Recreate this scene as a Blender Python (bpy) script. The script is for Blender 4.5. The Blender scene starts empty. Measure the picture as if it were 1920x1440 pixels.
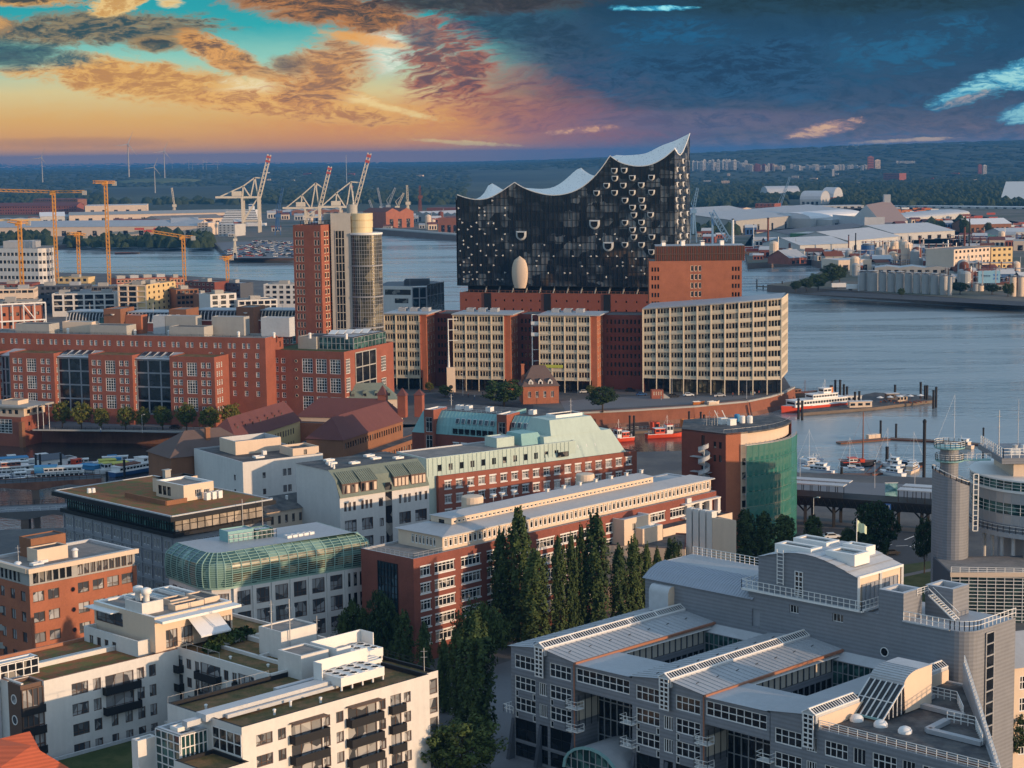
import bpy,math,random
from mathutils import Vector,Matrix
from math import radians,sin,cos,tan,pi,sqrt,atan2,hypot
C=bpy.context.scene.collection
S=bpy.context.scene
rnd=random.Random(7)
# ---------------------------------------------------------------- camera
FP,CH=3500.0,100.0
PIT,ROL=math.atan(429/FP),radians(0.75)
_f=Vector((0,cos(PIT),-sin(PIT)));_r=Vector((1,0,0));_u=Vector((0,sin(PIT),cos(PIT)))
_R=_r*cos(ROL)-_u*sin(ROL);_U=_u*cos(ROL)+_r*sin(ROL)
cam=bpy.data.objects.new('camera',bpy.data.cameras.new('camera'));C.objects.link(cam)
cam.data.sensor_width=36;cam.data.lens=36*FP/1920;cam.data.clip_end=90000;cam.data.clip_start=1
_m=Matrix((_R,_U,-_f)).transposed().to_4x4();_m.translation=(0,0,CH);cam.matrix_world=_m
S.camera=cam
S.render.resolution_x,S.render.resolution_y=1024,768
# ---------------------------------------------------------------- light
SUN_AZ,SUN_EL=radians(120),radians(7.5)
SKY_STRENGTH,SUN_STRENGTH,EXPOSURE=0.14,2.6,0.76
sl=bpy.data.lights.new('sun','SUN');sl.energy=SUN_STRENGTH;sl.angle=radians(0.5);sl.color=(1.0,0.67,0.40)
so=bpy.data.objects.new('sun',sl);C.objects.link(so)
_sd=Vector((sin(SUN_AZ)*cos(SUN_EL),cos(SUN_AZ)*cos(SUN_EL),sin(SUN_EL)))
so.rotation_euler=(-_sd).to_track_quat('-Z','Y').to_euler();so.location=(300,-200,300)
S.view_settings.view_transform='Standard';S.view_settings.look='None'
S.view_settings.exposure=EXPOSURE;S.view_settings.gamma=1.0
S.cycles.max_bounces=6;S.cycles.diffuse_bounces=2;S.cycles.glossy_bounces=3
S.cycles.transmission_bounces=4;S.cycles.transparent_max_bounces=8;S.cycles.volume_bounces=0
S.cycles.sample_clamp_indirect=4.0
S.cycles.use_denoising=True
def lin(c):
 return tuple(((v/255)/12.92 if v/255<=0.04045 else((v/255+0.055)/1.055)**2.4)for v in c)
 # ---------------------------------------------------------------- node expressions
class X:
 """A value in a node tree, with arithmetic."""
 def __init__(s,t,k):s.t,s.k=t,k
 def _op(s,op,a,b=None,c=None):
  n=s.t.nodes.new('ShaderNodeMath');n.operation=op
  for i,v in enumerate((a,b,c)):
   if v is None:continue
   if isinstance(v,X):s.t.links.new(v.k,n.inputs[i])
   else:n.inputs[i].default_value=v
  return X(s.t,n.outputs[0])
 def __add__(s,o):return s._op('ADD',s,o)
 __radd__=__add__
 def __sub__(s,o):return s._op('SUBTRACT',s,o)
 def __rsub__(s,o):return s._op('SUBTRACT',o,s)
 def __mul__(s,o):return s._op('MULTIPLY',s,o)
 __rmul__=__mul__
 def __truediv__(s,o):return s._op('DIVIDE',s,o)
 def sat(s):
  n=s.t.nodes.new('ShaderNodeClamp');s.t.links.new(s.k,n.inputs[0]);return X(s.t,n.outputs[0])
 def step(s,a,b,lo=0.0,hi=1.0):
  n=s.t.nodes.new('ShaderNodeMapRange');n.interpolation_type='SMOOTHSTEP'
  if a>b:a,b,lo,hi=b,a,hi,lo
  s.t.links.new(s.k,n.inputs[0])
  for i,v in enumerate((a,b,lo,hi)):n.inputs[i+1].default_value=v
  return X(s.t,n.outputs[0])
def vec(t,x,y,z=0.0):
 n=t.nodes.new('ShaderNodeCombineXYZ')
 for i,v in enumerate((x,y,z)):
  if isinstance(v,X):t.links.new(v.k,n.inputs[i])
  else:n.inputs[i].default_value=v
 return X(t,n.outputs[0])
def noise(t,v,scale,detail=4,rough=0.55,dist=0.0,col=False):
 n=t.nodes.new('ShaderNodeTexNoise');n.inputs['Scale'].default_value=scale
 n.inputs['Detail'].default_value=detail;n.inputs['Roughness'].default_value=rough;n.inputs['Distortion'].default_value=dist
 if v is not None:t.links.new(v.k,n.inputs['Vector'])
 return X(t,n.outputs[1 if col else 0])
def mixc(t,fac,a,b,mode='MIX'):
 n=t.nodes.new('ShaderNodeMix');n.data_type='RGBA';n.blend_type=mode
 if isinstance(fac,X):t.links.new(fac.k,n.inputs[0])
 else:n.inputs[0].default_value=fac
 for i,v in((6,a),(7,b)):
  if isinstance(v,X):t.links.new(v.k,n.inputs[i])
  else:n.inputs[i].default_value=(*v[:3],1)
 return X(t,n.outputs[2])
def ramp(t,fac,stops):
 n=t.nodes.new('ShaderNodeValToRGB');e=n.color_ramp.elements
 while len(e)<len(stops):e.new(0.5)
 for k,(p,c)in zip(e,stops):k.position=p;k.color=(*c[:3],1)
 t.links.new(fac.k,n.inputs[0]);return X(t,n.outputs[0])
 # ---------------------------------------------------------------- world: physical sky with a band of sunset cloud low ahead
W=bpy.data.worlds.new('World');S.world=W;W.use_nodes=True
t=W.node_tree;t.nodes.clear()
out=t.nodes.new('ShaderNodeOutputWorld')
skt=t.nodes.new('ShaderNodeTexSky');skt.sky_type='NISHITA';skt.sun_disc=False
skt.sun_elevation=SUN_EL;skt.sun_rotation=SUN_AZ;skt.altitude=100;skt.air_density=1.0;skt.dust_density=1.0;skt.ozone_density=3.0
bg1=t.nodes.new('ShaderNodeBackground');bg1.inputs[1].default_value=SKY_STRENGTH;t.links.new(skt.outputs[0],bg1.inputs[0])
bg2=t.nodes.new('ShaderNodeBackground');bg2.inputs[1].default_value=1.0/2**EXPOSURE
tc=t.nodes.new('ShaderNodeTexCoord');sp=t.nodes.new('ShaderNodeSeparateXYZ');t.links.new(tc.outputs['Generated'],sp.inputs[0])
dx,dy,dz=(X(t,sp.outputs[i])for i in range(3))
az=dx._op('ARCTAN2',dx,dy)*57.2958
el=dz._op('ARCSINE',dz)*57.2958
def sky_deg(px,py):return(px-960)/61.1,(291-(px-960)*0.0131-py)/61.1
w1=noise(t,vec(t,az*0.3,el*0.9,3.1),1.0,4,0.6)
w2=noise(t,vec(t,az*0.3,el*0.9,9.7),1.0,4,0.6)
ua=az+(w1-0.5)*2.6;ve=el+(w2-0.5)*1.1
n1=noise(t,vec(t,ua*0.55,ve*1.7,0.0),1.0,9,0.66)
n2=noise(t,vec(t,ua*1.5,ve*4.4,5.0),1.0,9,0.70)
n3=noise(t,vec(t,ua*3.6,ve*9.5,1.0),1.0,6,0.70)
nm=n1*0.5+n2*0.42+n3*0.22-0.07
st_=noise(t,vec(t,ua*0.7+ve*1.6,ve*5.0-ua*1.5,2.0),1.0,8,0.62,0.5)
lf=(az+(w2-0.5)*4).step(-3.6,2.6)
cl=ramp(t,((el+(n1-0.5)*0.5)/6).sat(),[(0.0,lin((244,168,78))),(0.07,lin((242,168,76))),(0.20,lin((236,182,98))),(0.33,lin((226,206,146))),(0.5,lin((150,208,190))),(0.66,lin((52,172,176))),(1.0,lin((24,138,160)))])
cr=ramp(t,((el+(n1-0.5)*1.6)/6).sat(),[(0.0,lin((142,116,116))),(0.12,lin((100,98,114))),(0.25,lin((62,84,110))),(0.5,lin((40,78,108))),(0.75,lin((38,68,88))),(1.0,lin((36,58,68)))])
cr=mixc(t,n2.step(0.40,0.66)*0.55,cr,lin((30,62,88)));cr=mixc(t,n1.step(0.52,0.70)*0.45,cr,lin((42,112,156)))
col=mixc(t,lf,cl,cr)
def blob(px,py,rx,ry,c,amp=1.0,rot=0.0,soft=0.5,edge=None,nn=None,k=1.0,tone=0.5):
 """A bank of cloud or a clear hole: a torn ellipse whose colour runs from its lit edge to its core."""
 global col
 cx,cy=sky_deg(px,py);a=az-cx;e=el-cy
 cr_,sr_=cos(radians(rot)),sin(radians(rot))
 p=(a*cr_+e*sr_)/(rx/61.1);q=(e*cr_-a*sr_)/(ry/61.1);r2=p*p+q*q
 d=1.0-r2+((nn or nm)-0.5)*(amp*6.5)
 m=d.step(-soft*0.6,soft*1.35)*(1.9-r2*0.55).sat()*k
 cc=lin(c)if edge is None else mixc(t,((d*0.5+(n2-0.5)*(2.6*tone)+(n3-0.5)*tone)).step(0.05,0.75),lin(edge),lin(c))
 col=mixc(t,m,col,cc)
blob(830,250,360,60,(238,158,66),0.5,0,1.4,(226,132,64),None,0.9)
blob(970,200,200,70,(150,94,90),0.6,-16,1.4,(212,128,84),st_,0.8)
blob(1080,160,150,70,(66,74,100),0.7,-20,1.2,(110,92,108),st_,0.45)
blob(1130,240,200,40,(150,98,108),0.6,-4,1.2,(112,90,122),None,0.7)
blob(300,158,265,42,(196,138,78),0.75,-9,0.5,(238,180,96),None,0.97,0.8)
blob(490,168,80,26,(250,232,186),1.0,5,0.9,(242,206,136),None,0.9)
blob(600,205,250,26,(190,128,74),0.8,-5,0.5,(244,184,98),None,0.92,0.9)
blob(640,178,120,16,(252,222,160),1.2,-14,0.5,(240,190,110),None,0.9)
blob(170,268,190,10,(196,140,96),0.5,0,0.8,None,None,0.6)
blob(200,66,250,34,(56,78,84),0.75,2,0.45,(150,132,100),None,0.98,0.7)
blob(60,112,150,26,(46,88,102),0.7,-4,0.5,(84,120,118),None,0.95)
blob(320,92,70,16,(62,74,76),0.7,4,0.45,(170,140,96),None,0.95)
blob(70,12,150,18,(74,68,62),0.8,0,0.45,(218,164,92),None,0.95,0.9)
blob(35,60,34,18,(228,172,100),0.8,0,0.5,(160,130,96),None,0.9)
blob(258,18,56,20,(212,160,90),0.9,14,0.4,(246,206,134),None,0.95,0.8)
blob(345,14,30,14,(232,186,112),0.9,0,0.5,(246,214,150),None,0.9)
blob(430,106,80,28,(120,90,72),0.7,-24,0.45,(230,164,88),None,0.97,0.8)
blob(500,140,90,12,(150,108,76),0.7,-12,0.5,(226,164,92),None,0.85)
blob(735,92,62,54,(240,244,224),0.8,24,0.9,(206,216,196),None,0.97)
blob(620,145,110,64,(150,106,80),0.75,28,0.6,(222,154,84),None,0.95,0.8)
blob(560,128,46,22,(108,96,90),0.7,0,0.5,(170,130,92),None,0.85)
blob(640,26,205,38,(80,70,66),0.65,-7,0.45,(190,126,72),None,0.98,0.6)
blob(700,80,95,11,(240,172,90),0.6,-10,0.7,None,None,0.8)
blob(745,206,80,7,(252,218,146),1.3,-14,0.7,None,None,0.9)
blob(880,268,95,4,(254,218,132),1.3,-4,0.8,None,None,0.8)
blob(850,120,95,80,(100,74,82),0.75,-38,0.6,(172,100,80),st_,0.92,0.8)
blob(800,70,40,30,(86,92,104),0.9,-20,0.5,(140,112,104),None,0.8)
blob(1010,60,190,62,(42,66,86),0.6,-16,0.8,(56,84,108),None,0.9)
blob(900,10,260,26,(52,54,58),0.6,0,0.6,(76,70,70),None,0.95)
blob(1400,130,300,60,(36,62,88),0.75,0,0.7,(46,88,122),None,0.85,0.8)
blob(1260,70,150,40,(36,100,140),0.8,0,1.2,(42,78,106),None,0.75,0.8)
blob(1690,100,180,52,(42,106,144),0.9,8,1.1,(46,80,106),None,0.75,0.9)
blob(1600,12,430,30,(34,54,62),0.6,0,0.8,(40,68,82),None,0.92)
blob(1236,23,62,5,(160,240,246),1.2,0,0.6,(50,160,200),None,0.97)
blob(1165,22,22,6,(110,214,232),1.2,0,0.8,(50,150,190),None,0.9)
blob(1850,160,110,26,(168,226,226),1.1,18,0.5,(70,160,196),None,0.97)
blob(1900,214,50,18,(150,214,224),1.2,10,0.6,(70,150,186),None,0.9)
blob(1810,186,60,9,(176,160,160),1.3,16,0.6,(90,118,140),None,0.9)
blob(1310,228,260,22,(84,88,116),0.7,0,0.8,(122,108,128),None,0.7)
blob(1540,244,70,12,(240,190,142),1.2,10,0.7,(176,136,130),None,0.97)
blob(1100,244,70,7,(236,178,128),1.3,4,0.7,(180,128,118),None,0.9)
blob(1690,264,90,4,(240,200,154),1.3,2,0.7,None,None,0.9)
t.links.new(col.k,bg2.inputs[0])
mx=t.nodes.new('ShaderNodeMixShader')
low=el.step(5.4,9.0,1.0,0.0)*az._op('ABSOLUTE',az).step(40,75,1.0,0.0)
bg3=t.nodes.new('ShaderNodeBackground');bg3.inputs[0].default_value=(0.32,0.42,0.50,1);bg3.inputs[1].default_value=1.15
mu=t.nodes.new('ShaderNodeMixShader');th=noise(t,vec(t,dx*2.2,dy*2.2,dz*4.0),1.0,5,0.6).step(0.3,0.7,0.15,0.75)*el.step(0.0,8.0);t.links.new(th.k,mu.inputs[0]);t.links.new(bg1.outputs[0],mu.inputs[1]);t.links.new(bg3.outputs[0],mu.inputs[2])
t.links.new(low.k,mx.inputs[0]);t.links.new(mu.outputs[0],mx.inputs[1]);t.links.new(bg2.outputs[0],mx.inputs[2])
t.links.new(mx.outputs[0],out.inputs[0])
# ---------------------------------------------------------------- picking points in the photo's frame
def ray(px,py):return _f*FP+_R*(px-960)-_U*(py-720)
def P(px,py,z=6.0):
 d=ray(px,py);k=(z-CH)/d.z;return Vector((d.x*k,d.y*k,z))
def PY(px,py,Y):
 d=ray(px,py);k=Y/d.y;return Vector((d.x*k,Y,CH+d.z*k))
def ZY(px,py,Y):return PY(px,py,Y).z
def proj(q):
 v=Vector(q)-Vector((0,0,CH));a=v.dot(_f);return 960+FP*v.dot(_R)/a,720-FP*v.dot(_U)/a
class Fr:
 """A local grid: s along e, t along n (to the left of e, away from the street front)."""
 def __init__(s,o,e):
  s.o=Vector((o[0],o[1]));s.e=Vector((e[0],e[1])).normalized();s.n=Vector((-s.e.y,s.e.x));s.E,s.N=s.e.to_3d(),s.n.to_3d()
 def w(s,a,b,z=None):
  q=s.o+s.e*a+s.n*b
  return q if z is None else Vector((q.x,q.y,z))
 def st(s,q):
  d=Vector((q[0],q[1]))-s.o;return d.dot(s.e),d.dot(s.n)
 def at(s,px,py,z):return s.st(P(px,py,z))
 def sx(s,px,z,t=0.0):return s._bis(lambda a:proj(s.w(a,t,z))[0]-px)
 def tx(s,px,z,a=0.0):return s._bis(lambda b:proj(s.w(a,b,z))[0]-px)
 def _bis(s,g,lo=-60.0,hi=160.0):
  a=g(lo)
  for _ in range(40):
   m=(lo+hi)/2
   if(g(m)>0)==(a>0):lo=m
   else:hi=m
  return(lo+hi)/2
 def rect(s,s0,s1,t0,t1):return[s.w(s0,t0),s.w(s1,t0),s.w(s1,t1),s.w(s0,t1)]
 # ---------------------------------------------------------------- materials
MAT={}
def mat(name,c,rough=0.8,var=0.14,scale=0.35,fine=2.5,metal=0.0,bump=0.0,c2=None,streak=0.0,spec=0.3,rand=0.0,rows=None,seam=None):
 m=bpy.data.materials.new(name);m.use_nodes=True;t=m.node_tree;b=t.nodes['Principled BSDF']
 g=t.nodes.new('ShaderNodeNewGeometry');pos=X(t,g.outputs['Position'])
 a=noise(t,pos,scale,4,0.6);f=noise(t,pos,fine,3,0.6)
 k=(a-0.5)*(2.2*var)+(f-0.5)*(1.6*var)+1.0
 if streak:
  mp=t.nodes.new('ShaderNodeMapping');mp.inputs['Scale'].default_value=(1.1,1.1,0.07);t.links.new(pos.k,mp.inputs[0])
  k=k+(noise(t,X(t,mp.outputs[0]),1.0,3,0.6)-0.5)*(2.0*streak)
 if rows:
  s3=t.nodes.new('ShaderNodeSeparateXYZ');t.links.new(pos.k,s3.inputs[0]);zz=X(t,s3.outputs[2])
  k=k+zz._op('SINE',zz*(2*pi/rows[0]))*rows[1]
 if rand:
  oi=t.nodes.new('ShaderNodeObjectInfo');k=k+(X(t,oi.outputs['Random'])-0.5)*(2*rand)
 base=c if c2 is None else mixc(t,a.step(0.38,0.62),c,c2)
 rgb=mixc(t,1.0,base,vec(t,k,k,k),'MULTIPLY')
 t.links.new(rgb.k,b.inputs['Base Color'])
 b.inputs['Roughness'].default_value=rough;b.inputs['Metallic'].default_value=metal
 b.inputs['Specular IOR Level'].default_value=spec
 if bump:
  bn=t.nodes.new('ShaderNodeBump');bn.inputs['Strength'].default_value=bump;bn.inputs['Distance'].default_value=0.3
  t.links.new(f.k,bn.inputs['Height']);t.links.new(bn.outputs[0],b.inputs['Normal'])
 MAT[name]=m;return m
def glassmat(name,dark,light,share=0.3,rough=0.12,cell=0.55,tint=0.5):
 """Window glass: dark room or pale blind behind, by pane."""
 m=bpy.data.materials.new(name);m.use_nodes=True;t=m.node_tree;b=t.nodes['Principled BSDF']
 g=t.nodes.new('ShaderNodeNewGeometry');v=t.nodes.new('ShaderNodeTexVoronoi');v.inputs['Scale'].default_value=cell
 t.links.new(g.outputs['Position'],v.inputs['Vector'])
 s3=t.nodes.new('ShaderNodeSeparateColor');t.links.new(v.outputs['Color'],s3.inputs[0])
 r1,r2=X(t,s3.outputs[0]),X(t,s3.outputs[1])
 k=r1.step(1-share-0.08,1-share+0.08)*(r2*0.8+0.2)
 t.links.new(mixc(t,k,dark,light).k,b.inputs['Base Color'])
 b.inputs['Roughness'].default_value=rough;b.inputs['Specular IOR Level'].default_value=tint
 MAT[name]=m;return m
mat('white_plaster',(0.63,0.605,0.575),0.85,0.10,0.2,1.5,streak=0.09)
mat('cream_plaster',(0.66,0.52,0.40),0.85,0.06,0.2,1.5,streak=0.07)
mat('yellow_plaster',(0.62,0.45,0.22),0.85,0.06,0.2,1.5)
mat('concrete',(0.36,0.35,0.33),0.85,0.12,0.3,2.0,streak=0.08)
mat('dark_concrete',(0.13,0.13,0.135),0.85,0.15,0.3,2.0,streak=0.08)
mat('brick_maroon',(0.22,0.072,0.052),0.85,0.27,0.25,3.0,streak=0.06)
mat('brick_red',(0.265,0.088,0.058),0.85,0.27,0.25,3.0,streak=0.06)
mat('brick_orange',(0.35,0.125,0.068),0.85,0.27,0.25,3.0,streak=0.05)
mat('brick_dark',(0.20,0.060,0.042),0.85,0.27,0.25,3.0,streak=0.08)
mat('brick_brown',(0.24,0.11,0.06),0.85,0.2,0.25,3.0,streak=0.08)
mat('brick_wet',(0.15,0.07,0.05),0.85,0.3,0.12,1.5,streak=0.25,c2=(0.20,0.10,0.07))
mat('warehouse_brick',(0.30,0.09,0.055),0.85,0.12,0.25,3.0,streak=0.05)
mat('beige_lattice',(0.60,0.51,0.385),0.6,0.07,0.2,2.0,streak=0.03)
mat('grey_panel',(0.20,0.21,0.235),0.55,0.14,0.3,1.4,rows=(0.6,0.10),streak=0.03)
mat('grey_stone',(0.27,0.28,0.31),0.75,0.1,0.3,2.0,streak=0.06)
mat('slate_panel',(0.075,0.085,0.105),0.6,0.15,0.3,1.5,streak=0.1)
mat('zinc',(0.36,0.375,0.40),0.5,0.16,0.12,1.2,streak=0.0)
mat('zinc_light',(0.48,0.49,0.51),0.5,0.14,0.15,1.2)
mat('steel',(0.42,0.43,0.45),0.4,0.08,0.5,2.0,metal=0.4)
mat('white_metal',(0.74,0.73,0.71),0.5,0.05,0.5,2.0)
mat('white_frame',(0.72,0.71,0.70),0.5,0.04)
mat('brown_frame',(0.12,0.07,0.05),0.6,0.1)
mat('dark_metal',(0.022,0.023,0.026),0.6,0.15,0.4,2.0,spec=0.15)
mat('copper_rail',(0.34,0.15,0.09),0.6,0.15)
mat('bitumen',(0.065,0.066,0.072),0.85,0.3,0.35,1.5,c2=(0.115,0.11,0.108))
mat('gravel',(0.28,0.25,0.23),0.95,0.25,0.35,4.0,c2=(0.19,0.175,0.165))
mat('sedum',(0.12,0.10,0.035),0.95,0.6,0.45,3.5,c2=(0.20,0.11,0.05))
mat('sedum_red',(0.30,0.11,0.045),0.95,0.5,0.45,3.0,c2=(0.13,0.11,0.03))
mat('lawn',(0.045,0.07,0.02),0.95,0.4,0.2,3.0,c2=(0.07,0.08,0.03))
mat('copper_green',(0.22,0.40,0.40),0.6,0.12,0.2,2.0,streak=0.08)
mat('copper_pale',(0.42,0.52,0.475),0.6,0.10,0.2,2.0,streak=0.1)
mat('copper_dull',(0.17,0.20,0.165),0.7,0.2,0.3,2.0,streak=0.15)
mat('tile_red',(0.145,0.055,0.05),0.85,0.15,0.3,3.0)
mat('tile_orange',(0.52,0.115,0.05),0.8,0.12,0.3,3.0,rows=(0.35,0.12))
mat('tile_brown',(0.13,0.09,0.08),0.85,0.18,0.3,3.0)
mat('asphalt',(0.055,0.06,0.07),0.9,0.15,0.1,1.0)
mat('paving',(0.16,0.165,0.18),0.9,0.12,0.1,1.5)
mat('paint_white',(0.7,0.7,0.7),0.7,0.1)
mat('pier_wood',(0.17,0.13,0.10),0.9,0.25,0.3,2.5)
mat('pile_black',(0.018,0.018,0.02),0.7,0.2)
mat('rust',(0.17,0.055,0.03),0.8,0.3,0.6,3.0)
mat('crane_yellow',(0.60,0.28,0.05),0.6,0.1)
mat('crane_white',(0.64,0.56,0.44),0.6,0.08)
mat('crane_blue',(0.05,0.12,0.26),0.6,0.1)
mat('crane_pale_blue',(0.16,0.28,0.42),0.6,0.1)
mat('boat_white',(0.72,0.72,0.72),0.35,0.05)
mat('boat_blue',(0.03,0.09,0.22),0.4,0.1)
mat('boat_red',(0.62,0.07,0.03),0.45,0.1)
mat('boat_black',(0.02,0.022,0.028),0.45,0.1)
mat('tarp_blue',(0.05,0.22,0.42),0.7,0.12)
mat('tarp_yellow',(0.50,0.48,0.10),0.7,0.12)
mat('awning_white',(0.70,0.70,0.72),0.8,0.04)
mat('wood_hull',(0.20,0.08,0.045),0.6,0.2)
mat('banner_lime',(0.48,0.50,0.08),0.8,0.08)
mat('bark',(0.07,0.05,0.035),0.95,0.3)
mat('silo',(0.36,0.355,0.35),0.6,0.1,0.3,1.5,streak=0.15)
mat('tent_white',(0.68,0.67,0.65),0.7,0.06)
glassmat('glass',(0.012,0.015,0.02),(0.30,0.28,0.25),0.22)
glassmat('glass_curtain',(0.06,0.065,0.075),(0.45,0.45,0.45),0.55);glassmat('glass_pale',(0.28,0.25,0.22),(0.52,0.46,0.40),0.6)
glassmat('glass_blue',(0.012,0.03,0.045),(0.10,0.16,0.20),0.25)
glassmat('glass_teal',(0.015,0.05,0.05),(0.09,0.20,0.18),0.4)
glassmat('glass_office',(0.012,0.014,0.018),(0.34,0.30,0.24),0.28)
glassmat('glass_black',(0.006,0.008,0.012),(0.03,0.035,0.045),0.3)
glassmat('glass_warm',(0.06,0.055,0.035),(0.34,0.30,0.20),0.45)
for k_,c_ in(('box_red',(0.42,0.07,0.04)),('box_orange',(0.55,0.18,0.04)),('box_blue',(0.04,0.11,0.26)),('box_teal',(0.05,0.20,0.22)),('box_grey',(0.42,0.42,0.42)),('box_brown',(0.22,0.07,0.05)),('box_green',(0.08,0.20,0.09)),('box_white',(0.66,0.66,0.66)),('car_black',(0.02,0.02,0.023)),('car_silver',(0.4,0.41,0.42))):
 mat(k_,c_,0.55,0.08)
def leafmat(name,a,b):
 m=bpy.data.materials.new(name);m.use_nodes=True;t=m.node_tree;p=t.nodes['Principled BSDF']
 g=t.nodes.new('ShaderNodeNewGeometry');oi=t.nodes.new('ShaderNodeObjectInfo')
 n=noise(t,X(t,g.outputs['Position']),0.9,3,0.6)
 k=(n.step(0.3,0.7)*0.8+(X(t,oi.outputs['Random'])-0.5)*0.5).sat()
 t.links.new(mixc(t,k,a,b).k,p.inputs['Base Color']);p.inputs['Roughness'].default_value=0.8;p.inputs['Specular IOR Level'].default_value=0.15
 MAT[name]=m
leafmat('leaf_poplar',(0.035,0.06,0.024),(0.085,0.115,0.034))
leafmat('leaf_dark',(0.022,0.044,0.019),(0.055,0.08,0.028))
leafmat('leaf_street',(0.055,0.085,0.02),(0.17,0.15,0.03))
leafmat('leaf_green',(0.03,0.06,0.018),(0.075,0.10,0.03))
# ---------------------------------------------------------------- mesh building
class MB:
 def __init__(s):s.v,s.f,s.m=[],[],[]
 def poly(s,pts,m=0):
  i=len(s.v);s.v+=[tuple(q)for q in pts];s.f.append(tuple(range(i,i+len(pts))));s.m.append(m);return s
 def obox(s,o,a,b,c,m=0):
  """Box from corner o with edge vectors a, b, c (right-handed)."""
  o,a,b,c=(Vector(q)for q in(o,a,b,c))
  p=[o,o+a,o+a+b,o+b];q=[k+c for k in p]
  i=len(s.v);s.v+=[tuple(k)for k in p+q]
  fl=[(3,2,1,0),(4,5,6,7),(0,1,5,4),(1,2,6,5),(2,3,7,6),(3,0,4,7)]
  s.f+=[tuple(i+k for k in g)for g in fl];s.m+=[m]*6;return s
 def box(s,c,sx,sy,z0,z1,rot=0.0,m=0):
  """Upright box centred at c (xy), turned by rot."""
  ca,sa=cos(rot),sin(rot);a=Vector((ca,sa,0))*sx;b=Vector((-sa,ca,0))*sy
  o=Vector((c[0],c[1],z0))-a/2-b/2
  return s.obox(o,a,b,(0,0,z1-z0),m)
 def prism(s,pts,z0,z1,m=0,top=None,bottom=True,cap=True):
  n=len(pts)
  for k in range(n):
   a,b=pts[k],pts[(k+1)%n]
   s.poly([(a[0],a[1],z0),(b[0],b[1],z0),(b[0],b[1],z1),(a[0],a[1],z1)],m)
  if cap:s.poly([(a[0],a[1],z1)for a in pts],m if top is None else top)
  if bottom:s.poly([(a[0],a[1],z0)for a in reversed(pts)],m)
  return s
 def bar(s,a,b,w,h=None,m=0):
  """Square beam between two points."""
  a,b=Vector(a),Vector(b);d=(b-a)
  if d.length<1e-6:return s
  d.normalize();up=Vector((0,0,1))if abs(d.z)<0.95 else Vector((1,0,0))
  x=d.cross(up).normalized();y=x.cross(d);h=h or w
  return s.obox(a-x*w/2-y*h/2,x*w,y*h,b-a,m)
 def tube(s,a,b,r0,r1=None,n=8,m=0,cap=True):
  a,b=Vector(a),Vector(b);r1=r0 if r1 is None else r1;d=(b-a).normalized()
  up=Vector((0,0,1))if abs(d.z)<0.95 else Vector((1,0,0));x=d.cross(up).normalized();y=x.cross(d)
  i=len(s.v)
  for c,r in((a,r0),(b,r1)):
   for k in range(n):
    q=c+(x*cos(2*pi*k/n)+y*sin(2*pi*k/n))*r;s.v.append(tuple(q))
  for k in range(n):
   l=(k+1)%n;s.f.append((i+k,i+n+k,i+n+l,i+l));s.m.append(m)
  if cap:
   s.f.append(tuple(i+k for k in range(n)));s.f.append(tuple(i+n+k for k in reversed(range(n))));s.m+=[m,m]
  return s
 def lathe(s,c,prof,n=16,m=0):
  """Surface of revolution about the upright axis at c: prof = [(r, z)...] upward."""
  i=len(s.v)
  for r,z in prof:
   for k in range(n):s.v.append((c[0]+r*cos(2*pi*k/n),c[1]+r*sin(2*pi*k/n),z))
  for j in range(len(prof)-1):
   for k in range(n):
    l=(k+1)%n;s.f.append((i+j*n+k,i+j*n+l,i+(j+1)*n+l,i+(j+1)*n+k));s.m.append(m)
  s.f.append(tuple(i+(len(prof)-1)*n+k for k in range(n)));s.m.append(m)
  return s
 def data(s,name,mats):
  me=bpy.data.meshes.new(name);me.from_pydata(s.v,[],s.f);me.polygons.foreach_set('material_index',s.m)
  for k in mats:me.materials.append(MAT[k]if isinstance(k,str)else k)
  me.update();return me
 def build(s,name,mats,parent=None,smooth=False):
  if isinstance(mats,str):mats=[mats]
  if parent is not None:
   o=parent.matrix_world.translation if parent.get('_o')is None else Vector(parent['_o'])
   s.v=[(a-o.x,b-o.y,c-o.z)for a,b,c in s.v]
  me=s.data(name,mats)
  if smooth:me.polygons.foreach_set('use_smooth',[True]*len(me.polygons))
  ob=bpy.data.objects.new(name,me);C.objects.link(ob)
  if parent is not None:ob.parent=parent;ob['_o']=tuple(o)
  return ob
def tag(o,label=None,cat=None,group=None,kind=None):
 if label:o['label']=label
 if cat:o['category']=cat
 if group:o['group']=group
 if kind:o['kind']=kind
 return o
def empty(name,loc,label=None,cat=None,group=None):
 o=bpy.data.objects.new(name,None);C.objects.link(o);o.location=loc;o['_o']=tuple(loc);o.empty_display_size=1
 return tag(o,label,cat,group)
def kids(o):return[c for c in o.children]
def dup(o,loc,rz=0.0,sc=1.0,label=None,group=None):
 """A copy of a thing, its parts and their sub-parts; meshes are shared."""
 def cp(k,parent):
  c=k.copy();C.objects.link(c)
  if parent is not None:c.parent=parent
  for ch in kids(k):cp(ch,c)
  return c
 r=cp(o,None);r.location=loc;r.rotation_euler=(0,0,rz);r.scale=(sc,sc,sc)if not isinstance(sc,tuple)else sc
 r['_o']=tuple(loc)
 return tag(r,label,None,group)
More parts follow.
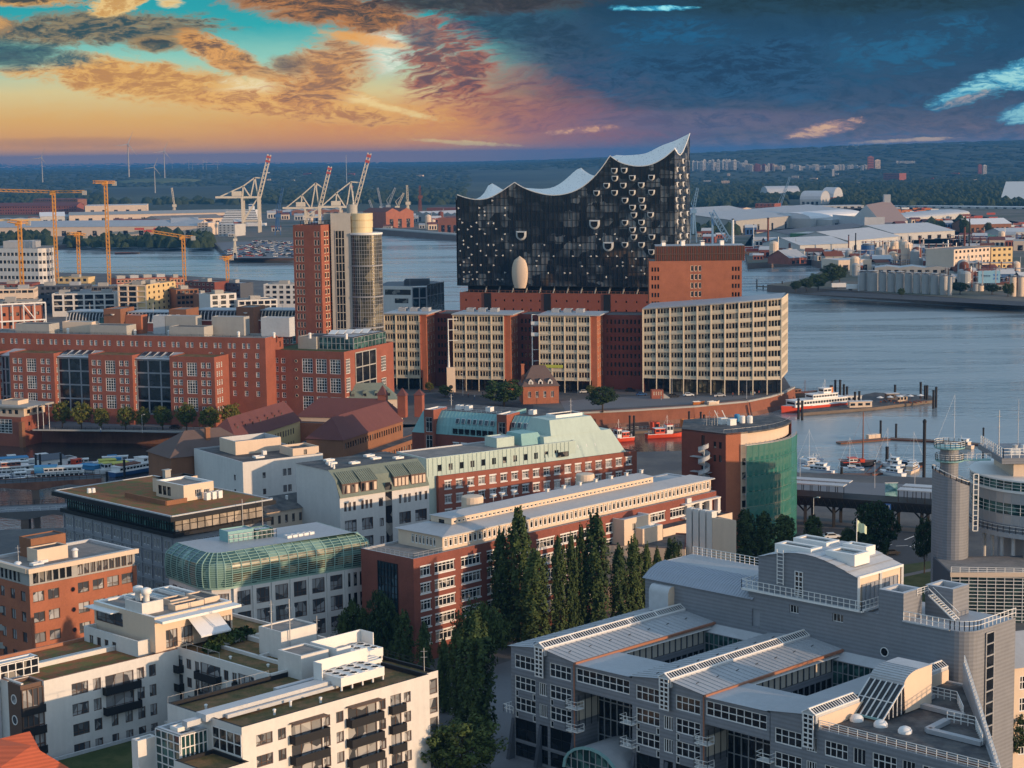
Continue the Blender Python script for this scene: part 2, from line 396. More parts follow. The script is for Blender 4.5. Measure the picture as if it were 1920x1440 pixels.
 # ---------------------------------------------------------------- windows
STY={}
def sty(name,nx=1,nz=(),frame='white_frame',glass='glass',fw=0.10,mw=0.07,sill=None,lintel=None,dep=0.10):
 STY[name]=dict(nx=nx,nz=nz,frame=frame,glass=glass,fw=fw,mw=mw,sill=sill,lintel=lintel,dep=dep)
sty('plain');sty('two',2);sty('three',3);sty('two_t',2,(0.68,));sty('three_t',3,(0.68,));sty('four',4);sty('five',5,(0.7,))
sty('dark',1,(),'dark_metal','glass',0.06);sty('dark3',3,(),'dark_metal','glass',0.08)
sty('brown',2,(),'brown_frame','glass_curtain');sty('brown3',3,(0.3,),'brown_frame','glass_curtain');sty('brown_t',2,(0.33,),'brown_frame','glass_curtain')
sty('blank',1,(),'beige_lattice','glass',0.03)
_wm={}
def win_mb(w,h,st,mb=None,M=None):
 k=STY[st];b=MB();fw,mw,d=k['fw'],k['mw'],k['dep']
 b.poly([(-w/2,0,0),(w/2,0,0),(w/2,0,h),(-w/2,0,h)],1)
 def br(x0,x1,z0,z1,dd=d,y=0.02):
  b.obox((x0,-dd,z0),(x1-x0,0,0),(0,dd-y,0),(0,0,z1-z0),0)
 br(-w/2,-w/2+fw,0,h);br(w/2-fw,w/2,0,h);br(-w/2+fw,w/2-fw,0,fw);br(-w/2+fw,w/2-fw,h-fw,h)
 for i in range(1,k['nx']):
  x=-w/2+w*i/k['nx'];br(x-mw/2,x+mw/2,fw,h-fw,d*0.8)
 for z in k['nz']:br(-w/2+fw,w/2-fw,h*z-mw/2,h*z+mw/2,d*0.7)
 if k['sill']:br(-w/2-0.12,w/2+0.12,-k['sill'],0.0,0.34,-0.0)
 if k['lintel']:br(-w/2-0.12,w/2+0.12,h,h+k['lintel'],0.30,-0.0)
 return b
class Bld:
 """A building: an Empty with its walls, roofs, windows... as parts."""
 def __init__(s,name,label,cat='building',loc=(0,0,0),group=None,cap=100):
  s.root=empty(name,loc,label,cat,group);s.parts={};s.wins=[];s.cap=cap;s.bi=0
 def mb(s,part,m):return s.parts.setdefault((part,m if isinstance(m,str)else tuple(m),s.bi),MB())
 def wall(s,p0,p1,z0,z1,m,holes=(),rec=0.22,part='wall',fan=0.0):
  """Upright wall seen from its outer side, p0 left, p1 right; holes = [(u0, u1, z0, z1, style)]."""
  b=s.mb(part,m);p0=Vector((p0[0],p0[1],0));p1=Vector((p1[0],p1[1],0));d=p1-p0;L=d.length;d.normalize()
  inn=Vector((-d.y,d.x,0))
  hs=[h for h in holes if h[0]>0.001 and h[1]<L-0.001 and h[2]>z0 and h[3]<z1 and h[1]-h[0]>0.05]
  fz=lambda u,z:z0+(z-z0)*(1+fan*u/L)
  Q=lambda u,z,k=0.0:p0+d*u+inn*k+Vector((0,0,fz(u,z)))
  us=sorted({0.0,L}|{h[0]for h in hs}|{h[1]for h in hs});vs=sorted({z0,z1}|{h[2]for h in hs}|{h[3]for h in hs})
  iu={u:i for i,u in enumerate(us)};iv={v:i for i,v in enumerate(vs)}
  hole=set()
  for h in hs:
   for i in range(iu[h[0]],iu[h[1]]):
    for j in range(iv[h[2]],iv[h[3]]):hole.add((i,j))
  for j in range(len(vs)-1):
   i=0
   while i<len(us)-1:
    if(i,j)in hole:i+=1;continue
    k=i
    while k<len(us)-1 and(k,j)not in hole:k+=1
    b.poly([Q(us[i],vs[j]),Q(us[k],vs[j]),Q(us[k],vs[j+1]),Q(us[i],vs[j+1])]);i=k
  for u0,u1,v0,v1,st in hs:
   for(a,c),(e,f)in(((u0,v0),(u1,v0)),((u1,v0),(u1,v1)),((u1,v1),(u0,v1)),((u0,v1),(u0,v0))):
    b.poly([Q(a,c),Q(a,c,rec),Q(e,f,rec),Q(e,f)][::-1])
   if st:
    um=(u0+u1)/2;q=Q(um,v0,rec);s.wins.append((q,atan2(d.y,d.x),u1-u0,(v1-v0)*(1+fan*um/L),st))
  return s
 def win(s,p,ang,w,h,st):
  s.wins.append((Vector(p),ang,w,h,st))
 def roof(s,pts,z,m='bitumen',part='roof'):
  s.mb(part,m).poly([(q[0],q[1],z)for q in pts]);return s
 def block(s,pts,z0,z1,wall,roof='bitumen',holes=None,par=0.5,th=0.35,coping=None,part='wall',skip=(),rec=0.22):
  """Walls round a footprint (listed anticlockwise seen from above), flat roof behind a parapet."""
  n=len(pts);pts=[Vector((q[0],q[1]))for q in pts];s.bi+=1
  ar=sum(pts[i].x*pts[(i+1)%n].y-pts[(i+1)%n].x*pts[i].y for i in range(n))
  if ar<0:raise ValueError('clockwise footprint')
  for i in range(n):
   if i in skip:continue
   s.wall(pts[i],pts[(i+1)%n],z0,z1,wall,(holes or{}).get(i,()),rec,part)
  ins=[]
  for i in range(n):
   a,b,c=pts[i-1],pts[i],pts[(i+1)%n];d1=(b-a).normalized();d2=(c-b).normalized()
   n1_,n2_=Vector((-d1.y,d1.x)),Vector((-d2.y,d2.x));k=n1_+n2_;k=k/max(0.3,k.dot(n1_));ins.append(b+k*th)
  cb=s.mb('coping' if coping else part,coping or wall)
  for i in range(n):
   j=(i+1)%n
   cb.poly([(*pts[i],z1),(*pts[j],z1),(*ins[j],z1),(*ins[i],z1)])
   cb.poly([(*ins[i],z1),(*ins[j],z1),(*ins[j],z1-par),(*ins[i],z1-par)])
  s.mb('roof',roof).poly([(*q,z1-par)for q in ins]);return s
 def curtain(s,p0,p1,z0,z1,nx,nz,glass='glass',frame='white_frame',bw=0.14,part='glass_front',off=0.0):
  """Glazed wall: one pane sheet with a grid of bars standing proud of it."""
  s.bi+=1;b=s.mb(part,(glass,frame));s.bi+=1;p0=Vector((p0[0],p0[1],0));p1=Vector((p1[0],p1[1],0));d=p1-p0;L=d.length;d.normalize()
  o=Vector((d.y,-d.x,0));Q=lambda u,z,k=0.0:p0+d*u+o*(k+off)+Vector((0,0,z))
  b.poly([Q(0,z0),Q(L,z0),Q(L,z1),Q(0,z1)],0)
  for i in range(nx+1):
   u=min(max(L*i/nx,bw/2),L-bw/2);b.obox(Q(u-bw/2,z0,0.14),d*bw,-o*0.12,(0,0,z1-z0),1)
  for j in range(nz+1):
   z=min(max(z0+(z1-z0)*j/nz,z0+bw/2),z1-bw/2);b.obox(Q(0,z-bw/2,0.115),d*L,-o*0.1,(0,0,bw),1)
  return s
 def rail(s,pts,z,h=1.1,step=1.5,m='white_metal',bars=3,w=0.08):
  """Railing along a line of points: posts and rails as one part."""
  s.bi+=1;b=s.mb('railing',m);s.bi+=1
  for a,c in zip(pts[:-1],pts[1:]):
   za,zc=(a[2],c[2])if len(a)>2 else(z,z)
   a3,c3=Vector((a[0],a[1],za)),Vector((c[0],c[1],zc));n=max(1,int((c3-a3).length/step))
   for i in range(n+1):
    q=a3.lerp(c3,i/n);b.bar(q,q+Vector((0,0,h)),w)
   for j in range(1,bars+1):
    k=Vector((0,0,h*j/bars));b.bar(a3+k,c3+k,w*0.8)
  return s
 def piece(s,part,m,fn,smooth=False):
  """A part of its own mesh object (for repeats such as chimneys or vents)."""
  b=MB();fn(b);return b.build(part,m if isinstance(m,(list,tuple))else[m],s.root,smooth)
 def finish(s):
  for(part,m,_),b in s.parts.items():
   if b.f:b.build(part,[m]if isinstance(m,str)else list(m),s.root)
  eye=Vector((0,0,CH));o=s.root.location
  def score(w):
   q,a,ww,hh,st=w;v=eye-q;nrm=Vector((sin(a),-cos(a),0));return-ww*hh*max(0.0,nrm.dot(v.normalized()))/v.length_squared
  s.wins.sort(key=score);rest={}
  for i,(q,a,w,h,st)in enumerate(s.wins):
   key=(st,round(w,1),round(h,1))
   if key not in _wm:b=win_mb(max(0.2,key[1]),max(0.2,key[2]),st);mm=[STY[st]['frame'],STY[st]['glass']];fr=MB();fr.v,fr.f,fr.m=b.v[4:],[tuple(i-4 for i in f)for f in b.f[1:]],b.m[1:];pn=MB();pn.v,pn.f,pn.m=b.v[:4],b.f[:1],[0];_wm[key]=(b.data('window',mm),fr.data('window',mm[:1]),pn.data('pane',mm[1:]))
   if i<s.cap and score((q,a,w,h,st))<0:
    big=score((q,a,w,h,st))*FP*FP<-230;ob=bpy.data.objects.new('window',_wm[key][1 if big else 0]);C.objects.link(ob);ob.parent=s.root
    ob.location=q-o;ob.rotation_euler=(0,0,a);ob.scale=(w/max(0.2,key[1]),1,h/max(0.2,key[2]))
    if big:pn=bpy.data.objects.new('pane',_wm[key][2]);C.objects.link(pn);pn.parent=ob
   else:
    r=rest.setdefault((STY[st]['frame'],STY[st]['glass']),MB());wb=win_mb(w,h,st);i0=len(r.v);ca,sa=cos(a),sin(a)
    r.v+=[(q.x+x*ca-y*sa,q.y+x*sa+y*ca,q.z+z)for x,y,z in wb.v]
    r.f+=[tuple(i0+k for k in f)for f in wb.f];r.m+=wb.m
  for mm,r in rest.items():tag(r.build('window',list(mm),s.root),kind='stuff')
  return s.root
def cols(u0,u1,n,w,zs,h,st):
 """n windows of width w evenly between u0 and u1, for each sill height in zs."""
 p=(u1-u0)/n;return[(u0+p*(i+.5)-w/2,u0+p*(i+.5)+w/2,z,z+h,st)for i in range(n)for z in zs]
def at(us,zs,h,st):
 """Windows between given (u0, u1) pairs for each sill height."""
 return[(a,b,z,z+h,st)for a,b in us for z in zs]
 # ================================================================ SETTING: water, land, hills
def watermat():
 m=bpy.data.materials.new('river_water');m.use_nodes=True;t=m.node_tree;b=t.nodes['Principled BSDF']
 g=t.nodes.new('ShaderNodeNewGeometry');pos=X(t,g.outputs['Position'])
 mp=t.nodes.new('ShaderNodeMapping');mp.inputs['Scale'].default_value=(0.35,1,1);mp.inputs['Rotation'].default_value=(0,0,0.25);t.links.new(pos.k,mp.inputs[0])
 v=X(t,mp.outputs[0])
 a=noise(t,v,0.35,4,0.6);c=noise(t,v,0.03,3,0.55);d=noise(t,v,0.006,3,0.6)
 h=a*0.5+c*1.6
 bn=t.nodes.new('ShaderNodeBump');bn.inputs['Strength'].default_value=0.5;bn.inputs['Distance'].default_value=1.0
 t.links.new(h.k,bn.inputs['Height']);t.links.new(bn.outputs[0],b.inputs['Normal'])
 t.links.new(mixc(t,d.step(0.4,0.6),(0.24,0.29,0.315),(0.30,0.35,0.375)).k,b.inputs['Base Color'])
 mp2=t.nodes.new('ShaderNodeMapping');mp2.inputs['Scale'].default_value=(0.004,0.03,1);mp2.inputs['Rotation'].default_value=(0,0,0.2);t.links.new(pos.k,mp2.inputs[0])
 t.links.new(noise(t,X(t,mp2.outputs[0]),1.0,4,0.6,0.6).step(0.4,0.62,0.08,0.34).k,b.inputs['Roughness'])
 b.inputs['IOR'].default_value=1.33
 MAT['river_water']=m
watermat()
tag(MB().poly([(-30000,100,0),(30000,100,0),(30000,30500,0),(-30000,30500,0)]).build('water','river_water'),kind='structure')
def canalmat():
 m=bpy.data.materials.new('canal_water');m.use_nodes=True;t=m.node_tree;b=t.nodes['Principled BSDF'];g=t.nodes.new('ShaderNodeNewGeometry');a=noise(t,X(t,g.outputs['Position']),0.5,4,0.6)
 bn=t.nodes.new('ShaderNodeBump');bn.inputs['Strength'].default_value=0.16;bn.inputs['Distance'].default_value=0.6;t.links.new(a.k,bn.inputs['Height']);t.links.new(bn.outputs[0],b.inputs['Normal'])
 b.inputs['Base Color'].default_value=(0.050,0.043,0.038,1);b.inputs['Roughness'].default_value=0.08;b.inputs['IOR'].default_value=1.33;MAT['canal_water']=m  # brown base colour stands in for brick walls mirrored in the canal
canalmat()
tag(MB().poly([(*P(*q,0).to_2d(),0.03)for q in((-400,1100),(140,1100),(140,950),(460,915),(1050,868),(1130,890),(1290,890),(1290,782),(1000,808),(430,828),(-400,812))]).build('water','canal_water'),kind='structure')
def land(name,pts,z,top,side,z0=-1.0):
 b=MB();n=len(pts)
 ar=sum(pts[i][0]*pts[(i+1)%n][1]-pts[(i+1)%n][0]*pts[i][1]for i in range(n))
 if ar<0:pts=pts[::-1]
 b.prism(pts,z0,z,1,0,bottom=False)
 return tag(b.build(name,[top,side]),kind='structure')
mat('town_ground',(0.10,0.10,0.105),0.95,0.25,0.05,0.8,c2=(0.13,0.125,0.12))
mat('port_ground',(0.17,0.15,0.13),0.95,0.3,0.01,0.2,c2=(0.08,0.085,0.06))
mat('far_ground',(0.035,0.05,0.03),0.95,0.5,0.0012,0.012,c2=(0.06,0.075,0.045))
mat('quay_stone',(0.16,0.12,0.10),0.9,0.25,0.1,1.0,streak=0.2)
nb=[(-400,40)]+[tuple(P(*q,0)[:2])for q in((-260,1045),(128,1032),(122,945),(300,938),(440,890))]+[(-62,655),(-8,652)]+[tuple(P(*q,0)[:2])for q in((1062,852),(1130,884),(1280,880),(1500,924),(1745,934),(2100,948))]+[(500,560),(500,40)]
land('ground',nb,6.0,'town_ground','quay_stone')
isl=[tuple(P(*q,0)[:2])for q in((-300,826),(60,829),(430,834),(700,838),(1000,815))]+[tuple(P(*q,0)[:2])for q in((1060,803),(1180,797),(1300,789),(1400,779),(1440,771),(1466,763),(1486,752))]+[(112,745),(116,800),(100,900),(60,960),(-40,1000),(-60,1050)]+[tuple(P(*q,0)[:2])for q in((560,545),(300,528),(100,524),(-300,520))]
land('ground',isl,6.0,'town_ground','brick_wet')
sl_=[tuple(P(*q,0)[:2])for q in((-500,470),(110,468),(180,460),(400,462),(425,488),(560,488),(640,470),(560,440),(700,436),(760,444),(860,449),(1000,452),(1250,470))]+[(640,1800),(900,9000),(-9000,9000)]
land('ground',sl_,5.0,'port_ground','quay_stone')
sr_=[tuple(P(*q,0)[:2])for q in((1438,547),(1560,556),(1700,566),(1925,582),(2300,606))]+[(1800,1400),(3000,4000),(900,6000)]+[tuple(P(*q,0)[:2])for q in((1395,470),(1402,505),(1520,497),(1560,512),(1500,538))]
land('ground',sr_,5.0,'port_ground','quay_stone')
land('ground',[(-30000,3300),(30000,3300),(26000,30000),(-26000,30000)],5.5,'far_ground','quay_stone')
hb=MB();NX,NY=120,26
def hz(x,y):
 a=max(0.0,min(1.0,(y-6300)/3000));a=a*a*(3-2*a)
 k=max(0.0,min(1.0,(x/y+0.05)/0.26));k=k*k*(3-2*k)
 r=0.8+0.12*sin(x/500+1)+0.08*sin(x/210+y/800)+0.08*sin(x/1300)
 return 4.5+a*(30+108*k*r)
for j in range(NY):
 for i in range(NX):
  y=6200+4200*j/(NY-1);x=(-0.36+0.75*i/(NX-1))*y;hb.v.append((x,y,hz(x,y)))
for j in range(NY-1):
 for i in range(NX-1):
  a=j*NX+i;hb.f.append((a,a+1,a+NX+1,a+NX));hb.m.append(0)
tag(hb.build('hills','far_ground',smooth=True),kind='structure')
def onhill(px,py,z=5.6):
 Y=2500.0
 while Y<10300:
  q=PY(px,py,Y)
  if q.z<=(hz(q.x,Y)if Y>6200 else z):return q
  Y+=20
 return P(px,py,z)
hm=bpy.data.materials.new('haze');hm.use_nodes=True;t=hm.node_tree;t.nodes.clear()
ho=t.nodes.new('ShaderNodeOutputMaterial');hv=t.nodes.new('ShaderNodeVolumePrincipled')
hv.inputs['Color'].default_value=(0.06,0.26,0.62,1);hv.inputs['Density'].default_value=0.00007;hv.inputs['Anisotropy'].default_value=0.0
t.links.new(hv.outputs[0],ho.inputs['Volume'])
MAT['haze']=hm
tag(MB().obox((-31000,-300,-2.0),(62000,0,0),(0,31000,0),(0,0,178)).build('haze','haze'),kind='stuff')
# ================================================================ NEAR BUILDINGS
def U(fr,pairs,z,t,s0):return[(fr.sx(a,z,t)-s0,fr.sx(b,z,t)-s0)for a,b in pairs]
def V(fr,pairs,z,s,t1):return[(t1-fr.tx(a,z,s),t1-fr.tx(b,z,s))for a,b in pairs]
def ang(e):return atan2(e.y,e.x)
def balcony(B,q,a,w,d=1.2,h=1.05,m='dark_metal',posts=0):
 ca,sa=cos(a),sin(a);q=Vector(q);ex=Vector((ca,sa,0));out_=Vector((sa,-ca,0))
 def fn(b):
  o=q-ex*w/2
  k=0.06;b.obox(o+out_*(d-k)+Vector((0,0,0.18)),out_*k,ex*w,(0,0,h))
  for s_ in(0,w-k):b.obox(o+ex*s_+Vector((0,0,0.18)),out_*(d-k),ex*k,(0,0,h))
 sl=MB().obox(q-ex*w/2,out_*d,ex*w,(0,0,0.18)).build('balcony',m,B.root);b=MB();fn(b);b.build('balustrade',m,sl)
def box_on(B,part,m,fr,s0,s1,t0,t1,z0,z1,top=None,inset=0.25):
 """Roof plant: a box with a rim and a sunk top."""
 p=fr.rect(s0,s1,t0,t1);q=fr.rect(s0+inset,s1-inset,t0+inset,t1-inset)
 def fn(b):
  b.prism(p,z0,z1,0,bottom=False,cap=False)
  for i in range(4):
   j=(i+1)%4;b.poly([(*p[i],z1),(*p[j],z1),(*q[j],z1),(*q[i],z1)]);b.poly([(*q[i],z1),(*q[j],z1),(*q[j],z1-0.2),(*q[i],z1-0.2)])
  b.poly([(*k,z1-0.2)for k in q],1)
 B.piece(part,[m,top or 'gravel'],fn)
def dome(B,c,r,z,h=0.5,part='skylight'):
 B.piece(part,['boat_white','white_metal'],lambda b:(b.lathe(c,[(r,z),(r,z+h*.5)],14,1),b.lathe(c,[(r*.95,z+h*.5),(r*.8,z+h*.85),(r*.4,z+h*1.1),(.05,z+h*1.15)],14,0)),True)
def mast(B,q,h,r=0.07,part='antenna',m='steel',arms=2):
 q=Vector(q)
 def fn(b):
  b.tube(q,q+Vector((0,0,h)),r,r*.6,6)
  for i in range(arms):
   z=h*(0.6+0.25*i);b.tube(q+Vector((-.5,0,z)),q+Vector((.5,0,z)),r*.5,r*.5,5)
 B.piece(part,m,fn)
 # ---- white hotel, lower left
HF=Fr(P(453,1364,24),P(805,1264,24)-P(453,1364,24))
B=Bld('hotel','white balconied hotel of several wings with planted roofs in the lower left foreground','hotel',HF.w(15,25,6))
zs=[22.35-1.65-2.95*k for k in range(6)]
big=U(HF,[(546,604),(652,706)],22,0,0);small=U(HF,[(732,752)],22,0,0)
ho=at(U(HF,[(480,511)],22,0,0),zs,1.6,'brown3')+at(U(HF,[(521,536),(606,619),(630,644),(710,723),(757,770)],22,0,0),zs,1.6,'brown')
ho+=at(big,[z-.75 for z in zs],2.45,'brown3')+at(small,[z-.75 for z in zs],2.45,'brown')
B.block(HF.rect(0,34.7,0,17),6,24,'white_plaster','sedum',{0:ho},coping='dark_metal',par=.7,skip=(1,))
for(a,b),d in[(k,1.3)for k in big]+[(k,.8)for k in small]:
 for z in zs:balcony(B,HF.w((a+b)/2,0,z-.95),ang(HF.e),b-a+.7,d)
 if d>1:B.piece('canopy','brown_frame',lambda b_:b_.obox(HF.w(a-.3,0,22.6),HF.N*-1.3,HF.E*(b-a+.6),(0,0,.12)))
B.block(HF.rect(34.7,38,1.6,17),6,23.6,'white_plaster','sedum',{0:cols(.1,3.2,1,2.9,[z-.5 for z in zs],2.3,'brown_t')},coping='dark_metal')
wz=[22.9-1.7-2.95*k for k in range(5)]
bays=V(HF,[(304,342),(375,413),(446,476)],23,18.5,52);wn=V(HF,[(281,292),(349,358),(365,373),(419,428),(435,444)],23,18.5,52)
B.block(HF.rect(18.5,38,17,52),6,24.2,'white_plaster','sedum',{3:at(wn,wz,1.6,'brown')+at(bays,[z-.6 for z in wz],2.35,'brown3')},coping='white_plaster',skip=(0,))
for a,b in bays:
 for z in wz:balcony(B,HF.w(18.5,52-(a+b)/2,z-.8),ang(-HF.n),b-a+.5,1.1)
def kerb(s0,t0,s1,t1,z,w=.5,h=.7):B.bi+=1;B.mb('roof_kerb','white_plaster').bar(HF.w(s0,t0,z+h/2),HF.w(s1,t1,z+h/2),w,h)
kerb(18.5,17,25.5,17,23.6);kerb(24,19,24,36,23.5);kerb(24,27,38,27,23.5);kerb(30,30,30,37,23.5,.5,.9);kerb(30,37,37,37,23.5,.5,.9)
B.piece('duct','zinc_light',lambda b:(b.obox(HF.w(-1,6.6,23.6),HF.E*23,HF.N*2.2,(0,0,1.0)),b.obox(HF.w(14,9.8,23.6),HF.E*9,HF.N*.9,(0,0,.8)),b.obox(HF.w(2,5.7,23.6),HF.E*20,HF.N*.5,(0,0,.5)),b.obox(HF.w(-3.5,7.5,23.2),HF.E*4,HF.N*1.2,(0,0,.8))))
box_on(B,'plant_room','white_plaster',HF,26,33,23.7,29.2,23.5,28,'gravel');box_on(B,'plant_room','white_plaster',HF,21.5,26.8,13.5,19,23.3,27,'gravel',.4)
def screen(b):
 for s0,t0,s1,t1 in((20.6,9.5,20.6,7.6),(20.6,9.5,31,9.6),(27.5,18.5,27.5,12.4),(27.5,18.5,37.5,18.5),(37.5,18.5,37.5,15.5),(27.5,12.4,30.2,12.4)):
  b.bar(HF.w(s0,t0,25.4),HF.w(s1,t1,25.4),.16,3.4)
B.piece('wind_screen','white_metal',screen)
for s0,t0 in((21.3,4.3),(28.5,12.6)):
 def fan(b,s0=s0,t0=t0):
  b.obox(HF.w(s0,t0,24.1),HF.E*8.4,HF.N*4.8,(0,0,1.3),0)
  for i in range(4):
   for j in range(3):
    c=HF.w(s0+1.1+2.05*i,t0+.85+1.55*j);b.lathe(c,[(.68,25.4),(.68,25.52),(.6,25.52),(.6,25.42)],10,0);b.poly([(c.x+.56*cos(k*pi/5),c.y+.56*sin(k*pi/5),25.43)for k in range(10)],1)
    for k in range(3):b.bar((c.x+.56*cos(k*pi/3),c.y+.56*sin(k*pi/3),25.49),(c.x-.56*cos(k*pi/3),c.y-.56*sin(k*pi/3),25.49),.1,.05,1)
  for i in range(5):b.obox(HF.w(s0+.2+2*i,t0+.2,23.4),HF.E*.25,HF.N*.25,(0,0,.7),0)
 B.piece('cooling_unit',['white_metal','dark_metal'],fan)
for k in range(3):B.piece('pipe_rack','white_metal',lambda b:(b.obox(HF.w(29.5,10.2+k*.7,24.0+.1*k),HF.E*5,HF.N*.45,(0,0,.6)),b.obox(HF.w(30,10.2+k*.7,23.4),HF.E*.2,HF.N*.3,(0,0,.7)),b.obox(HF.w(34,10.2+k*.7,23.4),HF.E*.2,HF.N*.3,(0,0,.7))))
mast(B,HF.w(27.4,23.3,23.5),9.5,.12);mast(B,HF.w(26.8,27,27.8),4.5,.1);mast(B,HF.w(35,26,23.5),5,.08);mast(B,HF.w(36.5,3,23.5),3.6,.07)
for s_,t_ in((8,3),(12,4.4),(16,2.6),(3,12),(22,22),(21,30)):B.piece('vent','white_metal',lambda b:(b.tube(HF.w(s_,t_,23.3),HF.w(s_,t_,24.0),.18,.18,8),b.tube(HF.w(s_,t_,24.0),HF.w(s_,t_,24.15),.28,.2,8)))
B.block(HF.rect(-6.5,0,-1.5,6.5),6,19.6,'white_plaster','sedum',{0:cols(.5,6,2,2.3,[16.6,13.6,10.6],2.2,'brown_t')},coping='dark_metal')
B.curtain(HF.w(-4.5,13.5),HF.w(-4.5,7.8),8,22.2,4,12,'glass_teal');B.curtain(HF.w(-4.5,7.8),HF.w(0,7.8),8,22.2,6,8,'glass_teal');B.curtain(HF.w(-.03,6.5),HF.w(-.03,0),19.8,23.0,4,2,'glass')
B.block(HF.rect(-4.4,0,7.9,13.5),6,22.3,'concrete','gravel',coping='zinc_light',th=.5);box_on(B,'skylight','white_metal',HF,-3.6,-1.6,9.6,11.4,22.0,22.7,'boat_white')
B.block(HF.rect(-7.5,-4.4,13.5,15),6,21,'white_plaster','zinc_light')
az_=[20.65,17.5,14.4,11.3]
ah=at(U(HF,[(134,165)],22.5,40,-9.2),az_,1.85,'brown3')+at(U(HF,[(174,189),(256,270),(279,292)],22.5,40,-9.2),az_,1.85,'brown')+at(U(HF,[(197,250)],22.5,40,-9.2),[z-.8 for z in az_[:2]],2.6,'brown3')+at(U(HF,[(206,219),(232,246)],22.5,40,-9.2),az_[2:],1.85,'brown')
B.block([HF.w(-5.6,40),HF.w(18.5,40),HF.w(18.5,57.5),HF.w(-9.2,57.5),HF.w(-9.2,44),HF.w(-5.6,44)],6,24,'white_plaster','sedum_red',{0:[(a-3.6,b-3.6,c,d,e)for a,b,c,d,e in ah if a>3.7]},coping='copper_rail',par=.5,skip=(1,))
for z in az_[:2]:balcony(B,HF.w(sum(U(HF,[(197,252)],22.5,40,0)[0])/2,40,z-1.0),ang(HF.e),6.4,1.0)
B.curtain(HF.w(-9.2,40.3),HF.w(-5.6,40.3),6,23.3,4,6,'glass_curtain','brown_frame');B.block(HF.rect(-9.2,-5.6,40.5,44),6,23.9,'brown_frame','sedum_red',skip=(1,))
for z in az_:balcony(B,HF.w(-7.4,40.35,z-1.3),ang(HF.e),3.9,.5)
def porthole(b,q,a,r,m=0):
 ca,sa=cos(a),sin(a);o=Vector((sa,-ca,0));ex=Vector((ca,sa,0));n=14
 ring=[[Vector(q)+ex*rr*cos(2*pi*k/n)+Vector((0,0,rr*sin(2*pi*k/n)))+o*dd for k in range(n)]for rr,dd in((r,.0),(r,.08),(r*.82,.08),(r*.82,.02))]
 for i in range(3):
  for k in range(n):l=(k+1)%n;b.poly([ring[i][k],ring[i][l],ring[i+1][l],ring[i+1][k]],m)
 b.poly(ring[3],m+1)
for z in az_:B.piece('round_window',['white_frame','glass_curtain'],lambda b:porthole(b,HF.w(-9.2,42.4,z+.9),ang(-HF.n),.75))
kerb(-9,48.6,17,48.6,23.5,.5,.7);kerb(-9,50.4,16,50.4,23.4,.4,.5);kerb(13,43,13,48.6,23.5,.5,.7);kerb(-8.6,41,-8.6,57,23.5,.4,.6)
B.piece('roof_pipe','zinc_light',lambda b:[b.tube(HF.w(-6,49.1+.4*k,23.8),HF.w(15,49.1+.4*k,23.8),.12,.12,6)for k in range(3)])
B.block(HF.rect(-10.6,-9.3,46,57.5),6,22.8,'zinc_light','zinc');B.curtain(HF.w(-10.65,57.5),HF.w(-10.65,46),8,22.4,5,8,'glass_teal');B.curtain(HF.w(-10.6,45.9),HF.w(-2.8,45.9),23.6,26,6,2,'glass');B.block(HF.rect(-10.5,-2.8,46,48),23.5,26.2,'white_frame','zinc_light',skip=(0,))
B.block(HF.rect(12.4,18.5,42,57),6,26.0,'white_plaster','bitumen',{3:cols(1,9.5,4,1.1,[23.2,20.2,17.2],1.6,'brown')},par=1.0)
B.block(HF.rect(14.6,29.5,40.5,57.2),24,29.6,'cream_plaster','gravel',{0:[(2.0,4.2,24.3,27.2,'brown3'),(4.9,7.1,24.3,27.2,'brown3'),(12.6,14.6,24.3,27.4,'brown3')],3:[(.5,8,26.6,28.8,'brown3')]},coping='white_metal',par=.3,th=.6)
B.piece('canopy','white_metal',lambda b:(b.obox(HF.w(12.9,50,28.9),HF.E*1.8,HF.N*7.5,(0,0,.15)),b.obox(HF.w(14.6,38.4,28.9),HF.E*15.2,HF.N*2.1,(0,0,.4))))
B.block(HF.rect(14.9,18.9,44.2,48.8),6,31.2,'white_plaster','bitumen',par=.3)
for t_ in(45.4,47.6):B.piece('chimney_cowl','white_metal',lambda b:b.lathe(HF.w(16.6,t_),[(.5,30.8),(.5,32.2),(.85,32.4),(.8,33.1),(.3,33.3)],12),True)
for a in range(3):B.piece('skylight',['white_metal','glass_blue'],lambda b:(b.obox(HF.w(19.5+3.3*a,50,29.3),HF.E*1.2,HF.N*6,(0,0,.5),0),b.obox(HF.w(19.7+3.3*a,50.2,29.8),HF.E*.8,HF.N*5.6,(0,0,.05),1)))
for s0,t0,s1,t1 in((20,42.5,25.5,44.5),(21.5,46,25,48.5),(26,43,29,48)):box_on(B,'plant_room','cream_plaster',HF,s0,s1,t0,t1,29.3,30.2,'bitumen')
B.piece('awning','awning_white',lambda b:b.poly([HF.w(20.6,40.4,28.6),HF.w(26.4,40.4,28.6),HF.w(26.4,36.8,26.2),HF.w(20.6,36.8,26.2)][::-1])and b.poly([HF.w(20.6,36.8,26.2),HF.w(26.4,36.8,26.2),HF.w(26.4,36.8,25.9),HF.w(20.6,36.8,25.9)])and b.bar(HF.w(20.6,36.8,26.1),HF.w(26.4,36.8,26.1),.12))
B.rail([HF.w(18.9,44,24.2),HF.w(18.9,30,24.2)],24.2,.9,2.5,'steel',1,.06);B.rail([HF.w(0,16.8,24),HF.w(18,16.8,24)],24,.9,2.5,'steel',1,.05);B.rail([HF.w(37.8,2,23.6),HF.w(37.8,26,24)],23.6,.9,2.5,'dark_metal',2,.06)
B.finish()
